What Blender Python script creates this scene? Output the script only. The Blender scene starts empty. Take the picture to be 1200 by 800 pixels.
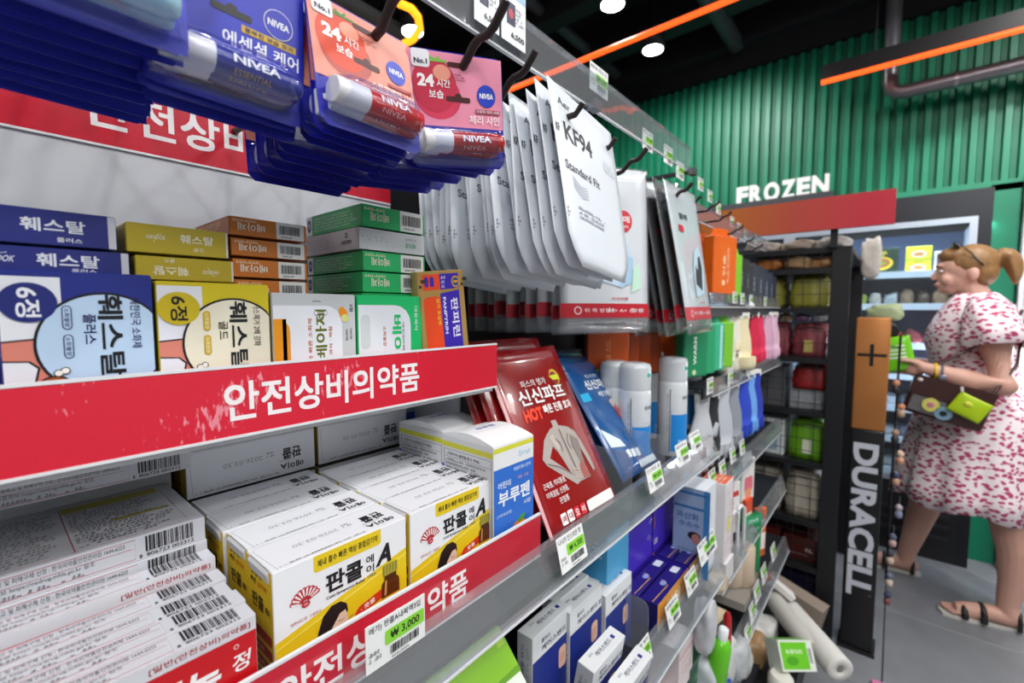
import bpy, bmesh, math, random
from mathutils import Matrix, Vector, Euler
R = math.radians
random.seed(7)
SC = bpy.context.scene
C = SC.collection
E = 1.36                                   # eye height of the photographer

# ------------------------------------------------------------ camera
FPX, PITCH = 533.0, math.atan(38/533.0)
YAW = math.atan(451/533.0*math.cos(PITCH))
cd = bpy.data.cameras.new('camera'); cam = bpy.data.objects.new('camera', cd); C.objects.link(cam)
cd.sensor_width = 36; cd.lens = FPX/1200*36; cd.clip_start = .02; cd.clip_end = 60
cam.location = (0, 0, E); cam.rotation_euler = (R(90)-PITCH, 0, YAW)
cd.dof.use_dof = True; cd.dof.focus_distance = .50; cd.dof.aperture_fstop = 4.6
SC.camera = cam
# ------------------------------------------------------------ world, lights, exposure
SC.view_settings.view_transform = 'Standard'; SC.view_settings.look = 'None'
SC.view_settings.gamma = 1; SC.view_settings.exposure = 0.0
w = bpy.data.worlds.new('world'); SC.world = w; w.use_nodes = True
w.node_tree.nodes['Background'].inputs[0].default_value = (.8, .85, 1, 1)
w.node_tree.nodes['Background'].inputs[1].default_value = .25

def area(name, loc, size, power, rot=(0, 0, 0), color=(1, 1, 1), sy=None, spread=None):
    l = bpy.data.lights.new(name, 'AREA'); l.energy = power; l.color = color; l.size = size
    if sy: l.shape = 'RECTANGLE'; l.size_y = sy
    else: l.shape = 'DISK'
    if spread: l.spread = spread
    o = bpy.data.objects.new(name, l); C.objects.link(o); o.location = loc; o.rotation_euler = rot
    return o
# unseen fill lights, added over the aisle and behind the camera for the shelf fronts
area('aisle_fill_light', (.75, .3, 2.95), .3, 15, sy=2.4, color=(1, .98, .96))
area('aisle_fill_light', (1.9, 1.2, 2.95), .3, 30, sy=2.4, color=(1, .98, .96))
area('aisle_fill_light', (.9, -1.4, 2.9), .4, 30, rot=(R(25), R(12), 0), sy=1.6, color=(1, .98, .96))
area('cooler_light', (-.1, 3.42, 1.81), .9, 10, rot=(R(25), 0, 0), sy=.05, color=(.85, .93, 1))
area('cooler_light', (.27, 3.33, 1.15), .03, 18, rot=(0, R(60), R(50)), sy=1.2, color=(.85, .93, 1))
def spot(loc, aim, power, ang, blend=.15):
    l = bpy.data.lights.new('wall_spot', 'SPOT'); l.energy = power; l.spot_size = R(ang); l.spot_blend = blend; l.shadow_soft_size = .05
    o = bpy.data.objects.new('wall_spot', l); C.objects.link(o); o.location = loc; o.rotation_euler = (Vector(aim)-Vector(loc)).to_track_quat('-Z', 'Y').to_euler()
spot((-.9, 2.5, 2.95), (-1.0, 3.5, 1.7), 38, 105, .6)
spot((.7, 2.3, 2.95), (.5, 3.5, 1.35), 70, 62, .25)

# ------------------------------------------------------------ pixel -> world (photograph 1200x800)
_F = Vector((-math.sin(YAW)*math.cos(PITCH), math.cos(YAW)*math.cos(PITCH), -math.sin(PITCH)))
_R = Vector((math.cos(YAW), math.sin(YAW), 0)); _U = _R.cross(_F)
def _ray(u, v): return _F + _R*((u-600)/FPX) - _U*((v-400)/FPX)
def uX(u, v, X): d = _ray(u, v); return d*(X/d.x) + Vector((0, 0, E))
def uY(u, v, Y): d = _ray(u, v); return d*(Y/d.y) + Vector((0, 0, E))
def uZ(u, v, Z): d = _ray(u, v); return d*((Z-E)/d.z) + Vector((0, 0, E))

# ------------------------------------------------------------ materials
def lin(h):
    h = h.lstrip('#'); h = ''.join(x*2 for x in h) if len(h) == 3 else h; c = [int(h[i:i+2], 16)/255 for i in (0, 2, 4)]
    return tuple(x/12.92 if x <= .04045 else ((x+.055)/1.055)**2.4 for x in c) + (1,)
_M = {}
def M(hexc, rough=.45, metal=0, coat=0, name=None, emit=0, noise=0, nscale=60, bump=0, bscale=200, trans=0, sss=0):
    k = (hexc, rough, metal, coat, emit, noise, nscale, bump, bscale, trans, sss)
    if k in _M: return _M[k]
    m = bpy.data.materials.new(name or 'm_'+hexc.strip('#')); m.use_nodes = True
    nt = m.node_tree; b = nt.nodes['Principled BSDF']
    b.inputs['Base Color'].default_value = lin(hexc); b.inputs['Roughness'].default_value = rough
    b.inputs['Metallic'].default_value = metal; b.inputs['Coat Weight'].default_value = coat
    if trans: b.inputs['Transmission Weight'].default_value = trans
    if sss: b.inputs['Subsurface Weight'].default_value = sss; b.inputs['Subsurface Radius'].default_value = (.02, .008, .005)
    if emit:
        b.inputs['Emission Color'].default_value = lin(hexc); b.inputs['Emission Strength'].default_value = emit
    if noise or bump:
        tc = nt.nodes.new('ShaderNodeTexCoord')
    if noise:
        n = nt.nodes.new('ShaderNodeTexNoise'); n.inputs['Scale'].default_value = nscale; n.inputs['Detail'].default_value = 4
        nt.links.new(tc.outputs['Object'], n.inputs['Vector'])
        mx = nt.nodes.new('ShaderNodeMix'); mx.data_type = 'RGBA'; mx.blend_type = 'MULTIPLY'
        mx.inputs[0].default_value = noise; mx.inputs[6].default_value = lin(hexc)
        nt.links.new(n.outputs[0], mx.inputs[7]); nt.links.new(mx.outputs[2], b.inputs['Base Color'])
    if bump:
        n = nt.nodes.new('ShaderNodeTexNoise'); n.inputs['Scale'].default_value = bscale
        nt.links.new(tc.outputs['Object'], n.inputs['Vector'])
        bp = nt.nodes.new('ShaderNodeBump'); bp.inputs['Strength'].default_value = bump; bp.inputs['Distance'].default_value = .002
        nt.links.new(n.outputs[0], bp.inputs['Height']); nt.links.new(bp.outputs[0], b.inputs['Normal'])
    _M[k] = m; return m
def clear(name, tint='#ffffff', gloss=.12, rough=.03, alpha=.0, bump=0):
    """thin clear plastic: see-through with a fresnel gloss and a little haze"""
    k = ('clear', name)
    if k in _M: return _M[k]
    m = bpy.data.materials.new(name); m.use_nodes = True; nt = m.node_tree; nt.nodes.clear()
    o = nt.nodes.new('ShaderNodeOutputMaterial'); t = nt.nodes.new('ShaderNodeBsdfTransparent'); t.inputs[0].default_value = lin(tint)
    g = nt.nodes.new('ShaderNodeBsdfGlossy'); g.inputs['Roughness'].default_value = rough
    d = nt.nodes.new('ShaderNodeBsdfDiffuse'); d.inputs[0].default_value = (.8, .82, .86, 1)
    fr = nt.nodes.new('ShaderNodeLayerWeight'); fr.inputs[0].default_value = .5
    pw = nt.nodes.new('ShaderNodeMath'); pw.operation = 'POWER'; pw.inputs[1].default_value = 3.2; nt.links.new(fr.outputs['Facing'], pw.inputs[0])
    mm = nt.nodes.new('ShaderNodeMath'); mm.operation = 'MULTIPLY_ADD'; mm.inputs[1].default_value = .55; mm.inputs[2].default_value = gloss*.12; mm.use_clamp = True
    nt.links.new(pw.outputs[0], mm.inputs[0])
    m1 = nt.nodes.new('ShaderNodeMixShader'); m1.inputs[0].default_value = alpha
    nt.links.new(t.outputs[0], m1.inputs[1]); nt.links.new(d.outputs[0], m1.inputs[2])
    m2 = nt.nodes.new('ShaderNodeMixShader'); nt.links.new(mm.outputs[0], m2.inputs[0])
    nt.links.new(m1.outputs[0], m2.inputs[1]); nt.links.new(g.outputs[0], m2.inputs[2]); nt.links.new(m2.outputs[0], o.inputs[0])
    if bump:
        tc = nt.nodes.new('ShaderNodeTexCoord'); n = nt.nodes.new('ShaderNodeTexNoise'); n.inputs['Scale'].default_value = 25
        nt.links.new(tc.outputs['Object'], n.inputs['Vector'])
        bp = nt.nodes.new('ShaderNodeBump'); bp.inputs['Strength'].default_value = bump; bp.inputs['Distance'].default_value = .004
        nt.links.new(n.outputs[0], bp.inputs['Height'])
        nt.links.new(bp.outputs[0], g.inputs['Normal'])
    _M[k] = m; return m
ACRYL = clear('clear_acrylic', '#f2f5f7', .3, .06, .10, .12)
BLIST = clear('blister_plastic', '#f4f6ff', .35, .05, .015, .25)
GLASS = clear('cooler_glass', '#eef6fa', .1, .02, .02)
VINYL = clear('clear_vinyl', '#f0f0ee', .3, .12, .10, .3)

ORD = ['first', 'second', 'third', 'fourth', 'fifth', 'sixth', 'seventh', 'eighth', 'ninth', 'tenth', 'eleventh', 'twelfth', 'thirteenth', 'fourteenth', 'fifteenth', 'sixteenth', 'rearmost']
# ------------------------------------------------------------ objects
KIDS = {}
def link(name, data, parent=None, loc=None, rot=None, mtx=None):
    o = bpy.data.objects.new(name, data); C.objects.link(o)
    if parent: o.parent = parent; KIDS.setdefault(parent.name, []).append(o)
    if mtx is not None: o.matrix_basis = mtx
    else:
        if loc is not None: o.location = loc
        if rot is not None: o.rotation_euler = rot
    return o
def tag(o, label=None, cat=None, group=None, kind=None):
    if label: o['label'] = label
    if cat: o['category'] = cat
    if group: o['group'] = group
    if kind: o['kind'] = kind
    return o
def thing(name, label, cat, loc=(0, 0, 0), rot=(0, 0, 0), group=None, mtx=None):
    o = link(name, None, None, loc, rot, mtx); o.empty_display_size = .02
    return tag(o, label, cat, group)
def copy_tree(o, label=None, loc=None, rot=None, mtx=None, group=None, parent=None):
    c = o.copy(); C.objects.link(c); c.parent = parent
    if parent: KIDS.setdefault(parent.name, []).append(c)
    if parent is None:
        if mtx is not None: c.matrix_basis = mtx
        if loc is not None: c.location = loc
        if rot is not None: c.rotation_euler = rot
        if label: c['label'] = label
        if group: c['group'] = group
    for ch in list(KIDS.get(o.name, [])):
        copy_tree(ch, parent=c)
    return c
class Kit:
    """one prototype thing, moved the first time it is placed and copied afterwards"""
    def __init__(s, make): s.make = make; s.o = None
    def put(s, label, loc=(0, 0, 0), rot=(0, 0, 0), mtx=None, group=None):
        if s.o is None:
            s.o = s.make(); o = s.o
            if mtx is not None: o.matrix_basis = mtx
            else: o.location = loc; o.rotation_euler = rot
            o['label'] = label
            if group: o['group'] = group
            return o
        if mtx is None: mtx = Matrix.Translation(loc) @ Euler(rot).to_matrix().to_4x4()
        return copy_tree(s.o, label, mtx=mtx, group=group)
def fr(c, rv=(0, 0, 0)):
    """frame of a sheet or box facing the aisle (+X): local x -> +Y, local z up, local -y the front; rv = extra turn"""
    v = Vector(rv); A = Matrix.Rotation(v.length, 4, v) if v.length > 1e-9 else Matrix.Identity(4)
    return Matrix.Translation(c) @ A @ Matrix.Rotation(R(90), 4, 'Z')

class MB:
    """collects simple solids into ONE mesh"""
    def __init__(s): s.v = []; s.f = []; s.m = []; s.mats = []; s.sm = []
    def mi(s, m):
        if m not in s.mats: s.mats.append(m)
        return s.mats.index(m)
    def add(s, vs, fs, m, T=None, smooth=False):
        n = len(s.v); s.v += [tuple(T @ Vector(p)) if T is not None else tuple(p) for p in vs]
        k = s.mi(m)
        for f in fs: s.f.append([i+n for i in f]); s.m.append(k); s.sm.append(smooth)
    def box(s, a, b, m, T=None, bev=0):
        x0, y0, z0 = a; x1, y1, z1 = b
        if bev <= 0:
            vs = [(x0, y0, z0), (x1, y0, z0), (x1, y1, z0), (x0, y1, z0), (x0, y0, z1), (x1, y0, z1), (x1, y1, z1), (x0, y1, z1)]
            s.add(vs, [(3, 2, 1, 0), (4, 5, 6, 7), (0, 1, 5, 4), (1, 2, 6, 5), (2, 3, 7, 6), (3, 0, 4, 7)], m, T); return
        bm = bmesh.new(); r = bmesh.ops.create_cube(bm, size=1)
        for v in bm.verts: v.co = ((x0+x1)/2+v.co.x*(x1-x0), (y0+y1)/2+v.co.y*(y1-y0), (z0+z1)/2+v.co.z*(z1-z0))
        bmesh.ops.bevel(bm, geom=bm.edges[:], offset=bev, segments=2 if bev > .004 else 1, profile=.6, affect='EDGES')
        bm.verts.index_update(); s.add([v.co[:] for v in bm.verts], [[v.index for v in f.verts] for f in bm.faces], m, T, smooth=bev > .004); bm.free()
    def prism(s, pts, y0, y1, m, T=None, ax='y'):
        n = len(pts)
        f3 = (lambda p, d: (p[0], d, p[1])) if ax == 'y' else ((lambda p, d: (p[0], p[1], d)) if ax == 'z' else (lambda p, d: (d, p[0], p[1])))
        vs = [f3(p, y0) for p in pts] + [f3(p, y1) for p in pts]
        fs = [list(range(n)), list(range(2*n-1, n-1, -1))] + [(i, i+n, (i+1) % n+n, (i+1) % n) for i in range(n)]
        s.add(vs, fs, m, T)
    def lathe(s, prof, m, T=None, n=20, smooth=True):
        vs = []; fs = []
        for r, z in prof:
            for i in range(n): a = 2*math.pi*i/n; vs.append((r*math.cos(a), r*math.sin(a), z))
        for j in range(len(prof)-1):
            for i in range(n): k = (i+1) % n; fs.append((j*n+i, j*n+k, (j+1)*n+k, (j+1)*n+i))
        s.add(vs, fs, m, T, smooth)
        s.add([vs[i] for i in range(n)], [list(range(n-1, -1, -1))], m, T); s.add([vs[-n+i] for i in range(n)], [list(range(n))], m, T)
    def tube(s, path, r, m, n=8, T=None, caps=True):
        P = [Vector(p) for p in path]; vs = []; fs = []
        rr = r if isinstance(r, (list, tuple)) else [r]*len(P)
        up = Vector((0, 0, 1))
        for i, p in enumerate(P):
            t = (P[min(i+1, len(P)-1)]-P[max(i-1, 0)]).normalized()
            u = up if abs(t.dot(up)) < .95 else Vector((1, 0, 0))
            a = t.cross(u).normalized(); b = t.cross(a)
            for k in range(n):
                q = 2*math.pi*k/n; vs.append(p+a*math.cos(q)*rr[i]+b*math.sin(q)*rr[i])
        for i in range(len(P)-1):
            for k in range(n): l = (k+1) % n; fs.append((i*n+k, i*n+l, (i+1)*n+l, (i+1)*n+k))
        s.add(vs, fs, m, T, True)
        if caps: s.add(vs[:n], [list(range(n-1, -1, -1))], m, T); s.add(vs[-n:], [list(range(n))], m, T)
    def mesh(s, name):
        me = bpy.data.meshes.new(name); me.from_pydata([tuple(v) for v in s.v], [], s.f)
        for m in s.mats: me.materials.append(m)
        me.polygons.foreach_set('material_index', s.m); me.polygons.foreach_set('use_smooth', s.sm)
        me.update(); return me
    def build(s, name, parent=None, loc=None, rot=None, mtx=None): return link(name, s.mesh(name), parent, loc, rot, mtx)

# ------------------------------------------------------------ flat print (lettering, colour fields, bar codes)
_T = {}; _TC = []
def glyphs(t, bold):
    k = (t, bold)
    if k in _T: return _T[k]
    if not _TC: _TC.append(bpy.data.curves.new('t', 'FONT')); _TC.append(bpy.data.objects.new('t', _TC[0]))
    c, o = _TC; c.body = t; c.size = 1; c.offset = bold; c.resolution_u = 3; c.fill_mode = 'BOTH'
    me = bpy.data.meshes.new_from_object(o)
    vs = [v.co[:2] for v in me.vertices]; fs = [tuple(p.vertices) for p in me.polygons]; bpy.data.meshes.remove(me)
    xs = [v[0] for v in vs] or [0]; ys = [v[1] for v in vs] or [0]
    _T[k] = (vs, fs, min(xs), max(xs), min(ys), max(ys)); return _T[k]
class Pr:
    """print on a face: x to the reader's right, z up, millimetres, origin at the face centre; later shapes lie on earlier ones"""
    def __init__(s, eps=.00012): s.v = []; s.f = []; s.m = []; s.mats = []; s.l = 1; s.c = 0; s.eps = eps
    def add(s, vs, fs, col, rough=.4, layer=None, dl=None):
        m = col if not isinstance(col, str) else M(col, rough)
        if m not in s.mats: s.mats.append(m)
        n = len(s.v); l = (layer or s.l)+s.c*.03; s.c += 1; s.l += 0 if layer else 1
        s.v += [(x*.001, -(l+(dl[i] if dl else 0))*s.eps, z*.001) for i, (x, z) in enumerate(vs)]; k = s.mats.index(m)
        for f in fs: s.f.append([i+n for i in f]); s.m.append(k)
        return s
    def poly(s, pts, col, layer=None): return s.add(pts, [list(range(len(pts)))], col, layer=layer)
    def rect(s, x0, z0, x1, z1, col, layer=None, nx=1, nz=1):
        vs = [(x0+(x1-x0)*i/nx, z0+(z1-z0)*j/nz) for j in range(nz+1) for i in range(nx+1)]
        fs = [(j*(nx+1)+i, j*(nx+1)+i+1, (j+1)*(nx+1)+i+1, (j+1)*(nx+1)+i) for j in range(nz) for i in range(nx)]
        return s.add(vs, fs, col, layer=layer)
    def rrect(s, x0, z0, x1, z1, r, col, layer=None):
        pts = []
        for cx, cz, a0 in ((x1-r, z1-r, 0), (x0+r, z1-r, 90), (x0+r, z0+r, 180), (x1-r, z0+r, 270)):
            for k in range(5): a = R(a0+k*22.5); pts.append((cx+r*math.cos(a), cz+r*math.sin(a)))
        return s.poly(pts, col, layer)
    def ell(s, cx, cz, rx, rz, col, a0=0, a1=360, rot=0, n=28, layer=None, clip=None):
        pts = [] if a1-a0 >= 360 else [(cx, cz)]
        cr, sr = math.cos(R(rot)), math.sin(R(rot))
        for k in range(n+(0 if a1-a0 >= 360 else 1)):
            a = R(a0+(a1-a0)*k/n); x, z = rx*math.cos(a), rz*math.sin(a); pts.append((cx+x*cr-z*sr, cz+x*sr+z*cr))
        if clip:
            x0, z0, x1, z1 = clip; pts = [(min(max(x, x0), x1), min(max(z, z0), z1)) for x, z in pts]
        return s.poly(pts, col, layer)
    def text(s, t, cx, cz, w, h, col, rot=0, bold=.02, skew=0, layer=None):
        asc = all(ord(ch) < 256 for ch in t)
        vs, fs, x0, x1, y0, y1 = glyphs(t, min(bold, .03) if asc else 0)
        if not vs: return s
        c, q = math.cos(R(rot)), math.sin(R(rot)); out = []; F = []; dl = []
        d = 0 if bold <= .004 else (max(0, bold-.03)*.5 if asc else bold*.42)
        for dx, dy in (((d, d), (-d, d), (d, -d), (-d, -d)) if d else ((0, 0),)):
            n0 = len(out); dl += [.17*(n0 // max(1, len(vs)))]*len(vs)
            for x, y in vs:
                X = ((x+dx-x0+d)/(x1-x0+2*d)-.5)*w; Y = ((y+dy-y0+d)/(y1-y0+2*d)-.5)*h; X += Y*skew
                out.append((cx+X*c-Y*q, cz+X*q+Y*c))
            F += [tuple(i+n0 for i in f) for f in fs]
        fs = F
        return s.add(out, fs, col, layer=layer, dl=dl)
    def line(s, pts, wd, col, layer=None):
        vs = []; fs = []
        for i, p in enumerate(pts):
            a = pts[max(i-1, 0)]; b = pts[min(i+1, len(pts)-1)]
            dx, dz = b[0]-a[0], b[1]-a[1]; L = math.hypot(dx, dz) or 1; nx, nz = -dz/L*wd/2, dx/L*wd/2
            vs += [(p[0]+nx, p[1]+nz), (p[0]-nx, p[1]-nz)]
        for i in range(len(pts)-1): fs.append((2*i, 2*i+1, 2*i+3, 2*i+2))
        return s.add(vs, fs, col, layer=layer)
    def frame(s, x0, z0, x1, z1, wd, col): return s.line([(x0, z0), (x1, z0), (x1, z1), (x0, z1), (x0, z0)], wd, col)
    def bars(s, x0, z0, x1, z1, seed=1, col='#1c1c20', rot=False):
        rn = random.Random(seed); vs = []; fs = []; x = x0; u = (x1-x0)/75
        while x < x1:
            wd = u*rn.choice((1, 1, 2, 3))
            n = len(vs); q = (x, min(x+wd, x1))
            pts = [(q[0], z0), (q[1], z0), (q[1], z1), (q[0], z1)]
            vs += pts; fs.append((n, n+1, n+2, n+3)); x += wd+u*rn.choice((1, 1, 2))
        return s.add(vs, fs, col)
    def micro(s, x0, z0, x1, z1, rows, col='#3c3c42', fill=.55, seed=2, dens=1.0):
        """small print too small to read: rows of short strokes"""
        rn = random.Random(seed); vs = []; fs = []; H = (z1-z0)/rows; sg = 1 if x1 > x0 else -1
        for r in range(rows):
            z = z1-H*(r+.5); h = H*fill/2; x = x0; end = x1-(x1-x0)*rn.random()*.35
            while x < end:
                wd = H*rn.uniform(.3, .62); n = len(vs)
                if rn.random() < .88*dens:
                    vs += [(x, z-h), (min(x+wd, x1), z-h), (min(x+wd, x1), z-h*.3), (x, z-h*.3)]; fs.append((n, n+1, n+2, n+3)); n += 4
                    if rn.random() < .8: vs += [(x+wd*.3, z+h*.2), (x+wd, z+h*.2), (x+wd, z+h), (x+wd*.3, z+h)]; fs.append((n, n+1, n+2, n+3))
                x += wd*1.25
        return s.add(vs, fs, col) if vs else s
    def build(s, name, parent, loc=(0, 0, 0), rot=(0, 0, 0), surf=None):
        k = name
        me = bpy.data.meshes.new(name)
        v = s.v if surf is None else [(x, surf(x, z)+y, z) for x, y, z in s.v]
        me.from_pydata(v, [], s.f)
        for m in s.mats: me.materials.append(m)
        me.polygons.foreach_set('material_index', s.m); me.update()
        return link(name, me, parent, loc, rot)
def on(face, W, D, Hh, p, parent, name=None):
    """put a print on a face of a box W x D x Hh whose base centre is the origin"""
    if face == 'front': return p.build(name or 'front_print', parent, (0, -D/2, Hh/2))
    if face == 'back': return p.build(name or 'back_print', parent, (0, D/2, Hh/2), (0, 0, R(180)))
    if face == 'right': return p.build(name or 'side_print', parent, (W/2, 0, Hh/2), (0, 0, R(90)))
    if face == 'left': return p.build(name or 'side_print', parent, (-W/2, 0, Hh/2), (0, 0, R(-90)))
    if face == 'top': return p.build(name or 'top_print', parent, (0, 0, Hh), (R(-90), 0, 0))
def carton(name, cat, W, D, Hh, col, prints, mat=None, bev=.0008, flaps=None):
    """a cardboard box: body, prints on its faces, a closing flap edge"""
    t = thing(name, '', cat)
    b = MB(); b.box((-W/2, -D/2, 0), (W/2, D/2, Hh), mat or M(col, .38, name='card_'+col[1:]), bev=bev); b.build('carton', t)
    for face, p in prints.items(): on(face, W, D, Hh, p, t)
    if flaps == 'top':
        f = MB(); g = mat or M(col, .38)
        f.prism([(-D/2+.0004, Hh), (D/2-.002, Hh), (D/2-.002, Hh+.0022), (-D/2+.006, Hh+.0012)], -W/2+.0015, W/2-.0015, g, ax='x')
        f.build('tuck_flap', t)
    return t

# ============================================================ the room
def struct(name, mb, loc=None, rot=None): o = mb.build(name, None, loc, rot); o['kind'] = 'structure'; return o
DARKC = M('#1b1c20', .7, noise=.3); TILE = M('#8d9096', .38, noise=.35, nscale=9, bump=.15, bscale=60)
b = MB(); b.box((-5, -3, -.06), (3.6, 3.7, -.012), M('#4a4c50', .8)); floor = struct('floor', b)
tb = MB(); tb.box((-.298, -.298, -.012), (.298, .298, 0), TILE, bev=.002); tme = tb.mesh('tile')
for i in range(-2, 5):
    for j in range(-5, 2):
        o = link('tile', tme, floor, (.02+.3+.6*i, 2.605+.3+.6*j, 0))
b = MB(); b.box((-5, -3, 3.3), (3.6, 3.7, 3.4), M('#121317', .8)); ceil = struct('ceiling', b)
for y in (.9, 1.55, 2.4, 2.95, 3.4):
    b = MB(); b.box((-5, y-.06, 3.1), (3.6, y+.06, 3.3), M('#25262c', .6)); b.build('beam', ceil)
for x, z, rr in ((-.9, 3.12, .05), (-2.9, 3.05, .09), (-1.75, 3.18, .035)):
    b = MB(); b.tube([(x, -1, z), (x, 3.4, z)], rr, M('#55565e', .5, .2), n=12); b.build('duct_pipe', ceil)
b = MB(); b.box((-2.42, .2, 3.0), (-2.30, 1.86, 3.03), M('#c9ccd2', .35, .6)); b.box((-2.5, .2, 2.94), (-2.42, 1.86, 3.0), M('#6b5138', .6)); b.build('cable_tray', ceil)
WGREEN = M('#0c8a66', .42, noise=.15, nscale=3)
WDEEP = M('#0d7253', .5)
b = MB(); b.box((-5, 3.5, 0), (-1.41, 3.62, 2.975), WDEEP); b.box((.345, 3.5, 0), (3.6, 3.62, 2.975), WDEEP); b.box((-1.41, 3.5, 1.97), (.345, 3.62, 2.975), WDEEP); wall = struct('wall_back', b)
b = MB(); b.box((-1.5, 4.0, 0), (.45, 4.05, 2.1), M('#16181e', .7)); b.box((-1.5, 3.62, 1.99), (.45, 4.0, 2.04), M('#16181e', .7)); b.box((.36, 3.62, 0), (.40, 4.0, 1.99), M('#16181e', .7)); b.box((-1.48, 3.62, 0), (-1.42, 4.0, 1.99), M('#16181e', .7)); b.build('freezer_niche', wall)
rb = MB(); rb.prism([(-.020, 0), (.020, 0), (.013, -.026), (-.013, -.026)], 0, .975, WGREEN, ax='z'); rme = rb.mesh('rib')
for k in range(64): link('rib', rme, wall, (-2.62+k*.0615, 3.5, 2.0))
b = MB(); b.box((.345, 3.44, 0), (.455, 3.5, 2.0), WGREEN); b.box((-5, 3.44, 1.968), (.455, 3.5, 2.02), WGREEN); b.build('wall_trim_panel', wall)
b = MB(); b.box((-5, 3.44, 2.975), (3.6, 3.62, 3.3), M('#17181c', .6)); struct('trim_1', b)
b = MB(); b.box((-5.1, -3, 0), (-5, 3.7, 3.3), M('#b8bcc0', .7)); struct('wall_left', b)
b = MB(); b.box((3.6, -3, 0), (3.7, 3.7, 3.3), M('#c8cbd0', .7)); struct('wall_right', b)
b = MB(); b.box((-5.1, -3.1, 0), (3.7, -3, 3.3), M('#c8cbd0', .7)); struct('wall_front', b)

# ceiling pipe, tubes, lamps
b = MB(); px = -.085
b.tube([(px, 3.3, 3.3), (px, 3.3, E+1.24), (px+.008, 3.3, E+1.195), (px+.03, 3.3, E+1.172), (px+.07, 3.3, E+1.165), (1.6, 3.3, E+1.165)], .036, M('#8b8c94', .35, .5), n=16)
b.tube([(.17, 3.3, E+1.165), (.185, 3.3, E+1.165)], .042, M('#a5a6ac', .3, .7), n=16)
tag(b.build('drain_pipe'), 'grey pipe that drops from the ceiling and bends along the green wall', 'pipe')
ORANGE = M('#ff5a1e', .5, emit=1.7)
def tube_lamp(label, x0, x1, y, z, house):
    t = thing('tube_lamp', label, 'lamp', ((x0+x1)/2, y, z)); L = (x1-x0)/2
    b = MB(); b.tube([(-L, 0, 0), (L, 0, 0)], .013, ORANGE, n=12); b.build('tube', t)
    b = MB(); b.box((-L, .0, .016), (L, .05, .016+house), M('#101014', .5)); b.build('housing', t)
    b = MB()
    for x in (-L*.8, L*.8): b.tube([(x, .02, house), (x, .02, 3.28-z)], .004, M('#202024', .5))
    b.build('wire', t)
tube_lamp('long orange-red glowing tube crossing the dark ceiling behind the face masks', -2.35, .9, 2.2, 2.7, .006)
tube_lamp('orange-red glowing tube under a black housing before the green wall', -.374, 1.9, 3.08, 2.6, .075)
b = MB(); pts = []
for p in ((462, -10), (468, 4), (482, 10), (490, 20), (492, 34), (484, 46), (472, 52), (463, 58)): q = uZ(p[0], p[1], 2.6); pts.append(q)
b.tube(pts, .016, M('#ffa21e', .5, emit=2), n=10)
b.tube([pts[0], pts[0]+Vector((0, 0, .7))], .004, M('#202024', .5))
tag(b.build('neon_loop'), 'yellow-orange glowing neon tube bent in a loop under the ceiling', 'lamp')
LAMP = M('#ffffff', .5, emit=30); n = 0
spots = [(-1.22, 2.79, 'white round downlight above the lower end of the orange tube'), (-1.21, 2.25, 'white round downlight at the top edge of the dark ceiling'),
 (-2.2, 1.72, 'white round downlight glowing beside the neon loop'), (.55, 2.6, ''), (.5, 1.5, ''), (.5, .4, ''), (1.7, 2.3, ''), (1.7, .6, ''), (.55, -.8, ''), (-1.2, .9, ''), (-1.2, -.6, ''), (2.4, 1.4, '')]
def mk():
    t = thing('downlight', '', 'lamp'); b = MB(); b.lathe([(.062, 0), (.07, 0), (.07, .11), (.02, .13)], M('#22232a', .5), n=24); b.build('can', t)
    b = MB(); b.lathe([(.058, -.004), (.058, .002)], LAMP, n=24); b.build('lens', t); b = MB(); b.tube([(0, 0, .12), (0, 0, .35)], .006, M('#22232a', .5)); b.build('stem', t); return t
kd = Kit(mk)
for i, (x, y, lb) in enumerate(spots):
    kd.put(lb or f'white round downlight above the aisle, {ORD[i]} of the ceiling rows', (x, y, 2.95), group='ceiling downlights')
    area('downlight_light', (x, y, 2.94), .12, 8 if x > -1 else 5, color=(1, .98, .95))

# ============================================================ freezer in the wall
t = thing('display_freezer', 'tall dark framed freezer with white lit shelves behind glass doors', 'freezer', (-.4, 3.4, 0))
x0, x1 = -1.0, .744                               # local; world -1.4 .. .344
FD = M('#24262c', .35, .3); FW = M('#dfe6ee', .4); FI = M('#2c3c5c', .7)
b = MB(); b.box((x0, -.10, 0), (x0+.05, .06, 1.965), FD); b.box((x1-.05, -.10, 0), (x1, .06, 1.965), FD); b.box((x0+.05, -.10, 1.83), (x1-.05, .06, 1.965), FD); b.build('frame', t)
b = MB(); b.box((x0+.05, -.10, 0), (x1-.05, .06, .40), M('#1c1d22', .4)); b.build('plinth', t)
b = MB()
for k in range(3): b.box((x0+.08, -.106, .12+.06*k), (x1-.08, -.10, .14+.06*k), M('#2b2d33', .5))
b.build('grille', t)
b = MB(); b.box((x0+.05, .50, .40), (x1-.05, .52, 1.83), FI); b.build('back_panel', t)
b = MB(); b.box((x1-.052, .06, .40), (x1-.05, .5, 1.83), FW); b.build('side_lining', t)
for z in (.435, .62, .80, .985, 1.16, 1.38, 1.56):
    b = MB(); b.box((x0+.06, .0, z-.012), (x1-.06, .48, z), FW); b.box((x0+.06, -.015, z-.025), (x1-.06, 0, z+.012), M('#dfe8f4', .4, emit=.12)); b.build('shelf', t)
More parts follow.
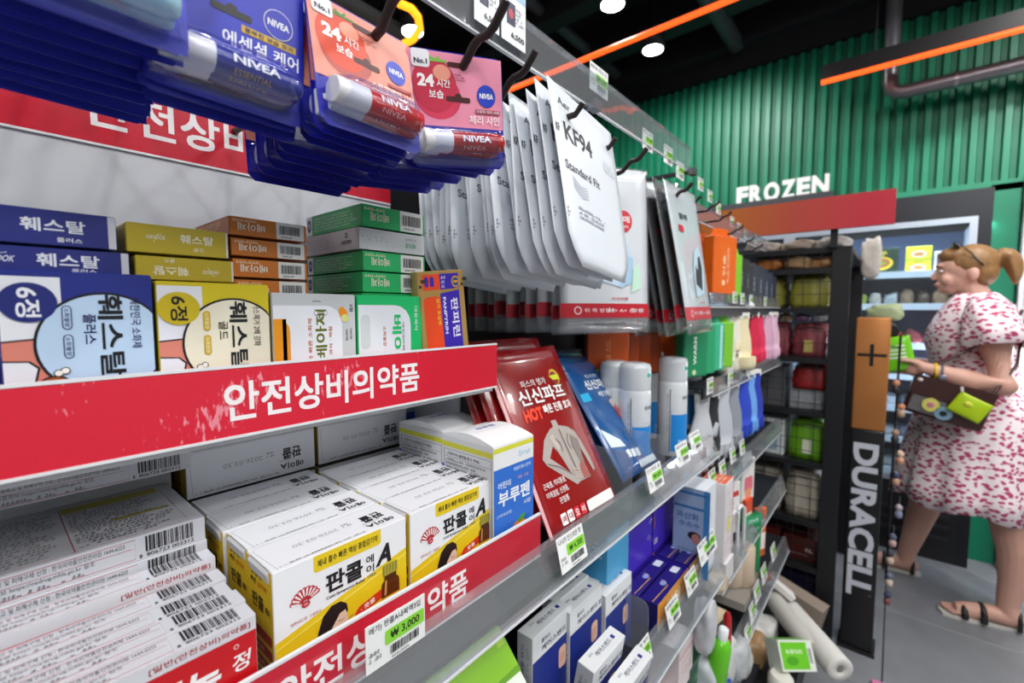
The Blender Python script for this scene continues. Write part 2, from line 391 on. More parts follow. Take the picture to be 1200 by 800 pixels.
for X0, X1 in ((x0+.05, -.13), (-.13, x1-.05)):
    b = MB(); fm = M('#b9c4d2', .35, .5)
    b.box((X0, -.10, .40), (X0+.03, -.085, 1.83), fm); b.box((X1-.03, -.10, .40), (X1, -.085, 1.83), fm); b.box((X0+.03, -.10, 1.80), (X1-.03, -.085, 1.83), fm); b.box((X0+.03, -.10, .40), (X1-.03, -.085, .43), fm)
    d = b.build('door', t); b = MB(); b.box((X0+.03, -.095, .43), (X1-.03, -.091, 1.80), GLASS); b.build('pane', d)
# food on its shelves (things of their own)
def blob(name, label, cat, loc, sx, sy, sz, col, seed=0, group=None, col2=None):
    bm = bmesh.new(); bmesh.ops.create_icosphere(bm, subdivisions=3, radius=1); rn = random.Random(seed)
    ph = [rn.uniform(0, 6) for _ in range(6)]
    for v in bm.verts:
        c = v.co; k = 1+.10*math.sin(3*c.x+ph[0])+.08*math.sin(4*c.y+ph[1])+.06*math.sin(7*c.z+5*c.x+ph[2])
        q = [math.copysign(abs(a)**.62, a) for a in c]; v.co = (q[0]*sx/2*k, q[1]*sy/2*k, (q[2]+.93)*sz/2*k)
    me = bpy.data.meshes.new(name); bm.to_mesh(me); bm.free()
    for p in me.polygons: p.use_smooth = True
    me.materials.append(M(col, .35, noise=.5, nscale=30, bump=.4, bscale=40))
    if col2:
        me.materials.append(M(col2, .4))
        for p in me.polygons:
            if abs(p.center.x) < sx*.2 and p.center.y < 0: p.material_index = 1
    o = link(name, me, None, loc); return tag(o, label, cat, group)
fd = [(-.195, 1.565, '#c8d428', 'yellow', 'small yellow frozen food bag at the pillar end of the top freezer shelf'), (-.10, 1.565, '#9bb036', '', '')]
rnf = random.Random(5)
def fbox(label, x, z, w, h, col, top, pr):
    def mk2():
        t = carton('food_carton', 'food pack', w, .05, h, col, {'front': pr}); return t
    o = mk2(); o.location = (x, 3.46, z); o['label'] = label
p = Pr(); p.rect(-75, -65, 75, 65, '#1c3524'); p.ell(0, -12, 62, 40, '#e3c22c'); p.ell(0, -10, 48, 28, '#b06a3a'); p.ell(-14, -5, 16, 10, '#d8573a'); p.ell(16, -12, 15, 9, '#8aa03c'); p.text('만두', 0, 45, 70, 26, '#e7d94a', bold=.04)
fbox('dark green dumpling pack with a yellow bowl on the top freezer shelf', -.09, 1.562, .17, .15, '#1c3524', 0, p)
for k, (zz, lb) in enumerate(((1.562, 'yellow food tub on the top freezer shelf, lower of two'), (1.637, 'yellow food tub on the top freezer shelf, stacked on another'))):
    p = Pr(); p.rect(-50, -33, 50, 33, '#e8e23a'); p.ell(0, -6, 34, 20, '#f0e6c8'); p.ell(0, -6, 22, 11, '#d98a4a'); p.text('냉면', 0, 24, 40, 12, '#b04020')
    fbox(lb, .08, zz, .11, .072, '#dcd92c', 0, p)
p = Pr(); p.rect(-22, -45, 22, 45, '#b82a2c'); p.ell(0, 8, 16, 20, '#e6c84a'); p.text('핫도그', 0, -28, 32, 12, '#f4e8d8', bold=.04)
fbox('narrow red pack with a yellow circle at the pillar end of the top freezer shelf', -.215, 1.562, .05, .10, '#b82a2c', 0, p)
p = Pr(); p.rect(-26, -30, 26, 30, '#e6dc2c'); p.ell(0, -4, 16, 12, '#c8502a')
fbox('small yellow pack low on the second freezer shelf beside the lime bag', -.24, 1.382, .06, .07, '#e6dc2c', 0, p)
p = Pr(); p.rect(-52, -50, 52, 50, '#e9e4e4'); p.rect(-44, -44, 44, 44, '#5a4248'); p.ell(0, 0, 34, 24, '#b0524a'); p.ell(8, 10, 20, 8, '#e3d8cc'); p.text('갈비', 0, 34, 50, 12, '#f5efe8')
fbox('white edged meat pack standing near the upper freezer corner', .20, 1.562, .11, .115, '#e9e4e4', 0, p)
food = []
cols = ['#c9b08a', '#e6e0d8', '#9aa8b8', '#caa37c', '#7a5a48', '#e8e9ee', '#3c4a8c', '#b8b04a']
for i, (z, n, pal, what, cat) in enumerate(((1.38, 7, ['#b8c850', '#e6ded2', '#dfe8ee', '#b89878', '#7a6650', '#c9a47c', '#e8eaf4'], 'frozen food bag', 'food bag'), (1.16, 6, ['#dfe3e6', '#c83c34', '#d84a38', '#a83a40', '#c8504a', '#8a4a58'], 'frozen meat bag', 'food bag'), (.985, 4, ['#e58ac0', '#dde3f0', '#c8d0e8', '#e8ecf4'], 'ice treat bag', 'food bag'), (.80, 4, ['#c4ccdc', '#e8ecf4', '#9fb0cc', '#d9dde8'], 'white frozen bag', 'food bag'), (.62, 4, ['#e6b0a0', '#e8ecf4', '#b0bccc', '#e8ecf4'], 'pale frozen bag', 'food bag'), (.435, 4, ['#d09a7a', '#f0f0ee', '#b8a088', '#dfe4ea'], 'snack bag', 'food bag'))):
    names = {'#b8c850': 'lime', '#e6ded2': 'cream', '#dfe8ee': 'pale blue', '#b89878': 'tan', '#7a6650': 'brown', '#c9a47c': 'light brown', '#e8eaf4': 'white', '#dfe3e6': 'light grey', '#c83c34': 'red', '#d84a38': 'orange-red', '#a83a40': 'dark red', '#c8504a': 'salmon red', '#8a4a58': 'plum', '#e58ac0': 'pink', '#dde3f0': 'pale lilac', '#c8d0e8': 'ice blue', '#e8ecf4': 'white', '#c4ccdc': 'grey', '#9fb0cc': 'steel blue', '#d9dde8': 'pale grey', '#e6b0a0': 'peach', '#b0bccc': 'blue-grey', '#d09a7a': 'copper', '#f0f0ee': 'white', '#b8a088': 'beige', '#dfe4ea': 'pale blue'}
    ords = ['top', 'second', 'third', 'fourth', 'fifth', 'sixth', 'bottom']; shelf = {1.38: 'second', 1.16: 'third', .985: 'fourth', .80: 'fifth', .62: 'sixth', .435: 'lowest'}[z]
    for k in range(n):
        w_ = .34/n*1.15; x = -.21+(.50/n)*(k+.5)
        blob('frozen_bag', f'{names[pal[k]]} {what} lying on the {shelf} freezer shelf, {ORD[k]} from the pillar side', cat, (x, 3.50, z+.001), w_*1.2, .12, rnf.uniform(.05, .085) if z > 1 else .06, pal[k], seed=i*9+k, group=None)
# FROZEN sign
t = thing('frozen_sign', 'white capital letters FROZEN standing on a dark rail before the green wall', 'sign', (-.6, 3.38, 2.062))
b = MB(); b.box((-.9, -.05, -.05), (.28, -.01, .0), M('#3a3d44', .5)); b.build('rail', t)
xs = -.255
for ch, wd in zip('FROZEN', (.07, .078, .088, .078, .07, .088)):
    vs, fs, a0, a1, c0, c1 = glyphs(ch, .05)
    cv = bpy.data.curves.new('l', 'FONT'); cv.body = ch; cv.offset = .05; cv.extrude = .06; cv.resolution_u = 4
    oo = bpy.data.objects.new('l', cv); me = bpy.data.meshes.new_from_object(oo); bpy.data.objects.remove(oo)
    for v in me.vertices: v.co = (xs+(v.co.x-a0)/(a1-a0)*wd, -.03-v.co.z*.15, -.012+(v.co.y-c0)/(c1-c0)*.118)
    me.materials.clear(); me.materials.append(M('#f4f6f5', .5)); link('letter', me, t); xs += wd+.008
# white cabinet beside the freezer
t = thing('white_cabinet', 'tall white cabinet beside the green wall strip, behind the woman', 'cabinet', (.84, 3.4, 0))
b = MB(); b.box((-.38, -.02, 0), (.38, .035, 2.04), M('#e9ebee', .35), bev=.006); b.build('body', t)
b = MB(); b.box((-.36, -.035, .1), (.36, -.02, 2.0), M('#f1f2f4', .3), bev=.004); d = b.build('door', t)
b = MB(); b.tube([(-.30, -.06, .9), (-.30, -.06, 1.2)], .008, M('#9a9ca2', .3, .8)); b.tube([(-.3, -.035, .92), (-.3, -.06, .92)], .006, M('#9a9ca2', .3, .8)); b.tube([(-.3, -.035, 1.18), (-.3, -.06, 1.18)], .006, M('#9a9ca2', .3, .8)); b.build('handle', d)

# ============================================================ black end rack
BK = M('#1d1e22', .45, .2)
t = thing('end_rack', 'tall black shelf rack with a wire grid side at the aisle end', 'rack', (-.37, 2.2, 0)); ox = -.37
for x in (-.56, -.205):
    for y in (0, .86): 
        b = MB(); b.box((x-ox-.0, y, 0), (x-ox+(.062 if x > -.3 else .03), y+.03, E+.245), BK, bev=.002); b.build('post', t)
RZ = [E+.165, E+.005, E-.2, E-.42, E-.635, E-.885, E-1.08, E-1.26]
for z in RZ:
    b = MB(); b.box((-.56-ox, .004, z-.022), (-.205-ox, .89, z), BK); b.build('shelf', t)
b = MB()
for k in range(7): x = -.53+k*.058; b.box((x-ox-.0013, .012, .05), (x-ox+.0013, .0146, E+.23), BK)
for k in range(31): z = .07+k*.05; b.box((-.53-ox, .0146, z-.0013), (-.205-ox, .0172, z+.0013), BK)
g = b.build('grid', t)
b = MB(); b.box((-.56-ox, .015, E+.225), (-.143-ox, .88, E+.245), BK); b.build('top_board', t)
# rack contents, seen through the grid (x, shelf, w, h, depth, colour, label)
def bag(name, label, cat, loc, W_, D_, H_, col, strap=None, rough=.5, group=None, seed=1):
    t = thing(name, label, cat, loc, group=group); bm = bmesh.new(); bmesh.ops.create_cube(bm, size=1); bmesh.ops.subdivide_edges(bm, edges=bm.edges[:], cuts=5, use_grid_fill=True)
    for v in bm.verts:
        c = v.co*2; k = 1-.10*abs(c.z)**3; x = c.x*(1-.12*(c.z*.5+.5))*k; y = c.y*(1-.2*(c.z*.5+.5)**2)*(1-.12*abs(c.x)**3)
        v.co = (x*W_/2+.004*math.sin(9*c.z+seed), y*D_/2+.005*math.sin(7*c.x+seed), (c.z+1)*H_/2*(1-.03*c.x*c.x))
    me = bpy.data.meshes.new('body'); bm.to_mesh(me); bm.free()
    for p in me.polygons: p.use_smooth = True
    me.materials.append(M(col, rough, bump=.5, bscale=25)); link('body', me, t)
    b = MB(); b.tube([(-W_*.4, -D_*.42, H_*.86), (0, -D_*.47, H_*.9), (W_*.4, -D_*.42, H_*.86)], .0025, M('#2a2418', .5), n=6); b.build('zipper', t)
    if strap: b = MB(); b.box((-W_*.12, -D_/2-.004, H_*.15), (W_*.12, -D_/2+.004, H_*.5), M(strap, .5)); b.build('label_patch', t)
    return t
def rx(px, z): return uY(px, 400, 2.3).x
bag('storage_bag', 'olive green soft bag behind the wire grid, nearer the hanging goods', 'bag', (-.435, 2.34, RZ[1]), .13, .2, .135, '#7c7a22', '#b9bcc0')
bag('storage_bag', 'olive green soft bag behind the wire grid, beside the black post', 'bag', (-.285, 2.34, RZ[1]), .14, .2, .14, '#86842a', None, seed=3)
bag('storage_bag', 'dark rose soft bag behind the grid, on the side of the hanging gloves', 'bag', (-.42, 2.34, RZ[2]), .15, .2, .145, '#8c3a44', None, seed=4)
bag('storage_bag', 'dark rose soft bag behind the grid, next to the post', 'bag', (-.275, 2.34, RZ[2]), .125, .2, .14, '#84343e', '#b7a860', seed=5)
bag('storage_bag', 'bright lime green bag in the wire grid rack', 'bag', (-.265, 2.34, RZ[4]), .14, .18, .165, '#6fae1a', '#e6ead0', seed=6)
bag('storage_bag', 'cream bag slumped on the grid rack shelf, nearer the post', 'bag', (-.27, 2.34, RZ[5]), .14, .2, .19, '#b5ad9e', None, seed=8)
bag('storage_bag', 'cream bag slumped on the grid rack shelf, farther from the post', 'bag', (-.43, 2.34, RZ[5]), .16, .2, .18, '#aaa294', None, seed=9)
bag('storage_bag', 'red soft bag on the middle grid rack shelf', 'bag', (-.265, 2.34, RZ[3]+.085), .14, .18, .1, '#a01c20', None, seed=7)
def rbox(name, label, cat, x, z, W_, H_, D_, col, pr=None, y=2.25):
    o = carton(name, cat, W_, D_, H_, col, {'front': pr} if pr else {}); o.location = (x, y+D_/2, z); o['label'] = label; return o
rbox('storage_box', 'clear grey storage box in the grid rack, farther from the post', 'box', -.43, RZ[3], .15, .17, .2, '#5b5c60')
p = Pr(); p.rect(-66, -36, 66, 36, '#8d9096'); p.micro(-50, -10, 50, 20, 3, '#c9ccd0')
rbox('storage_box', 'silver box under the red soft bag', 'box', -.265, RZ[3], .14, .08, .18, '#7d8086', p)
p = Pr(); p.rect(-65, -72, 65, 72, '#dfe6ea'); p.rect(-40, -60, 45, 40, '#8fb4c4'); p.rect(-40, 44, 45, 52, '#3f8aa8'); p.micro(-35, -50, 40, 30, 5, '#e6eef2')
rbox('storage_box', 'white box with a pale blue panel beside the lime bag', 'box', -.42, RZ[4], .14, .155, .18, '#e1e6e8', p)
p = Pr(); p.text('BL', 25, 0, 26, 15, '#c9b8b8', bold=.05); p.text('BASIC', -10, -25, 60, 8, '#a89090')
rbox('storage_box', 'dark red box low in the rack, beside the post', 'box', -.265, RZ[6], .14, .10, .18, '#4a1512', p)
rbox('storage_box', 'dark red box low in the rack, behind the green packs', 'box', -.42, RZ[6], .14, .11, .18, '#5a1a16')
rbox('storage_box', 'dark navy box on the lowest rack shelf', 'box', -.30, RZ[7], .18, .12, .2, '#1c1836')
p = Pr(); p.rect(-80, -25, 80, -18, '#e06a28'); p.ell(-10, 2, 22, 14, '#cfd4da'); p.rect(25, 5, 70, 18, '#c88a70'); p.ell(45, -6, 14, 9, '#d8603a')
rbox('snack_carton', 'brown carton with an orange band leaning low before the rack', 'box', -.285, .096, .22, .11, .07, '#a39488', p, y=2.10).rotation_euler = (0, R(12), R(-12))
b = MB(); b.box((-.42, 2.08, 0), (-.16, 2.19, .07), BK, bev=.002); tag(b.build('low_plinth'), 'low black plinth under the brown carton before the rack', 'plinth')
for k, (x, col, nm) in enumerate(((-.45, '#c77a3c', 'orange-brown'), (-.33, '#b9946a', 'tan'), (-.25, '#d9a06a', 'light orange'))):
    blob('wrapped_pack', f'{nm} wrapped pack on the top rack shelf under the sign', 'pack', (x, 2.32, RZ[0]), .12, .16, .055, col, seed=20+k)
for k, (x, col, nm) in enumerate(((-.47, '#e9e2da', 'white'), (-.34, '#e8d9c8', 'cream'), (-.22, '#efeeea', 'pale grey'))):
    blob('folded_towel', f'{nm} folded cloth on the very top of the black rack', 'cloth', (x, 2.33, E+.245), .13, .2, .05, col, seed=30+k)
for k in range(4):
    blob('small_pouch', ['small dark pouch on the second rack shelf', 'small beige pouch on the second rack shelf', 'small lilac pouch on the second rack shelf', 'small white pouch on the second rack shelf'][k], 'pouch', (-.42+.06*k, 2.26, RZ[2]+.1495), .05, .05, .03, ['#3a2a2a', '#b9a078', '#9a6a9a', '#d9d4dc'][k], seed=40+k)
# orange to red header board
t = thing('header_board', 'long header board fading from orange to red above the black rack', 'sign', (-.5, 2.17, E+.37))
m = bpy.data.materials.new('header_gradient'); m.use_nodes = True; nt = m.node_tree; tc = nt.nodes.new('ShaderNodeTexCoord'); sp = nt.nodes.new('ShaderNodeSeparateXYZ'); rp = nt.nodes.new('ShaderNodeValToRGB')
nt.links.new(tc.outputs['Generated'], sp.inputs[0]); nt.links.new(sp.outputs[0], rp.inputs[0]); nt.links.new(rp.outputs[0], nt.nodes['Principled BSDF'].inputs['Base Color'])
rp.color_ramp.elements[0].color = lin('#c9702e'); rp.color_ramp.elements[0].position = .42; rp.color_ramp.elements[1].color = lin('#c01f38'); rp.color_ramp.elements[1].position = .92
e_ = rp.color_ramp.elements.new(.66); e_.color = lin('#bb4a36'); nt.nodes['Principled BSDF'].inputs['Roughness'].default_value = .5
b = MB(); b.box((-.48, -.012, -.062), (.48, .012, .062), m); b.build('board', t)
b = MB(); 
for x in (-.2, .3): b.box((x-.012, .012, -.13), (x+.012, .03, .04), BK)
b.build('bracket', t)
# battery pillar
t = thing('battery_pillar', 'copper and black battery brand pillar beside the black rack', 'display', (-.065, 2.2, 0))
b = MB(); b.box((-.052, 0, .01), (.052, .10, E-.465), M('#101014', .35), bev=.006); b.build('lower_body', t)
COP = M('#cb8549', .38, .45, noise=.3, nscale=8)
b = MB(); b.box((-.052, 0, E-.465), (.052, .10, E-.032), COP, bev=.006); b.build('upper_body', t)
p = Pr(.0003); p.rect(-44, -6, 44, 6, '#0c0c0e', layer=1); p.rect(-6, -42, 6, 42, '#0c0c0e', layer=2); p.build('plus_print', t, (0, 0, E-.175))
p = Pr(.0003); p.text('DURACELL', 0, 0, 615, 80, '#c9ccd8', rot=-90, bold=.05); p.ell(36, -293, 4, 4, '#55565c'); p.build('lettering', t, (-.001, 0, E-.825))
b = MB(); b.box((-.06, -.01, 0), (.06, .11, .012), M('#1a1a1c', .5)); b.build('base', t)

# ============================================================ shelving
SM = M('#2c2e34', .42, .5); SB = M('#2a2c33', .45, .3)
def shelf_unit(label, y0, y1, boards, top):
    t = thing('shelf_unit', label, 'shelf', (-.5, (y0+y1)/2, 0)); L = (y1-y0)/2
    b = MB(); b.box((-.235, -L, .05), (-.225, L, top), M('#232429', .6)); b.build('back_panel', t)
    for y in (-L, L-.03): b = MB(); b.box((-.225, y, 0), (-.195, y+.03, top+.02), SM, bev=.002); b.build('upright', t)
    b = MB(); b.box((-.22, -L, 0), (.30, L, .12), SM); b.build('base', t)
    for X, z in boards:
        b = MB(); b.box((-.22, -L+.005, z-.004), (X+.5, L-.005, z), SB); b.box((X+.494, -L+.005, z-.028), (X+.5, L-.005, z-.004), SB)
        for y in (-L+.02, L-.035): b.prism([(-.22, z-.004), (X+.46, z-.004), (-.22, z-.07)], y, y+.003, SM)
        b.build('shelf_board', t)
    return t, (y0+y1)/2
def rail(t, yc, X, z0, z1, ya, yb, lean=.02, name='price_rail'):
    """clear price rail along a shelf edge: a leaning strip with lips above and below"""
    b = MB(); x0 = X+.5+lean; x1 = X+.5
    b.prism([(x0, z0), (x0+.0016, z0), (x1+.0016, z1), (x1, z1)], ya-yc, yb-yc, ACRYL, ax='y')
    b.prism([(x0-.006, z0-.0015), (x0+.002, z0-.0015), (x0+.002, z0+.0012), (x0-.006, z0+.0012)], ya-yc, yb-yc, ACRYL, ax='y')
    b.prism([(x1-.008, z1-.001), (x1+.002, z1-.001), (x1+.002, z1+.0015), (x1-.008, z1+.0015)], ya-yc, yb-yc, ACRYL, ax='y')
    r_ = b.build(name, t)
    b = MB(); b.prism([(x0-.002, z0-.0042), (x0+.003, z0-.0042), (x0+.003, z0-.0017), (x0-.002, z0-.0017)], ya-yc, yb-yc, M('#d9dce0', .3), ax='y'); b.build('rail_lip', t)
    return r_
# prism ax='y' maps (x, z) profile along y
A, ac = shelf_unit('dark metal shelf unit that holds the medicine corner, pouches and bandages', -.5, 1.185, [(-.352, E-.345), (-.325, E-.625), (-.31, E-.93), (-.29, E-1.2)], E+.40)
B_, bc = shelf_unit('second dark metal shelf unit, up to the wire grid rack', 1.195, 2.14, [(-.37, E+.008), (-.37, E-.205), (-.365, E-.47), (-.34, E-.70), (-.32, E-.95), (-.30, E-1.2)], E+.36)
rail(A, ac, -.338, E-.356, E-.312, -.45, 1.165)
rail(A, ac, -.318, E-.665, E-.605, -.45, 1.165)
rail(A, ac, -.300, E-.97, E-.91, -.45, 1.165)
rail(A, ac, -.412, E+.345, E+.398, -.45, 1.18, lean=-.004)
rail(B_, bc, -.37, E+.008, E+.042, 1.22, 2.12, .005)
rail(B_, bc, -.365, E-.222, E-.188, 1.22, 2.12, .012)
rail(B_, bc, -.355, E-.50, E-.455, 1.22, 2.12, .015)
rail(B_, bc, -.33, E-.74, E-.69, 1.22, 2.12, .015)
rail(B_, bc, -.31, E-.99, E-.94, 1.22, 2.12, .015)
rail(B_, bc, -.412, E+.235, E+.275, 1.205, 2.10, lean=-.004)
for y in (.1, .69, 1.17): b = MB(); b.box((-.235, y-ac-.004, E+.335), (.09, y-ac+.004, E+.345), M('#55585f', .35, .7)); b.box((.09, y-ac-.012, E+.331), (.105, y-ac+.012, E+.347), M('#6c6f76', .35, .7)); b.build('rail_bracket', A)
for y in (1.25, 1.65, 2.08): b = MB(); b.box((-.235, y-bc-.004, E+.225), (.09, y-bc+.004, E+.235), M('#55585f', .35, .7)); b.build('rail_bracket', B_)

# ============================================================ white medicine corner
WH = M('#c9ccd2', .32, coat=.3, noise=.15, nscale=8, bump=.25, bscale=45); WH2 = M('#dfe1e5', .35)
mc = thing('medicine_cabinet', 'pale grey open shelf insert with red signs for the household medicines', 'cabinet', (-.5, 0, E-.34)); zz = E-.34
b = MB(); b.box((-.203, -.46, 0), (-.19, .485, .80), WH); b.build('back_panel', mc)
b = MB(); b.box((-.19, .481, 0), (-.015, .485, .27), WH); b.build('side_panel', mc)
b = MB(); b.box((-.19, -.46, .222), (.058, .480, .230), WH2); b.build('upper_shelf', mc)
b = MB(); b.box((-.19, -.46, 0), (.134, .480, .006), WH2); b.build('lower_shelf', mc)
RED = M('#d0122f', .3, coat=.5, name='glossy_red_sign', noise=.18, nscale=14, bump=.15, bscale=90)
def scuffed():
    m = bpy.data.materials.new('scuffed_red_sign'); m.use_nodes = True; nt = m.node_tree; bs = nt.nodes['Principled BSDF']
    tc = nt.nodes.new('ShaderNodeTexCoord'); mp = nt.nodes.new('ShaderNodeMapping'); mp.inputs['Scale'].default_value = (1, 1, .35)
    n = nt.nodes.new('ShaderNodeTexNoise'); n.inputs['Scale'].default_value = 260; n.inputs['Detail'].default_value = 6
    n2 = nt.nodes.new('ShaderNodeTexNoise'); n2.inputs['Scale'].default_value = 14
    nt.links.new(tc.outputs['Object'], mp.inputs[0]); nt.links.new(mp.outputs[0], n.inputs['Vector']); nt.links.new(tc.outputs['Object'], n2.inputs['Vector'])
    a = nt.nodes.new('ShaderNodeMath'); a.operation = 'MULTIPLY'; nt.links.new(n.outputs[0], a.inputs[0]); nt.links.new(n2.outputs[0], a.inputs[1])
    r = nt.nodes.new('ShaderNodeValToRGB'); r.color_ramp.elements[0].position = .345; r.color_ramp.elements[1].position = .39
    r.color_ramp.elements[0].color = lin('#d51734'); r.color_ramp.elements[1].color = lin('#ea8a98')
    nt.links.new(a.outputs[0], r.inputs[0]); nt.links.new(r.outputs[0], bs.inputs['Base Color']); bs.inputs['Roughness'].default_value = .28; bs.inputs['Coat Weight'].default_value = .5
    bp = nt.nodes.new('ShaderNodeBump'); bp.inputs['Strength'].default_value = .25; bp.inputs['Distance'].default_value = .0006; nt.links.new(n.outputs[0], bp.inputs['Height']); nt.links.new(bp.outputs[0], bs.inputs['Normal'])
    return m
SCUFF = scuffed()
def strip(name, X, z0, z1, y0, y1, txt, mt, lean=0, letters=None):
    """red shelf-edge sign with white edging; X the face, letters = (y0, y1) span of the words"""
    yc = (y0+y1)/2; Hh = z1-z0; W_ = y1-y0
    b = MB(); b.box((-W_/2, 0, 0), (W_/2, .002, Hh), mt)
    s = b.build(name, mc, mtx=Matrix.Translation((X+.5, yc, z0-zz)) @ Matrix.Rotation(R(90), 4, 'Z') @ Matrix.Rotation(lean, 4, 'X'))
    b = MB(); b.box((-W_/2, -.0006, -.0012), (W_/2, .003, .0012), WH2); b.box((-W_/2, -.0006, Hh-.0014), (W_/2, .003, Hh+.0010), WH2); b.build('edging', s)
    p = Pr(); n = len(txt); a, c = letters
    p.text(txt, ((a+c)/2-yc)*1000, (-12 if name == 'header_sign' else 0), (c-a)*1000, Hh*(.43 if name == 'header_sign' else .56)*1000, '#f3ecee', bold=.045); p.build('lettering', s, (0, -.0002, Hh*.5))
    return s
ya, yb = uX(262, 460, -.435).y, uX(491, 440, -.435).y
strip('shelf_sign', -.435, E-.111, E-.0495, -.45, .482, '안전상비의약품', SCUFF, letters=(ya, yb))
y2 = uX(548, 690, -.36).y; y1 = uX(360, 790, -.36).y
strip('shelf_sign', -.36, E-.338, E-.279, -.45, .487, '안전상비의약품', RED, lean=R(0), letters=(y1-.025, y2))
y1 = uX(157, 130, -.688).y; y2 = uX(212, 165, -.688).y
strip('header_sign', -.688, E+.183, E+.29, -.45, .484, '안전상비의약품', RED, letters=(y1-(y2-y1), y1+(y2-y1)*6))

# ------------------------------------------------------------ tablet cartons of the upper shelf (faces toward the aisle)
UZ = E-.110
def top_row(label, pa, pb, X, z1, pr, col, D=.021, tilt=0, sidecol=None, z0=UZ, name='medicine_carton'):
    """standing carton whose front spans photograph columns pa..pb in the plane X"""
    ya = uX(pa, 400, X).y+.0008; yb = uX(pb, 400, X).y-.0008; W_ = yb-ya; Hh = z1-z0
    t = thing(name, label, 'medicine box', (X-D/2, (ya+yb)/2, z0), (0, 0, R(90)))
    if tilt: t.rotation_euler = (0, 0, R(90)); t.matrix_basis = Matrix.Translation((X-D/2, (ya+yb)/2, z0)) @ Matrix.Rotation(tilt, 4, 'X') @ Matrix.Rotation(R(90), 4, 'Z')
    b = MB(); b.box((-W_/2, -D/2, 0), (W_/2, D/2, Hh), M(col, .35), bev=.0012); b.build('carton', t)
    p = Pr(); pr(p, W_*1000, Hh*1000); p.build('front_print', t, (0, -D/2, Hh)); return t      # origin: top centre of the face
BLU, NAV = '#1c2a86', '#12185c'
def festal(main, circ, dot, dotc, word, words2):
    def f(p, W, H):
        w = W/2; s = W/87.0
        p.rect(-w+.6, -H+1, w-.6, -.8, main, layer=1)
        p.rect(-w+.6, -H+1, w*-.26, -4.5 if main == BLU else -3.5, '#e9ebf3', layer=2)
        p.poly([(-w+.6, -48), (-w+24*s, -46), (-w+40*s, -55), (-w+60*s, -68), (-w+60*s, -100), (-w+.6, -100)], '#15131a', layer=3)
        p.poly([(-w+.6, -49.2), (-w+23.5*s, -47.3), (-w+39*s, -56), (-w+58*s, -70), (-w+58*s, -98), (-w+.6, -98)], '#dd8574', layer=4)
        p.poly([(-w+.6, -61), (-w+14*s, -62), (-w+19*s, -67), (-w+12*s, -98), (-w+.6, -98)], '#15131a', layer=5)
        p.poly([(-w+.6, -62.2), (-w+13*s, -63), (-w+17.5*s, -67.5), (-w+11*s, -97), (-w+.6, -97)], '#e9ebf3', layer=6)
        cx, cz, r = 12.5*s, -52, 40*s
        p.ell(cx, cz, r, r, '#0f1018', clip=(-w+.8, -H, w-.6, 0), n=48, layer=7); p.ell(cx, cz, r-1.7, r-1.7, circ, clip=(-w+.8, -H, w-.9, 0), n=48, layer=8)
        p.ell(-w+15*s, -22, 15*s, 13.5, dot, layer=9); p.text('6정', -w+15*s, -22, 20, 12, dotc, rot=-90, bold=.04, layer=10)
        p.text('훼스탈', cx+3.5*s, -46.5, 62, 14.5, '#0f1018', rot=-90, bold=.045, layer=11)
        p.text(words2[1], cx-9*s, -41, 22 if len(words2[1]) > 2 else 16, 7, NAV if main == BLU else '#3a3018', rot=-90, bold=.03, layer=11)
        p.text(words2[0], cx+19*s, -37, 38, 6, NAV if main == BLU else '#3a3430', rot=-90, bold=.005, layer=11)
        for a in (-24, -44.5):
            p.rrect(cx-21.5*s-2.6, a-17, cx-21.5*s+2.6, a, 2.5, NAV if main == BLU else '#c9a21c', layer=12); p.rrect(cx-21.5*s-2.0, a-16.4, cx-21.5*s+2.0, a-.6, 2, circ if main == BLU else '#d8b83c', layer=13)
            p.text('소화불량', cx-21.5*s, a-8.5, 13.5, 2.9, NAV if main == BLU else '#f3e9b8', rot=-90, bold=.02, layer=14)
        bx = -w+26*s; p.ell(bx, -79, 8, 6, '#15131a', layer=15); p.ell(bx, -79.5, 7.2, 5.4, '#a8551e', layer=16)
        for q in ((bx+2, -71.5), (bx+5.5, -70)): p.ell(q[0], q[1], 2.6, 2.6, '#15131a', layer=15); p.ell(q[0], q[1], 2.0, 2.0, '#f2efe8', layer=17)
    return f
top_row('standing blue and white six-tablet carton with a pale blue circle, behind the red strip', -3, 183, -.45, E+.0265, festal(BLU, '#bcd6f2', '#1c2676', '#eef0f8', '', ('대한민국 소화제', '플러스')), BLU)
top_row('standing yellow and white six-tablet carton with a cream circle, behind the red strip', 184, 318, -.45, E+.0225, festal('#d8c414', '#ece6d0', '#cdb512', '#1a1710', '', ('가스제거 2배 강화', '골드')), '#d3bf1a')
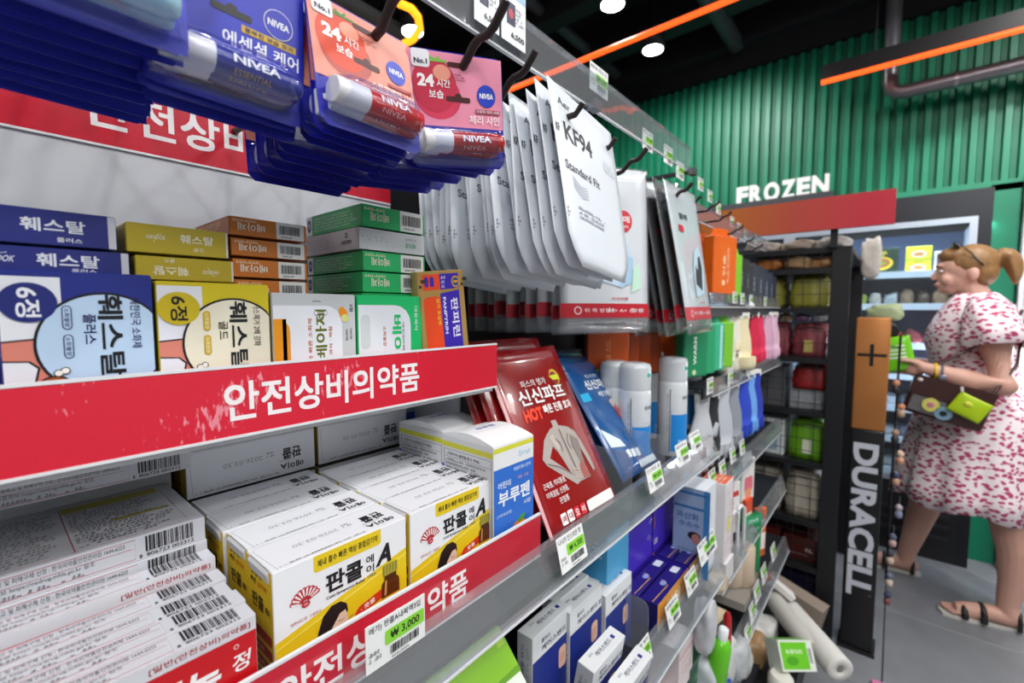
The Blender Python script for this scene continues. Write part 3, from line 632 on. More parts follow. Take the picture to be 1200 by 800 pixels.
def bear(p, W, H):
    w = W/2; p.rect(-w+.6, -H+1, w-.6, -.8, '#c9cdd0', layer=1); p.rrect(-w+.7, -H+1, w-16, -12, 18, '#eceff6', layer=2); p.rect(-w+.7, -H, w-35, -12, '#eceff6', layer=2)
    p.rrect(-w+.7, -H+1, -w+16, -25, 12, '#ef9a14', layer=3); p.rect(-w+.7, -90, -w+9, -25, '#ef9a14', layer=3)
    p.text('닥터베아제', 4, -60, 88, 12, '#66701a', rot=90, bold=.05, layer=4)
    p.text('효과 빠른 소화제', -7.5, -50, 50, 4.3, '#c9603c', rot=90, bold=.01, layer=4); p.text('과식 · 체함', 14, -48, 30, 3.8, '#c9603c', rot=90, layer=4)
    p.text('3정', w-5, -14, 8, 4, '#2a2c30', rot=-90, layer=4); p.ell(w-14, -21, 8.5, 4.6, '#ef9414', rot=-65, layer=4); p.ell(w-12.5, -25, 4.6, 4.3, '#dcd98a', layer=5)
    p.micro(-4, -9, 8, -6, 1, '#3c3c40'); p.text('위에서 작용', w-11, -43, 12, 2.6, '#333', rot=-90, layer=4); p.text('장에서 작용', w-6, -42, 12, 2.6, '#333', rot=-90, layer=4)
    p.ell(-1, -19.5, 2.2, 2.2, '#8a8d92', layer=6); p.ell(-1, -19.5, 1.8, 1.8, '#eceff6', layer=7); p.ell(9, -19.5, 2.2, 2.2, '#8a8d92', layer=6); p.ell(9, -19.5, 1.8, 1.8, '#eceff6', layer=7)
top_row('standing white tablet carton with an orange blob and olive letters', 319, 418, -.45, E+.0155, bear, '#c9cdd0')
def green_(p, W, H):
    w = W/2; G = '#13c06c'; p.rect(-w+.6, -H+1, w-.6, -.8, G, layer=1); p.rrect(-w+.7, -H+1, w-17, -11, 22, '#e6eaf2', layer=2); p.rect(-w+.7, -H+1, w-39, -11, '#e6eaf2', layer=2)
    p.text('베아제', 7, -60, 76, 13, G, rot=-90, bold=.06, layer=3); p.text('대웅제약', w-9, -27, 30, 5, '#d8f2e4', rot=-90, bold=.03, layer=3); p.text('소화불량 · 과식', -10, -55, 40, 4.3, '#c9603c', rot=-90, layer=3)
    p.rrect(-w+3, -60, -w+15, -22, 5, '#cfd6d8', layer=3); p.micro(-w+5, -56, -w+13, -26, 3, '#9aa0a4'); p.text('더블 효소층으로 빠른', 16, -48, 34, 3, '#5a5c60', rot=-90, layer=4)
top_row('standing white and green tablet carton with bright green letters', 419, 495, -.45, E+.0155, green_, '#13c06c')
def panp(p, W, H):
    w = W/2; T = '#b08d4c'; V = '#3a1fb0'; O = '#ee4a18'
    p.rect(-w+.6, -H+1, w-.6, -.8, T, layer=1); p.rect(-w+8, -24, -3, -4, O, layer=2); p.rect(-3, -24, w-9, -4, V, layer=2)
    p.poly([(-w+8, -30), (-3, -27), (w-9, -22.5), (w-9, -16), (w-9, -24)], T, layer=3)
    p.rrect(-w+7, -H+2, -4, -32, 7, O, layer=3); p.poly([(-4, -29), (w-10, -26), (w-10, -H+3), (-4, -H+3)], V, layer=4)
    p.text('판피린', w-20, -62, 52, 13, '#f0ecf6', rot=-90, bold=.05, layer=5); p.text('PANPYRIN', 2, -58, 48, 5, '#f0ecf6', rot=-90, bold=.02, layer=5); p.text('감기 초성엔', -9, -52, 34, 5.4, '#f2d83a', rot=-90, bold=.03, layer=5)
    p.ell(w-15, -15, 7.5, 7.5, '#e0a02c', layer=5); p.ell(w-15, -15, 5.6, 5.6, '#23508c', layer=6); p.text('1', w-15, -15, 3, 8, '#e8a838', rot=-90, bold=.06, layer=7)
    for q in (-w+14, -w+23): p.rrect(q-3, -20, q+3, -7, 3, V, layer=4); p.micro(q-2, -18, q+2, -9, 2, '#e8e4f4')
    p.micro(-1, -23, 7, -6, 3, '#dcd8f0'); p.micro(-w+2, -25, -w+6, -6, 1, '#3c2e18'); p.micro(w-6, -25, w-2, -6, 1, '#3c2e18')
top_row('gold, violet and orange cold tablet carton leaning at the end of the upper shelf', 500, 553, -.45, E+.050, panp, '#c9ab6c', tilt=R(6), z0=E-.104)

# stacks of cartons lying flat behind the front row (faces = long edges with writing)
def lying(label, pa, pb, X, z0, z1, col, pr, Dp=.12, side=None, group=None, yaw=0):
    ya = uX(pa, 300, X).y; yb = uX(pb, 300, X).y; W_ = yb-ya; Hh = z1-z0-.0006
    t = thing('medicine_carton', label, 'medicine box', (X-Dp/2, (ya+yb)/2, z0), (0, 0, R(90)+yaw), group=group)
    b = MB(); b.box((-W_/2, -Dp/2, 0), (W_/2, Dp/2, Hh), M(col, .35), bev=.0009); b.build('carton', t)
    p = Pr(); pr(p, W_*1000, Hh*1000); p.build('front_print', t, (0, -Dp/2, Hh/2))
    if side: p = Pr(); side(p, Dp*1000, Hh*1000); p.build('side_print', t, (-W_/2, 0, Hh/2), (0, 0, R(-90)))
    return t
def f_blue(flip=False):
    def f(p, W, H):
        p.rect(-W/2+.5, -H/2+.4, W/2-5, H/2-.4, '#232c80', layer=1); s = -1 if flip else 1; r = 180 if flip else 0
        p.rect(W/2-5, -H/2+.4, W/2-.4, H/2-.4, '#d9dbe4', layer=1)
        p.text('훼스탈', W/2-5-30, 1.5, 34, 9.5, '#e9ecf6', rot=r, bold=.05, layer=2); p.text('플러스', W/2-5-22, -H/2+4.5, 14, 3.6, '#e9ecf6', rot=r, bold=.03, layer=2)
        p.text('HANDOK', W/2-5-66, 1, 17, 4.4, '#dfe3f0', rot=r, bold=.02, skew=.25, layer=2); p.line([(W/2-5-66-3, -3), (W/2-5-66+1, 4.5), (W/2-5-66+5, 5.2)], .5, '#dfe3f0')
    return f
def f_gold(flip=False):
    def f(p, W, H):
        r = 180 if flip else 0; s = -1 if flip else 1
        p.rect(-W/2+.5, -H/2+.4, W/2-2 , H/2-.4, '#c6b022', layer=1); p.rect(W/2-2, -H/2+.4, W/2-.3, H/2-.4, '#e6e4da', layer=1)
        p.text('훼스탈', s*12, 2*s, 25, 7.6, '#f5f1dc', rot=r, bold=.04, layer=2); p.text('골드', s*13, -6.5*s, 8, 3.2, '#f5f1dc', rot=r, bold=.03, layer=2)
        p.text('HANDOK', -s*17, 1.5*s, 13, 3.6, '#efe8c8', rot=r, bold=.02, skew=.25, layer=2); p.line([(-s*17-2, -3*s), (-s*17+1, 4*s), (-s*17+4, 4.8*s)], .4, '#efe8c8')
    return f
XB = -.474
def lz(px, py): return uX(px, py, XB).z
lying('upper dark blue carton lying on the stack at the end of the shelf', -60, 138, XB, lz(136, 293), lz(138, 254), '#1c2470', f_blue(), Dp=.09)
lying('lower dark blue carton lying just above the standing blue box', -50, 151, XB, lz(150, 327), lz(150, 296), '#1c2470', f_blue(), Dp=.09)
lying('upper yellow carton lying flat, its writing upright', 149, 268, XB, lz(268, 303), lz(268, 272), '#c2ab20', f_gold(), Dp=.10)
lying('lower yellow carton lying flat, its writing upside down', 158, 273, XB, lz(272, 331), lz(272, 305.5), '#c2ab20', f_gold(True), Dp=.10)
def f_bear(cA, tcol):
    def f(p, W, H):
        p.rect(-W/2+.4, -H/2+.4, W/2*.16, H/2-.4, cA, layer=1); p.rect(W/2*.16, -H/2+.4, W/2-3, H/2-.4, '#e9eae8', layer=1)
        p.text('베아제', -W/4+1, 0, 24, H*.44, '#f3ead8', rot=180, bold=.03, layer=2); p.micro(-W/2+3, H*.22, -2, H*.42, 1, '#f0dcc0'); p.bars(W*.12, -H*.2, W/2-7, H*.30, seed=int(W)); p.micro(W*.14, -H*.42, W/2-10, -H*.27, 1, '#2c2c30')
    return f
def f_side(cA, logo=True):
    def f(p, W, H):
        p.rect(-W/2+.4, -H/2+.4, W/2-.4, H/2-.4, cA, layer=1); p.rect(-W/2+.4, -H/2+.4, -W/2+15, H/2-.4, '#e3e6ea', layer=2)
        p.ell(-W/2+8, 0, 5, H*.33, '#2a3c7a', layer=3); p.text('안심', -W/2+8, 0, 6, H*.25, '#eef0f4', layer=4)
        p.micro(-W/2+20, -H*.36, W/2-8, H*.36, 5, '#b9e0c4' if cA[1:3] < '80' else '#f0c890', seed=9)
    return f
OR = '#cf7417'
oz = [(262+0, 283, 'topmost'), (290, 305, 'second'), (308, 327, 'third'), (332, 347, 'fourth')]
oz = [(lz(359, 264), lz(358, 284)), (lz(359, 286.5), lz(359, 305.5)), (lz(359, 308), lz(359, 328)), (lz(359, 330), lz(359, 352))]
for i, (za, zb) in enumerate(oz):
    lying(f'orange tablet carton lying flat with a bar code end, {["topmost", "second", "third", "lowest"][i]} of the orange stack', 270-(0, -1, -2, -3)[i], 360, XB, zb, za, OR, f_bear(OR, ''), Dp=.11, side=f_side('#a8601c'))
GR = '#1fae62'
gz = [(lz(499, 253), lz(498, 276), 425), (lz(497, 275), lz(496, 299), 421), (lz(497, 300), lz(497, 322), 425), (lz(497, 322), lz(497, 345), 424)]
XB = -.462
gz = [(lz(499, 252), lz(498, 275.5), 425), (lz(497, 276.5), lz(496, 299.5), 421), (lz(497, 300.5), lz(497, 321.5), 425), (lz(497, 322.5), lz(497, 344), 424)]
def f_white(p, W, H):
    p.rect(-W/2+.4, -H/2+.4, W/2-.4, H/2-.4, '#d6d9dc', layer=1); p.text('베아제', W/4+2, -2, 15, H*.3, '#4fae86', rot=180, bold=.02, layer=2); p.micro(-W/2+4, -H*.1, 2, H*.2, 2, '#a8acb0', dens=.6); p.micro(W/4-6, H*.12, W/2-5, H*.3, 1, '#8a8e94')
def s_white(p, W, H):
    p.rect(-W/2+.4, -H/2+.4, W/2-.4, H/2-.4, '#c2c5ca', layer=1); p.rect(-W/2+.4, -H/2+.4, -W/2+2, H/2-.4, '#2aa866', layer=2); p.micro(-W/2+8, -H*.3, 14, H*.3, 5, '#8a8d94'); p.text('대웅제약', W/2-26, -3, 22, 5, '#2c2e34', bold=.03, layer=3); p.ell(W/2-26, 5, 3.2, 3.2, '#4a4c52', layer=3); p.ell(W/2-26, 5, 1.6, 1.6, '#c2c5ca', layer=4)
for i, (za, zb, pa) in enumerate(gz):
    if i == 1: lying('pale grey tablet carton lying between the green ones', pa, 497, XB, zb, za, '#d0d3d6', f_white, Dp=.13, side=s_white)
    else: lying(f'green tablet carton lying flat, {["topmost", "", "third from the top", "lowest"][i]} of the green stack', pa, 498, XB, zb, za, GR, f_bear('#22b868', ''), Dp=.13, side=f_side(GR))
# the cartons that carry those stacks, down to the shelf (their edges show in the gaps)
for pa, pb, X, zt, col, nm in ((-60, 150, -.476, lz(150, 327), '#1c2470', 'dark blue'), (158, 272, -.476, lz(272, 333), '#c2ab20', 'yellow'), (275, 359, -.476, oz[3][1]-.0006, OR, 'orange'), (424, 496, -.464, gz[3][1], GR, 'green')):
    n = max(1, round((zt-UZ)/.024)); h = (zt-UZ)/n
    for k in range(n):
        lying(f'{nm} tablet carton low behind the standing front box, {ORD[k]} from the shelf', pa, pb, X, UZ+k*h, UZ+(k+1)*h, col, lambda p, W, H: p.rect(-W/2+1, -1, W/2-1, 1, '#e6e8ea'), Dp=.1, group=f'{nm} cartons under the visible stack')
lying('grey-white tablet carton peeping over the stacks at the back', 352, 398, -.62, E+.085, E+.111, '#b9bbbe', lambda p, W, H: (p.micro(-W/2+4, -6, 0, 6, 3, '#8a8c90'), p.text('대웅', 14, 0, 10, 6, '#3a3c42')), Dp=.06)
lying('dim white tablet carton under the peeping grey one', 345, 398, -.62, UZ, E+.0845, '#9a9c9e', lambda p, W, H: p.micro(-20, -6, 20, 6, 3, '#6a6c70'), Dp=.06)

# ------------------------------------------------------------ lower medicine shelf
LZ = E-.334
# cold remedy boxes with the bottle
def fan(p, cx, cz, r, T=lambda x, z: (x, z)):
    n = 9; a0, a1 = 172, 18
    for k in range(n):
        A0 = a0+(a1-a0)*k/n; A1 = a0+(a1-a0)*(k+1)/n; Am = (A0+A1)/2
        pts = [(cx+r*.18*math.cos(R(A0)), cz+r*.18*math.sin(R(A0))), (cx+r*math.cos(R(A0)), cz+r*math.sin(R(A0))), (cx+r*1.07*math.cos(R(Am)), cz+r*1.07*math.sin(R(Am))), (cx+r*math.cos(R(A1)), cz+r*math.sin(R(A1))), (cx+r*.18*math.cos(R(A1)), cz+r*.18*math.sin(R(A1)))]
        p.poly(pts, '#b5202c', layer=4)
        q = lambda ang, rr: (cx+rr*math.cos(R(ang)), cz+rr*math.sin(R(ang)))
        p.poly([q(A0, r*.42), q(A0-.5, r*.93), q(Am, r*.98), q(Am, r*.45)], '#f2eef0', layer=5)
    p.ell(cx, cz-r*.1, r*.28, r*.22, '#b5202c', layer=6); p.ell(cx, cz-r*.1, r*.15, r*.1, '#d8848a', layer=7)
def pankol_front(W, H):
    p = Pr(); w, h = W/2, H/2; Y = '#e6c81c'
    p.rect(-w+.6, -h+.6, w-.6, h-.6, '#eceef3', layer=1)
    p.poly([(-w+.6, -h+.6), (w-.6, -h+.6), (w-.6, 27), (-w+.6, -3)], Y, layer=2); p.poly([(-w+.6, -10), (w-.6, 20), (w-.6, 22), (-w+.6, -8)], '#efdc50', layer=3)
    p.rrect(-32, h-16, 36, h-1, 3, Y, layer=3); p.rect(-32, h-6, 36, h-.7, Y, layer=3); p.text('체내 흡수 빠른 액상 종합감기약', 2, h-8.6, 61, 6.6, '#26221a', bold=.04, layer=4)
    p.text('판콜', -3, h-31, 37, 18.5, '#17161a', bold=.075, layer=4); p.text('에', 23.5, h-26.5, 8.5, 8, '#17161a', bold=.03, layer=4); p.text('이', 23.5, h-36, 8.5, 8, '#17161a', bold=.03, layer=4); p.text('A', 41, h-28, 18, 20, '#17161a', bold=.05, skew=.25, layer=4)
    p.text('Cold Symptoms Relief', -2, h-44.5, 39, 3.6, '#2a2a2e', bold=.02, layer=4); p.text('내복액', 25, h-43.5, 9, 2.8, '#6a6c70', layer=4)
    fan(p, -40, h-38, 13.5); p.text('SINCE 1897', -40, h-52, 27, 2.8, '#b56a70', bold=.0, layer=4)
    # kneeling bottle and name tag
    p.poly([(6, -20), (38, -12), (38, -3), (11, -9), (6, -14)], '#d23a22', layer=5); p.text('· 콧물', 20, -11.5, 16, 5, '#f8efe6', rot=13, bold=.04, layer=6)
    bx = 46; p.rrect(bx-10.5, -26, bx+10.5, 4, 6, '#5a2e10', layer=7); p.rect(bx-10.5, -38, bx+10.5, -14, '#d8a21c', layer=8); p.rect(bx-7, 2, bx+7, 9, '#4a260e', layer=7); p.rrect(bx-8.5, 8, bx+8.5, 19.5, 1.5, '#a9a23c', layer=8)
    for k in range(5): p.rect(bx-8.3+3.5*k, 9.5, bx-7+3.5*k, 18.5, '#7e7a26', layer=9)
    p.poly([(bx-8, -12), (bx-5, -12), (bx-4.4, 3), (bx-6.4, 3)], '#c9905a', layer=9); p.ell(bx, -24, 6, 4.6, '#c8501c', 0, 180, layer=9); p.rect(bx-10.5, -17, bx+10.5, -15.5, '#e6c040', layer=9)
    # girl with long hair
    G = lambda *q: [(x, z+(9 if z > -h+2 else 0)) for x, z in q]
    p.poly(G((-34, -h+.8), (-30, -22), (-25, -9), (-17, -3), (-8, -3), (-2, -8), (-1, -15), (-4, -20), (-9, -h+.8)), '#201c1e', layer=5)
    p.poly(G((-16, -h+.8), (-17, -24), (-9, -14), (-3.5, -13), (-2, -18), (-1, -22), (-3, -26), (-2.5, -30), (-6, -34), (-6, -h+.8)), '#e3c7b2', layer=6)
    p.line(G((-11, -20.5), (-7.5, -21.2), (-5, -20.4)), .5, '#2a2022', layer=7); p.line(G((0, -24), (4, -21.5)), .5, '#2a2022', layer=7); p.line(G((1, -27), (6, -26)), .5, '#2a2022', layer=7)
    p.ell(-6, -22, 4.2, 3, '#f2f2f0', layer=7)
    return p
def pankol_side(W, H):
    p = Pr(); w, h = W/2, H/2; Y = '#d6b41c'; p.rect(-w+.6, -h+.6, w-.6, h-.6, Y, layer=1)
    p.text('증상에', -6, h-12, 22, 5.2, '#3a2c12', bold=.03, layer=2); p.text('빠른', -12, h-19.5, 12, 5, '#3a2c12', bold=.03, layer=2); p.text('감기약', 6, h-20, 19, 5, '#c03818', bold=.04, layer=2)
    p.text('판콜', -4, h-36, 25, 13, '#241a0c', bold=.06, layer=2); p.text('에이', 16, h-38, 9, 7, '#241a0c', bold=.03, layer=2)
    for k in range(4): p.rrect(-w+4, -8-13*k, w-4, 1-13*k, 1.5, '#9c1c18', layer=2); p.micro(-w+7, -6.5-13*k, w-8, -.5-13*k, 1, '#e8c8a0')
    return p
def pankol_top(W, D):
    p = Pr(); w, d = W/2, D/2; p.rect(-w+.5, -d+.5, w-.5, d-.5, '#e4e6ec', layer=1)
    p.line([(-w+6, -d+1), (-w+3, d-5), (-w+10, d-1.5), (w-2, d-1.2)], .35, '#8a8c94')
    for dx, s in ((0, 1),):
        p.text('판콜', 43, 0, 24, 15, '#17161a', rot=180, bold=.07, layer=3); p.text('에이A', 24, -9, 23, 8, '#17161a', rot=180, bold=.05, layer=3) if False else None
    p.text('에이A', 43, -16, 30, 8.5, '#17161a', rot=180, bold=.05, layer=3); p.micro(27, -9.5, 56, -7.5, 1, '#4a4a50')
    p.text('2026.03.30', -15, 2, 44, 5.4, '#9a9ca4', rot=180, bold=-.005, layer=3); p.micro(12, 0, 22, 8, 2, '#6a6a72'); p.micro(-w+8, -d+3, w-22, -d+6.5, 1, '#3c3c44', seed=5)
    return p
PW, PD, PH = .1335, .0535, .118
def mk_pk():
    t = carton('cold_remedy_box', 'medicine box', PW, PD, PH, '#dfe1e6', {'front': pankol_front(PW*1000, PH*1000), 'left': pankol_side(PD*1000, PH*1000), 'top': pankol_top(PW*1000, PD*1000)}, flaps=None)
    b = MB(); b.prism([(-PW/2+.0006, PH-.0002), (-PW/2-.0022, PH-.003), (-PW/2-.0004, PH-.012)], -PD/2+.006, PD/2-.008, M('#c8cad0', .4), ax='y'); b.build('tuck_flap', t)
    return t
KP = Kit(mk_pk)
c1y = (uZ(316, 672, E-.216).y+uZ(474, 604, E-.216).y)/2
ordn = ['front', 'second', 'third', 'rearmost']
for i in range(4):
    KP.put(f'{("front", "second", "third", "fourth")[i]} box of the cold remedy column beside the tablet boxes', (-.381-PD/2-i*(PD+.0006), c1y+(0, .0012, -.001, .001)[i], LZ), (0, 0, R(90)+(0, .01, -.012, 0)[i]), group='cold remedy boxes')
c2y = c1y+PW+.0025
for i in range(4):
    KP.put(f'{ordn[i]} box of the second cold remedy column, next to the children\'s syrup', (-.379-PD/2-i*(PD-.007), c2y+(.0008, -.0015, .001, 0)[i], LZ+.0022), (0, 0, R(90)+(0, -.008, .01, 0)[i]), group='cold remedy boxes')
# boxes lying on their backs on top of the rear ones: the flap ends look out
LW, LD = .148, .082
def mk_pl():
    t = thing('cold_remedy_box', '', 'medicine box'); b = MB(); b.box((-LW/2, -LD/2, 0), (LW/2, LD/2, .054), M('#dfe1e6', .38), bev=.0008); b.build('carton', t)
    p = pankol_top(LW*1000, 54); p.build('front_print', t, (0, -LD/2, .027))
    p = Pr(); p.rect(-73, -40, 73, 40, '#8f8a4a', layer=1); p.rect(-70, -38, 70, 38, '#6a6a6c', layer=2); p.micro(-68, -36, 68, 36, 18, '#3c3c40', seed=4); p.build('top_print', t, (0, 0, .054), (R(-90), 0, 0))
    p = Pr(); p.rect(-40, -26, 40, 26, '#b89a1c', layer=1); p.text('판콜에이', 16, 0, 34, 8, '#2c2410', rot=90, bold=.05); p.micro(-36, -20, 5, 20, 6, '#5a4a14'); p.build('side_print', t, (-LW/2, 0, .027), (0, 0, R(-90)))
    return t
KL = Kit(mk_pl)
XL = -.602
for j, (pa, nm) in enumerate(((216, 'the first'), (373, 'the second'))):
    yc = uX(pa, 520, XL).y+LW/2
    KL.put(f'white cold remedy box lying on its back at the rear above {nm} column', (XL-LD/2, yc, E-.2155), (0, 0, R(90)), group='cold remedy boxes lying at the rear')
    for k in range(2): KL.put(f'cold remedy box lying low behind {nm} column, {("lowest", "second")[k]} of its pile', (XL-LD/2, yc, LZ+.0592*k), (0, 0, R(90)), group='hidden cold remedy boxes at the back')
# pain tablets: red fronted boxes standing like books, and lying ones behind
TW, TD, TH = .155, .0215, .099
def tyl_edge(W, H, top=False):
    p = Pr(); w, h = W/2, H/2; p.rect(-w+.3, -h+.3, w-.3, h-.3, '#cbcdd5', layer=1)
    p.frame(-w+3, -h+2.2, w-52, h-2.2, .5, '#b01c28'); p.line([(-w+3, h*.1), (w-54, h*.1)], .35, '#b01c28')
    p.text('부작용보고 및 피해구제 신청 : 한국의약품안전관리원 1644-6223', -w+54, h*.52, 84, h*.42, '#46464c', bold=.0, layer=3)
    p.text('의약품정보 https://nedrug.mfds.go.kr 참조', -w+44, -h*.12, 66, h*.42, '#5a5a60', bold=-.002, layer=3); p.micro(-w+6, -h*.8, w-80, -h*.4, 1, '#4a4a50', seed=3)
    p.bars(w-45, -h*.42, w-9, h*.86, seed=11); p.text('8', w-48.5, -h*.68, 2, h*.3, '#1c1c20', layer=3); p.text('806723 002312', w-27, -h*.68, 35, h*.3, '#1c1c20', bold=.01, layer=3)
    return p
def mk_ty():
    p = Pr(); p.rect(-77, -49, 77, 49, '#c4121c', layer=1); p.rect(-77, 38, 77, 49, '#cfd1d8', layer=2); p.text('[일반(안전상비)의약품]', 42, 43.3, 62, 5.2, '#a8101c', bold=.02, layer=3)
    p.text('타이레놀', 4, 14, 96, 26, '#f2f0f2', bold=.07, skew=.22, layer=3); p.text('정', 66, 18, 12, 14, '#f2f0f2', bold=.03, skew=.15, layer=3); p.ell(63, 31, 1.8, 1.8, '#f2e0e0', layer=3); p.ell(63, 31, 1.3, 1.3, '#c4121c', layer=4)
    return carton('pain_tablet_box', 'medicine box', TW, TD, TH, '#cbcdd5', {'front': p, 'top': tyl_edge(TW*1000, TD*1000)}, flaps=None)
KT = Kit(mk_ty)
ty = uZ(299, 719, E-.236).y-TW/2
for i in range(5):
    nm = ['front red faced pain tablet box, its red face above the strip', 'second pain tablet box from the front, standing on edge', 'third pain tablet box from the front, standing on edge', 'fourth pain tablet box from the front, standing on edge', 'fifth standing pain tablet box, against the lying stack'][i]
    KT.put(nm, (-.3685-TD/2-i*.0225-(.006 if i == 4 else 0), ty+(0, .001, -.001, .0015, .002)[i], LZ+(.0, .001, .0, .0015, .010)[i]), (0, 0, R(90)+(0, .006, -.006, .01, 0)[i]), group='pain tablet boxes')
b = MB(); b.box((-.487, ty-.07, LZ), (-.464, ty+.07, LZ+.0095), WH2); tag(b.build('shelf_riser'), 'pale strip under the fifth standing tablet box', 'riser')
def mk_tl():
    t = thing('pain_tablet_box', '', 'medicine box'); b = MB(); b.box((-TW/2, -.066, 0), (TW/2, .066, .0215), M('#cbcdd5', .38), bev=.0008); b.build('carton', t)
    tyl_edge(TW*1000, 21.5).build('front_print', t, (0, -.066, .01075))
    p = Pr(); p.rect(-76, -65, 76, 65, '#bfc1c6', layer=1); p.frame(-70, -60, 66, 58, .6, '#b01c28'); p.rect(-10, 40, 64, 57, '#b0a22a', layer=2); p.rect(-69, -58, -12, 56, '#b9babd', layer=2)
    p.micro(-67, -56, -14, 54, 18, '#4a4a50', seed=6); p.micro(-8, -56, 62, 38, 16, '#4a4a50', seed=7); p.line([(-11, -60), (-11, 58)], .6, '#b01c28'); p.rect(20, -12, 62, -8, '#b0a22a', layer=4); p.build('top_print', t, (0, 0, .0215), (R(-90), 0, 0))
    return t
KY = Kit(mk_tl)
ty2 = uX(241, 625, -.492).y-TW/2
for k in range(6):
    KY.put(('pain tablet box lying flat with a bar code edge, topmost of the middle stack', 'pain tablet box lying flat, second from the top of the middle stack', 'pain tablet box lying flat, third from the top of the middle stack', 'pain tablet box lying flat, fourth from the top of the middle stack', 'pain tablet box low in the lying stack, fifth from the top', 'pain tablet box at the bottom of the lying stack')[k],
        (-.5585+(.0, .001, -.001, .0, 0, 0)[k], ty2+(0, .0008, .0012, -.001, 0, 0)[k], E-.196-.0217*(k+1)), (0, 0, R(90)), group='lying pain tablet boxes')
ty3 = uX(209, 545, -.628).y-TW/2
for k in range(3):
    pass
KY.put('pain tablet box lying high at the back, just under the upper red strip', (-.645, ty3, E-.172), (0, 0, R(90)), group='lying pain tablet boxes')
b = MB(); b.box((-.662, ty3-.07, LZ), (-.628, ty3+.07, E-.1725), M('#b9bbc0', .5)); tag(b.build('carton_filler'), 'plain grey carton behind the lying tablet stack', 'box')
# children's syrup
SWd, SDp, SHt = .079, .098, .164
def mk_br():
    W, D, H = SWd*1000, SDp*1000, SHt*1000; w, h = W/2, H/2
    p = Pr(); p.rect(-w+.5, -h, w-.5, h-.5, '#e8eaee', layer=1); p.rect(-w+.5, -h+.5, w-.5, h-30, '#2f6fd0', layer=2); p.rect(-w+.5, h-9, w-.5, h-3, '#d8d838', layer=2); p.micro(-w+4, h-8, w-4, h-4, 1, '#6a6a20')
    p.text('Syrup', w-20, h-19, 24, 9, '#8fc4e0', skew=.3, bold=.0, layer=3); p.text('해열진통소염제', w-24, h-37, 34, 5, '#cfe0f6', bold=.02, layer=3)
    p.text('어린이', -w+20, h-52, 24, 9, '#eef4fc', bold=.03, layer=3); p.text('해열 · 진통', w-22, h-50, 22, 4, '#e2a0a8', layer=3); p.text('부루펜', 0, h-70, 62, 20, '#f2f6fc', bold=.06, layer=3); p.text('시럽', w-14, h-87, 14, 6, '#eef4fc', bold=.02, layer=3); p.text('(이부프로펜)', -w+20, h-91, 28, 5, '#cfe0f6', layer=3)
    p.ell(10, h-122, 17, 15, '#e08a1c', layer=3); p.ell(14, h-106, 8, 3.5, '#4a9a3a', rot=25, layer=4)
    q = Pr(); d = D/2; q.rect(-d+.5, -h, d-.5, h-.5, '#d4d6da', layer=1); q.rect(-d+.5, h-15, d-.5, h-8, '#cfcf3a', layer=2); q.micro(-d+3, h-14, d-4, h-9, 1, '#6a6a20'); q.rect(-d+.5, h-200, -d+5, h-40, '#2f52b8', layer=2)
    q.frame(-d+6, -h+5, d-3, h-18, .9, '#24262c'); q.text('(전문가의 설명을 듣고 복용)', -6, h-24, 62, 5, '#2c2e34', bold=.02, layer=3); q.micro(-d+9, -10, d-7, h-29, 12, '#45474e', seed=13); q.line([(-d+6, h-28), (d-3, h-28)], .4, '#5a5c62')
    r = Pr(); r.rect(-w+.5, -d+.5, w-.5, d-.5, '#eceef1', layer=1); r.text('부루펜', -2, 20, 34, 11, '#5560b0', rot=0, bold=.03, layer=2); r.line([(-w+4, 6), (w-4, 6)], .4, '#9a9ca4')
    t = thing('syrup_box', '', 'medicine box'); b = MB(); b.box((-SWd/2, -SDp/2, 0), (SWd/2, SDp/2, SHt), M('#e2e4e8', .38), bev=.0009); b.build('carton', t)
    on('front', SWd, SDp, SHt, p, t); on('left', SWd, SDp, SHt, q, t)
    # bulging lid
    n = 10; b = MB(); prof = [(-SDp/2+.0004, SHt+.0002)]+[(-SDp/2+SDp*k/n, SHt+.0004+.0085*math.sin(math.pi*k/n)) for k in range(1, n)]+[(SDp/2-.0004, SHt+.0002)]
    b.prism(prof, -SWd/2+.0006, SWd/2-.0006, M('#eceef1', .38), ax='x'); b.build('lid_flap', t)
    r.build('top_print', t, (0, 0, SHt+.0005), (R(-90), 0, 0), surf=lambda x, z: -.0088*math.sin(math.pi*min(1, max(0, (z+SDp/2)/SDp)))) if False else None
    lp = Pr(); lp.text('부루펜', 0, 0, 34, 9, '#5560b0', bold=.03); lp.line([(-w+6, -12), (w-4, -12)], .4, '#9a9ca4'); lp.build('top_print', t, (0, .004, SHt+.0092), (R(-90), 0, 0))
    return t
KB = Kit(mk_br)
yb0 = uZ(580, 525, E-.17).y+SWd/2
KB.put('blue and white children\'s syrup box with a bulging lid, the front one', (-.370-SDp/2, yb0+.0005, LZ), (0, 0, R(90)-.02))
KB.put('blue and white children\'s syrup box with a bulging lid, the rear one', (-.370-SDp*1.5-.002, yb0+.004, LZ), (0, 0, R(90)+.015))
p = Pr(); p.rect(-38, -60, 38, 28, '#2a4aa8', layer=1); p.rect(-38, 28, 38, 60, '#8fa8b4', layer=1); p.rect(-38, 52, 38, 60, '#a8a83a', layer=2); p.text('부루펜', 6, -6, 46, 18, '#c9d6ea', bold=.05, layer=3); p.text('Syrup', 10, 40, 26, 9, '#5a8aa0', skew=.3, layer=3)
o = carton('syrup_box', 'medicine box', .078, .03, .121, '#b9c0c8', {'front': p}); o['label'] = 'tilted blue syrup box half hidden under the red strip'
o.matrix_basis = Matrix.Translation((-.625, uX(480, 500, -.61).y, E-.2645)) @ Matrix.Rotation(R(-10), 4, 'Y') @ Matrix.Rotation(R(90), 4, 'Z')
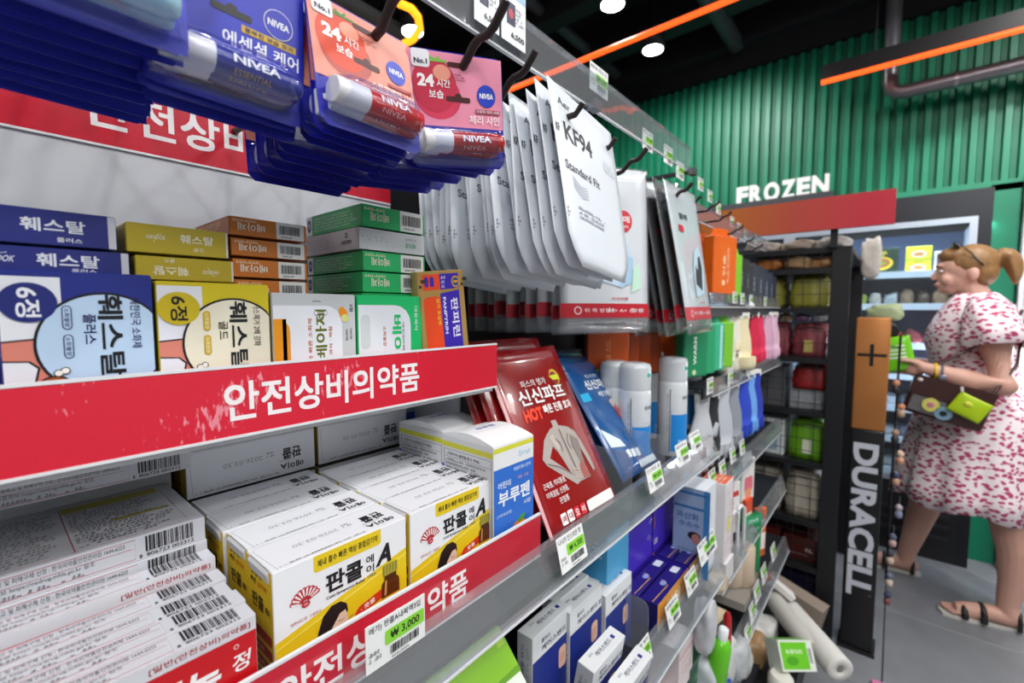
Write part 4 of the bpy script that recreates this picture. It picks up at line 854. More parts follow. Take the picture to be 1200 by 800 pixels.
b = MB(); b.box((-.66, uX(478, 500, -.60).y-.03, LZ), (-.60, uX(478, 500, -.60).y+.03, E-.27), M('#b9bbc0', .5)); tag(b.build('carton_filler'), 'plain grey carton under the tilted syrup box', 'box')

# ------------------------------------------------------------ price tags
def tagmesh(w=.052, h=.033, price='4,300', name='나시카 마스크팩', seed=1, light=True):
    t = thing('price_tag', '', 'price tag'); b = MB(); b.box((-w/2, -.0004, 0), (w/2, .0004, h), M('#eef0f0', .35), bev=0); b.build('card', t)
    W, H = w*1000, h*1000; p = Pr(.00015)
    p.text(name, -1, H*.36, W*.86, H*.17, '#1c1c20', bold=.02); p.rrect(-W*.2, -H*.12, W*.48, H*.2, H*.05, '#8ad63a'); p.text('₩ '+price, W*.14, H*.04, W*.5, H*.2, '#15180e', bold=.03)
    p.bars(-W*.12, -H*.36, W*.38, -H*.17, seed=seed); p.micro(-W*.1, -H*.46, W*.36, -H*.39, 1, '#2c2c30'); p.micro(-W*.46, -H*.3, -W*.24, -H*.05, 2, '#55555a')
    p.build('price_print', t, (0, -.0004, h/2)); return t
def ptag(label, px, py, X, size=(.052, .033), price='4,300', nm='신신파프 핫', lean=R(-12), z=None, yaw=0, seed=1):
    q = uX(px, py, X); t = tagmesh(size[0], size[1], price, nm, seed); t['label'] = label
    t.matrix_basis = Matrix.Translation((X, q.y, q.z-size[1]/2)) @ Matrix.Rotation(yaw, 4, 'Z') @ Matrix.Rotation(lean, 4, 'Y') @ Matrix.Rotation(R(90), 4, 'Z'); return t
ptag('price tag reading 3,000 stuck on the lower red strip', 465, 741, -.335, (.064, .043), '3,000', '메가) 판콜A내복액3입', 0)
ptag('price tag reading 4,300 clipped on the clear rail below the red pouch', 674.5, 643, -.309, (.062, .044), '4,300', '나시카 인스피온 핫', R(-14), seed=3)
ptag('price tag clipped on the rail below the blue pouch', 771, 559, -.309, (.062, .042), '6,500', '신신파프 쿨', R(-14), seed=4)
ptag('price tag clipped on the rail below the front spray can', 803, 531, -.309, (.062, .042), '9,900', '에어파스', R(-14), seed=5)
ptag('price tag clipped on the rail at the end of the spray cans', 818, 517, -.309, (.062, .040), '8,500', '스프레이', R(-14), seed=6)
for i, (x, y, pr_, nm, lb) in enumerate(((757, 768, '2,300', '밴드형 케어', 'price tag on the second rail, next to the plaster boxes'), (792, 717, '4,900', '대형밴드', 'price tag on the second rail below the first violet carton'), (813, 681, '5,500', '멸균거즈', 'price tag on the second rail below the second violet carton'))):
    ptag(lb, x, y, -.305, (.062, .043), pr_, nm, R(-14), seed=7+i)
t = ptag('wide triple price tag at the end of the second rail', 832, 641, -.30, (.115, .045), '3,900', '렌즈세척액', R(-14), seed=12)
for i, (x, y) in enumerate(((908, 647), (897, 672), (889, 694), (884, 716), (879, 742))):
    ptag(f'price tag of the low rail row, {["farthest", "second farthest", "middle", "fourth", "nearest"][i]} along the shelf' if False else f'small price tag on a low far rail, {["topmost", "second", "third", "fourth", "lowest"][i]} of the row of five', x, y, -.285, (.068, .05), '2,900', '생활용품', R(-10), seed=20+i)
for i, (x, y) in enumerate(((759, 165), (783, 182), (797, 200))):
    ptag(f'price tag on the high clear rail, {["first", "second", "third"][i]} of the three near its end', x, y, -.4145, (.05, .040), '7,900', '마스크', R(0), seed=30+i)
ptag('large price tag on the high clear rail above the front face mask', 702, 95, -.4145, (.062, .046), '1,290', 'KF94 마스크', R(0), seed=34)
for i, (x, y) in enumerate(((821, 218), (832, 232), (842, 246), (858, 262), (866, 269), (874, 276), (886, 283))):
    ptag(f'small tag on the far high rail, {["first", "second", "third", "fourth", "fifth", "sixth", "seventh"][i]} along it', x, y-2, -.4145, (.042, .032), '3,900', '양말', 0, seed=40+i)
for i, (x, y) in enumerate(((861, 348.5), (870, 350), (880, 351.5), (897, 353))):
    ptag(f'tag on the rail below the dark hanging packs, {["first", "second", "third", "fourth"][i]} along it', x, y, -.362, (.045, .034), '5,900', '장갑', 0, seed=50+i)
for i, (x, y) in enumerate(((832, 452), (856, 441), (877, 429))):
    ptag(f'tag on the rail under the hanging gloves, {["first", "second", "third"][i]} along it', x, y, -.352, (.05, .042), '4,900', '보온', 0, seed=60+i)
for i, (x, y) in enumerate(((836, 560), (848, 549), (860, 533), (871, 524))):
    ptag(f'tag on the lower rail of the far unit, {["first", "second", "third", "fourth"][i]} along it', x, y, -.335, (.055, .042), '2,900', '생활', R(-8), seed=70+i)
# advertising cards in the high rail, near end
for i, (pa, pb, ya_, yb_, lb) in enumerate(((556, 585, -20, 14, 'small white advertising card with a dark product picture in the high rail'), (588, 616, 4, 30, 'white advertising card priced 6,500 in the high rail'))):
    y0 = uX(pa, 0, -.406).y; y1 = uX(pb, 0, -.406).y; W_ = y1-y0; t = thing('shelf_card', lb, 'sign', mtx=fr((-.4065, (y0+y1)/2, E+.35)))
    b = MB(); b.box((-W_/2, -.0004, 0), (W_/2, .0004, .075), M('#e9edf0', .4)); b.build('card', t)
    p = Pr(.00015); w = W_*500; p.rect(-w, 22, w, 37, '#9fc4d8'); p.rect(-w*.6, -14, w*.1, 14, '#27284e'); p.ell(-w*.25, 0, w*.2, 6, '#c0384a'); p.text('6,500', w*.3, -26, w*1.1, 8, '#2c2c30', bold=.02); p.micro(-w*.1+2, -10, w*.85, 12, 4, '#6a6a70'); p.build('card_print', t, (0, -.0004, .0375))

# ============================================================ hooks
HK = M('#3a3230', .4, .5)
def hook(label, Y, z, x1=-.345, x0=-.72, up=True, k=1.0):
    t = thing('peg_hook', label, 'hook', (x0, Y, z)); L = x1-x0; b = MB()
    p = [(0, 0, 0), (L-.012*k, 0, 0), (L-.004*k, 0, .002*k), (L+.008*k, 0, .014*k), (L+.014*k, 0, .017*k), (L+.024*k, 0, .017*k), (L+.030*k, 0, .020*k), (L+.043*k, 0, .034*k)] if up else [(0, 0, 0), (L, 0, 0), (L+.012, 0, .012)]
    b.tube(p, .0042 if k > .7 else .003, HK, n=10); b.build('rod', t)
    b = MB(); b.box((-.004, -.012, -.02), (.002, .012, .02), HK); b.build('back_clip', t); return t

# ============================================================ lip balm blister packs
BW, BH = .100, .106
CB = '#1115a4'
def blister(top, cap, barrel, deco, brand='NIVEA', sub=True, pale=None, lab='#f2f2f6', brcol=None):
    def mk():
        t = thing('lip_balm_pack', '', 'lip balm')
        b = MB(); w = BW/2
        b.prism([(-w, .006), (-w+.006, 0), (w-.006, 0), (w, .006), (w, BH-.006), (w-.006, BH), (-w+.006, BH), (-w, BH-.006)], 0, .0007, M(CB, .35), ax='y'); b.build('card', t)
        p = Pr(); h = BH*500
        p.rect(-49.4, -14, 49.4, h-1, top, layer=1)
        if pale is None:
            p.poly([(-49.4, -14), (49.4, -14), (49.4, -17), (-49.4, -14)], CB, layer=2)
        p.rrect(-10, h-13, 12, h-8.5, 2, '#4a1418' if pale is None else '#101018', layer=4); p.rrect(-13, 9, 13, 14, 2, '#4a1418' if pale is None else '#101018', layer=4); p.ell(0, 14, 3.6, 3, '#4a1418' if pale is None else '#101018', layer=5)
        p.ell(31, 17, 10.5, 10.5, '#f0f0f4' if pale else '#1c3cc0', layer=6)
        if pale: p.ell(31, 17, 10, 10, top, layer=7)
        p.text(brand, 31, 17, 15.5, 5, '#f4f6fc', bold=.04, layer=8)
        deco(p, h); p.build('card_print', t, (0, 0, BH/2))
        # balm stick lying across the lower half
        T = Matrix.Translation((0, -.0105, .0235)) @ Matrix.Rotation(R(90), 4, 'Y'); r = .0102
        b = MB(); b.lathe([(r*.9, -.0435), (r*.93, -.0435), (r*1.0, -.0428), (r*1.0, -.0424), (r*1.02, -.0405), (r*1.02, -.0157), (r*1.02, -.0155), (r*.98, -.015)], M(cap, .3, coat=.3), T, n=24); c_ = b.build('stick_cap', t)
        b = MB(); b.lathe([(r*.95, -.015), (r*.95, .036), (r*.86, .041), (r*.6, .043)], M(barrel, .25, coat=.5), T, n=24); br = b.build('stick_barrel', t)
        q = Pr(.0001); q.text(brand, 6, 2.0, 30, 6, lab, bold=.03); q.text(brand if not pale else 'ESSENTIAL', 4, -6.2, 24, 3.2, brcol or '#e4b0b4', bold=.0)
        q.build('stick_lettering', br, (.004, -.0105, .0235), surf=lambda x, z: -math.sqrt(max(1e-9, (r*.95)**2-z*z))-.0008)
        # clear shell: rounded trough with a flange
        b = MB(); nx, nz = 12, 8; vs = []; fs = []; X0, X1, Z0, Z1, Dp = -.0475, .0475, .008, .039, -.0235
        for j in range(nz+1):
            for i in range(nx+1):
                u, v = i/nx, j/nz; e = lambda s: min(1, min(s, 1-s)*5.5)**.5
                vs.append((X0+(X1-X0)*u, Dp*e(u)*e(v)**.9 if 0 < i < nx and 0 < j < nz else -.0006, Z0+(Z1-Z0)*v))
        fs = [(j*(nx+1)+i, j*(nx+1)+i+1, (j+1)*(nx+1)+i+1, (j+1)*(nx+1)+i) for j in range(nz) for i in range(nx)]
        b.add(vs, fs, BLIST, smooth=True); b.box((-.049, -.0009, .002), (.049, -.0003, .0105), BLIST); b.build('clear_shell', t)
        return t
    return Kit(mk)
def d_ess(p, h):
    p.rect(-49.4, -h+1, 49.4, h-1, '#2430b8', layer=1); p.rect(6, 1, 44, 6, '#c9a22c', layer=4); p.text('풍부한 보습 효과', 25, 3.5, 34, 3.6, '#1c1e50', bold=.02, layer=5); p.text('에센셜 케어', 20, -6.5, 52, 10.5, '#eef0fa', bold=.03, layer=5); p.text('0~', -30, 12, 8, 5, '#e8ecfa', bold=.03, layer=5)
def fruit(body, dark, leaf, shift):
    def f(p, h):
        x, z = -24+shift, h-31; p.ell(x+3, z-9, 24, 21, dark, layer=2); p.ell(x, z, 23, 24, body, layer=3); p.ell(x+8, z+12, 9, 7, '#e89a84', layer=4)
        for a in (20, 70, 120, 165): p.line([(x+2, z+22), (x+2+12*math.cos(R(a)), z+20+6*math.sin(R(a)))], 2, leaf, layer=5)
        p.text('24', x-9, z+4, 17, 11, '#f6f2f2', bold=.06, layer=6); p.text('시간', x+9, z+2.5, 14, 7, '#f6f2f2', bold=.04, layer=6); p.text('보습', x+1, z-7.5, 15, 7.5, '#f6f2f2', bold=.05, layer=6)
        p.rrect(-46, h-16, -28, h-.8, 3, '#e9eaf0', layer=6); p.text('No.1', -37, h-11, 13, 4.5, '#1c1e3a', bold=.05, layer=7); p.micro(-43, h-7, -31, h-2, 2, '#4a4a5a')
    return f
def d_straw(p, h):
    fruit('#d8482c', '#b8554c', '#3f8a3a', 2)(p, h); p.text('스트로베리 샤인', 25, -4.5, 46, 8, '#f4f0f0', bold=.03, layer=8); p.rect(20, 1.2, 46, 4.2, '#b04a4c', layer=8); p.micro(21, 1.4, 45, 4, 1, '#f2e0e0'); p.micro(-6, h-22, 16, h-17, 2, '#8a3a3c')
def d_cher(p, h):
    fruit('#c42a48', '#d83a5c', '#7ac04a', 0)(p, h); p.text('체리 샤인', 28, -6, 34, 8.5, '#f6f0f2', bold=.03, layer=8); p.rect(18, .2, 46, 4.2, '#a8485c', layer=8); p.text('상큼한 체리 과즙', 32, 2.2, 26, 2.8, '#f6e6ea', layer=9); p.micro(-10, h-25, 10, h-18, 3, '#a04860'); p.micro(-46, -18, 40, -15.5, 1, '#dfe4f8')
K1 = blister('#2430b8', '#e9eaee', '#a8d4ea', lambda p, h: p.rect(-49.4, -h+1, 49.4, h-1, '#2430b8', layer=1), pale=True)
K2 = blister('#2430b8', '#ecebe8', '#28328c', d_ess, pale=True, brcol='#c9a86a')
K3 = blister('#e5907e', '#e6e7ea', '#c41c24', d_straw)
K4 = blister('#e890ac', '#e8eaec', '#a8121c', d_cher)
rb_ = random.Random(3)
def pack_stack(kit, name, Y, zb, X, n, step, dz, first=None, pose=None, offs=None):
    for i in range(n):
        lb = first if i == 0 else f'lip balm pack hanging {ORD[i]} on the hook of the {name} one'
        y_ = (0 if i == 0 else rb_.uniform(-.10, .10)); dy = 0 if i == 0 else rb_.uniform(-.006, .006)
        if pose: (x, y, z), rv = pose; T = Matrix.Translation((x-(offs[i] if offs else step*i), y+dy*.6, z+dz*i)) @ Matrix.Rotation(y_, 4, 'Z') @ fr((0, 0, 0), Vector(rv)*(1 if i == 0 else .5)) @ Matrix.Translation((0, 0, -BH/2))
        else: T = Matrix.Translation((X-step*i, Y+dy, zb+dz*i)) @ Matrix.Rotation(y_, 4, 'Z') @ Matrix.Rotation(R(90), 4, 'Z')
        kit.put(lb, mtx=T, group=None if i == 0 else f'{name} lip balm packs on one hook')
q = uX(222, 70, -.342)
pack_stack(K1, 'pale blue', q.y-BW/2, q.z, -.342, 8, .0145, -.002, first='blue lip balm pack with a pale blue stick, in the top corner')
pack_stack(K2, 'essential care', None, None, None, 3, .013, -.003, offs=(0, .006, .02), pose=((-.366, .1285, E+.196), (-.03, .02, -.02)), first='blue lip balm pack with a white capped stick and gold line of writing')
pack_stack(K3, 'salmon coloured', None, None, None, 9, .0185, -.002, offs=(0, .008, .018, .030, .058, .078, .100, .122, .140), pose=((-.352, .228, E+.195), (.013, -.160, .045)), first='salmon pink lip balm pack with a red fruit and a white and red stick')
pack_stack(K4, 'cherry', None, None, None, 6, .022, -.001, offs=(0, .010, .022, .060, .085, .110), pose=((-.347, .328, E+.198), (.140, .127, -.376)), first='pink cherry lip balm pack with a white and dark red stick')
hook('bent dark hook holding the salmon pink lip balm packs', .240, E+.237, x1=-.345, k=1.2)
hook('bent dark hook holding the pink cherry lip balm packs', .328, E+.238, x1=-.335, k=1.2)
hook('dark hook holding the essential care lip balm packs', .128, E+.237, x1=-.36)
hook('dark hook holding the pale blue stick packs', .055, E+.16+BH-.008, x1=-.35)

# ============================================================ pouches, face masks
def sheet(outline_w, H, T, col, chamf=0, n=10, m=12, mat=None, fold=0, back=None):
    """soft flat pouch: two bulging faces joined at a thin sealed edge; local front -y, z up from 0"""
    vs = []; fs = []; mt = mat or M(col, .4)
    def wd(v):
        w = outline_w/2
        if chamf and v < chamf/H: w -= (chamf-v*H)*.8
        return w
    for s in (-1, 1):
        for j in range(m+1):
            v = j/m
            for i in range(n+1):
                u = i/n*2-1; bul = (1-abs(u)**2.6)*(1-abs(v*2-1)**3.2)
                vs.append((u*wd(v), s*(T/2*bul+.0003)+fold*math.sin(u*2.2+v*3)*.5, v*H))
    k = (n+1)*(m+1)
    for s in (0, 1):
        for j in range(m):
            for i in range(n):
                a = s*k+j*(n+1)+i; q = (a, a+1, a+n+2, a+n+1); fs.append(q if s == 0 else q[::-1])
    for j in range(m):
        a = j*(n+1); c = a+n; fs += [(a, a+n+1, a+n+1+k, a+k), (c+k, c+n+1+k, c+n+1, c)]
    for i in range(n):
        a = i; c = m*(n+1)+i; fs += [(a+k, a+1+k, a+1, a), (c, c+1, c+1+k, c+k)]
    b = MB(); b.add(vs, fs, mt, smooth=True)
    surf = lambda x, z: -(T/2*max(0, (1-min(1, abs(x/(outline_w/2)))**2.6)*(1-min(1, abs(z/H*2-1))**3.2))+.0005)+fold*math.sin(x/(outline_w/2)*2.2+z/H*3)*.5
    return b, surf
# patches: red and blue pouches
def pouch_patch(label, c, rv, W_, H_, col, dark, pr, T=.012):
    t = thing('patch_pouch', label, 'pouch', mtx=fr(c, rv)); 
    mt = M(col, .22, coat=.6, noise=.22, nscale=11, bump=.2, bscale=18); b, sf = sheet(W_, H_, T, col, mat=mt)
    b.v = [(x, y, z-H_/2) for x, y, z in b.v]; b.build('pouch', t)
    p = Pr(.0002); pr(p, W_*1000, H_*1000)
    p.build('front_print', t, (0, 0, 0), surf=lambda x, z: sf(x, z+H_/2))
    b = MB(); b.box((-W_/2+.004, -.0022, H_/2-.034), (W_/2-.004, .0022, H_/2-.031), M(dark, .25)); b.build('zip_seam', t)
    return t
def red_print(p, W, H):
    h = H/2; w = W/2
    p.rect(-w+1, -h+2, -w+7, h-20, '#d9a8ac', layer=1, nx=1, nz=14)
    p.text('파스의 명가', -8, h-62, 62, 12, '#f2ecec', bold=.02, layer=3); p.text('신신파프', 4, h-84, 120, 27, '#5a0a0c', bold=.10, layer=3); p.text('신신파프', 4, h-84, 118, 26, '#f6f2f2', bold=.06, layer=4)
    p.text('HOT', -36, h-112, 42, 20, '#ee3a16', bold=.07, layer=4); p.text('빠른 진통 효과', 28, h-109, 76, 15, '#f6f0ee', bold=.05, layer=4)
    p.ell(52, h-58, 13, 14, '#d9b83c', layer=2); p.ell(50, h-60, 11, 11.5, '#8c1014', layer=3); p.poly([(36, h-56), (62, h-54), (64, h-64), (44, h-64)], '#d8dc28', layer=5)
    # back with the hand on the waist (grey photograph)
    S = '#aaa09b'; D_ = '#6e6460'
    p.poly([(-4, 14), (8, 14), (10, 4), (30, -2), (44, -12), (46, -30), (40, -50), (38, -68), (42, -88), (0, -88), (-2, -72), (-8, -54), (-14, -36), (-24, -20), (-26, -6), (-14, 2), (-4, 4)], S, layer=3)
    p.poly([(44, -12), (52, -34), (58, -60), (60, -80), (54, -82), (48, -60), (42, -38), (38, -24)], S, layer=4)
    p.poly([(-22, -2), (-36, -12), (-52, -36), (-46, -46), (-38, -40), (-18, -20)], S, layer=4)
    p.poly([(-53, -37), (-48, -48), (2, -90), (20, -86), (16, -74), (-2, -72), (-38, -38)], S, layer=5)
    p.poly([(28, -14), (45, -28), (39, -52), (37, -70), (41, -88), (27, -88), (30, -60), (24, -34)], '#857a76', layer=6); p.poly([(24, -66), (34, -58), (38, -86), (22, -86)], '#a85850', layer=7); p.poly([(-22, -10), (-12, -6), (-6, -30), (-14, -34)], '#beb4ae', layer=6)
    p.line([(7, -2), (9, -34), (13, -72)], 2.0, D_, layer=7); p.line([(-10, -14), (-2, -24), (-4, -36)], 1.6, D_, layer=7); p.line([(24, -12), (16, -24), (18, -36)], 1.6, D_, layer=7); p.line([(-46, -46), (-24, -56), (-2, -72)], 1.5, D_, layer=7)
    for k in range(4): p.line([(4, -66-4*k), (22, -72-4*k)], 2.2, '#c4b0a8', layer=8)
    for k, s in enumerate(('근육통, 허리통증,', '어깨결림, 신경통,', '관절통')): p.text(s, -46+(8 if k == 2 else 0), -74-13*k, 50 if k < 2 else 22, 9, '#efe6e6', bold=.02, layer=7)
    for k, (s, c) in enumerate((('5매', '#f2f0f0'), ('대', '#f2f0f0'), ('오', '#d0202c'), ('리', '#d0202c'))): p.rrect(-58+16*k, -h+10, -45+16*k, -h+26, 2, c, layer=7); p.text(s, -51.5+16*k, -h+18, 9, 9, '#b01c28' if c[1] == 'f' else '#f6f0f0', bold=.04, layer=8)
    p.rrect(8, -h+9, w-8, -h+25, 3, '#ecebea', layer=7); p.micro(11, -h+12, w-12, -h+22, 3, '#6a5a5a')
def blue_print(p, W, H):
    h = H/2; w = W/2
    p.poly([(-w+6, -30), (w-10, -20), (w-8, -34), (-w+6, -46)], '#2a86c4', layer=1)
    p.text('파스의 명가', -4, h-52, 50, 9, '#dfeaf6', layer=3); p.text('신신파프', 2, h-72, 100, 22, '#eef4fa', bold=.06, layer=4); p.text('빠른 진통 효과', 18, h-96, 66, 12, '#e8f0f8', bold=.04, layer=4); p.rect(-w+10, h-106, -w+40, h-88, '#28b0e0', layer=3)
    p.ell(44, h-48, 11, 11, '#b9cf3a', layer=2); p.ell(42, h-50, 9, 9, '#1d5a94', layer=3)
    p.poly([(10, 20), (26, 26), (40, 4), (52, -30), (56, -60), (44, -66), (34, -40), (22, -16)], '#c9c2bc', layer=3); p.poly([(16, 4), (28, 10), (32, -14), (22, -24)], '#c25a58', layer=4); p.line([(30, 16), (44, -24), (50, -58)], 2, '#6a6a70', layer=5)
    p.poly([(-w+14, -30), (-30, -62), (-20, -78), (-w+18, -70)], '#dcecf6', layer=4)
    for k in range(3): p.rrect(-30+19*k, -h+34-2*k, -14+19*k, -h+50-2*k, 2, '#e8f0f6', layer=5)
    p.rrect(0, -h+8, w-8, -h+22, 3, '#e4ebf0', layer=5)
pouch_patch('dark red pain patch pouch with a bare back pictured on it, leaning on the shelf', (-.412, .588, E-.193), (-.005, -.492, -.042), .182, .286, '#960a12', '#6a080a', red_print)
pouch_patch('blue pain patch pouch with a knee pictured on it, leaning behind the red one', (-.452, .850, E-.214), (-.043, -.62, .05), .182, .27, '#1d5a9c', '#164878', blue_print)
# more pouches behind
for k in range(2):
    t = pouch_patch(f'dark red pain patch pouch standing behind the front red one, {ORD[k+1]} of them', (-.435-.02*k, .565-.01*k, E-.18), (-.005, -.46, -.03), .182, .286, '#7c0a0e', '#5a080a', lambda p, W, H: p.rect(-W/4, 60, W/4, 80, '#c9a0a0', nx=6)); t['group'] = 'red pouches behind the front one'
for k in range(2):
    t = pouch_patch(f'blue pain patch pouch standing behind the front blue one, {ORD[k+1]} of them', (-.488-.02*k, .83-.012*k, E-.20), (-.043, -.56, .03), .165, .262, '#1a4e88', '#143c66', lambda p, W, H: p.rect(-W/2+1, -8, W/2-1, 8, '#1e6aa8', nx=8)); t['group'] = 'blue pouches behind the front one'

# white face mask pouches
MWH = M('#dfe6ee', .38, bump=.35, bscale=14)
KW, KH = .197, .262
def mk_kf():
    t = thing('face_mask_pouch', '', 'face mask'); b, sf = sheet(KW, KH, .009, '#e8edf2', chamf=.034, mat=MWH, fold=.003); b.build('pouch', t)
    p = Pr(.00012); h = KH*1000
    p.text('Aer', -62, h-26, 34, 12, '#4a4e58', bold=.01); p.line([(-78, h-38), (90, h-38)], .5, '#a8adb8'); p.text('KF94', -34, h-70, 78, 28, '#2a2d38', bold=.02, layer=2); p.text('Standard Fit', -34, h-122, 100, 13, '#5a5e6a', layer=2)
    p.rrect(42, h-90, 80, h-72, 4, '#b9bfca', layer=2); p.rrect(43, h-89, 79, h-73, 3.6, '#dfe6ee', layer=3); p.micro(45, h-88, 77, h-75, 3, '#9aa0ac')
    for k in range(5): p.line([(-70, h-136-4*k), (-50, h-146-4*k), (-30, h-143-4*k)], 1.1, '#b0b8c8', layer=4)
    p.micro(-66, h-196, 30, h-176, 3, '#7a7f8c', seed=3, dens=1)
    p.micro(-95, h-200, -89, h-184, 3, '#4a4d58', seed=2); p.text('KF', -90, h-72, 9, 12, '#3a3d48', bold=.03)
    p.build('lettering', t, surf=sf); return t
KF = Kit(mk_kf)
rk = random.Random(11)
for i in range(17):
    T = Matrix.Translation((-.348-i*.0178-(.004 if i else 0), .598+rk.uniform(-.006, .006), E+.175+(0 if i == 0 else rk.uniform(-.010, .004)))) @ Matrix.Rotation(rk.uniform(-.07, .07) if i else 0, 4, 'Z') @ fr((0, 0, 0), (-.093, -.213+(rk.uniform(-.05, .05)+i*.006 if i else 0), .068)) @ Matrix.Translation((0, 0, -KH/2))
    KF.put('white face mask pouch at the very front of its hook, its writing facing out' if i == 0 else f'white face mask pouch, {ORD[i]} from the front of its hook', mtx=T, group=None if i == 0 else 'white face mask pouches on one hook')
q = uX(598, 112, -.36); hook('bent dark hook at the near edge of the white face mask pouches', q.y, q.z, x1=-.37, k=1.1)
q = uX(678, 133, -.345); hook('short straight hook tip poking through the front white mask pouch', q.y, q.z, x1=-.35, up=False)
q = uX(717, 172, -.36); hook('short hook tip at the far edge of the front white mask pouch', q.y, q.z, x1=-.365, up=False)

# five-packs with red band and clear lower edge
CLR = clear('bag_clear', '#f6f7f8', .3, .08, .16, .3)
def mk_five(inner='#f0f4f8', dark=False):
    def mk():
        t = thing('mask_five_pack', '', 'face mask'); W_, H_ = .205, .335
        b, sf = sheet(W_, H_, .012, '#e8edf2', mat=CLR, fold=.005); b.build('clear_bag', t)
        b2, sf2 = sheet(W_-.006, H_-.035, .009, inner, mat=M(inner, .45, bump=.3, bscale=12), fold=.005); b2.v = [(x, y, z+.032) for x, y, z in b2.v]; b2.build('inner_sheet', t)
        p = Pr(.0002); p.rect(-101, 30, 101, 58, '#c0152a', layer=1, nx=8); p.text('위 쪽 방향 ▷ A+ ♻', 10, 44, 120, 9, '#f3dfe2', bold=.02, layer=2); p.ell(-64, 44, 8, 8, '#f3e8ea', layer=2); p.ell(-64, 44, 6, 6, '#c0152a', layer=3); p.text('A+', 10, 45, 14, 10, '#f6ecee', bold=.04, layer=4); p.text('인증', 74, 44, 30, 8, '#f3e8ea', bold=.03, layer=4)
        p.text('MADE IN KOREA', 10, 18, 74, 5.6, '#5a5e68', bold=.02, layer=2); p.text('의약외품', 32, 68, 40, 6, '#c0152a', bold=.03, layer=2)
        if not dark:
            p.ell(44, 225, 19, 22, '#cc2436', layer=2); p.text('5매', 44, 229, 26, 14, '#f8f0f0', bold=.05, layer=3); p.text('WHITE', 44, 214, 20, 5, '#f8e8ea', layer=3); p.text('E 대형', 14, 262, 44, 9, '#3a3d46', bold=.04, layer=3)
            p.poly([(-40, 110), (40, 90), (64, 150), (50, 190), (-20, 190), (-50, 150)], '#c9dcf0', layer=2); p.poly([(30, 90), (60, 100), (64, 150), (44, 160)], '#a8cdea', layer=3); p.poly([(60, 80), (84, 90), (80, 140), (64, 130)], '#c8ecd8', layer=3)
        else:
            p.poly([(-10, 80), (60, 90), (80, 150), (60, 200), (20, 190), (-6, 140)], '#b9d6e4', layer=2); p.poly([(0, 110), (44, 96), (64, 150), (56, 178), (20, 168)], '#1c1f26', layer=3); p.text('블랙', -20, 262, 50, 14, '#2c2f38', bold=.05, layer=3); p.rect(-60, 225, -30, 240, '#cc2436', layer=3)
        p.build('front_print', t, surf=sf); return t
    return Kit(mk)
K5 = mk_five(); c5 = (-.445, .825, E-.045)
for i in range(10):
    X = -.445-i*.026; T = Matrix.Translation((X, .825+rk.uniform(-.008, .008)-i*.004, E-.047+(0 if i == 0 else rk.uniform(-.006, .006)))) @ Matrix.Rotation(R(-30)+i*R(1.5)+rk.uniform(-.04, .04), 4, 'Z') @ Matrix.Rotation(R(-3)+rk.uniform(-.03, .03), 4, 'Y') @ Matrix.Rotation(R(90), 4, 'Z')
    K5.put('clear bag of white face masks with a red band and round red badge, frontmost' if i == 0 else f'clear bag of white masks with a red band, {ORD[i]} on its hook', mtx=T, group=None if i == 0 else 'clear bags of white face masks')
hook('bent dark hook that carries the clear mask bags', .80, E+.255, x1=-.40)
for i in range(3):
    T = Matrix.Translation((-.46-i*.03, .99+i*.004, E-.045)) @ Matrix.Rotation(R(-34)+rk.uniform(-.04, .04), 4, 'Z') @ Matrix.Rotation(R(90), 4, 'Z')
    K5.put('clear white mask bag just beyond the frontmost one, cut by its edge' if i == 0 else f'clear white mask bag of the next row, {ORD[i]} on its hook', mtx=T, group=None if i == 0 else 'second row of clear mask bags')
K6 = mk_five('#20242c', True)
K7 = mk_five('#dbe6ea', True)
for i in range(8):
    T = Matrix.Translation((-.362-i*.024, 1.055+(rk.uniform(-.01, .01) if i else 0), E+.112+(rk.uniform(-.008, .006) if i else 0))) @ Matrix.Rotation(rk.uniform(-.06, .06) if i else 0, 4, 'Z') @ fr((0, 0, 0), (.016, -.17, .033)) @ Matrix.Translation((0, 0, -.1675))
    if i == 0: K7.put('clear bag with a black mask pictured on pale blue, frontmost of the dark row', mtx=T)
    else: K6.put(f'clear bag holding black face masks, {ORD[i]} on the hook of the pictured one', mtx=T, group='clear bags of black face masks')
hook('bent dark hook above the black mask bags, tip turned up', 1.02, E+.245, x1=-.385, k=.8)
hook('dark hook carrying the black mask bags', 1.16, E+.262, x1=-.39, k=.8, up=False)

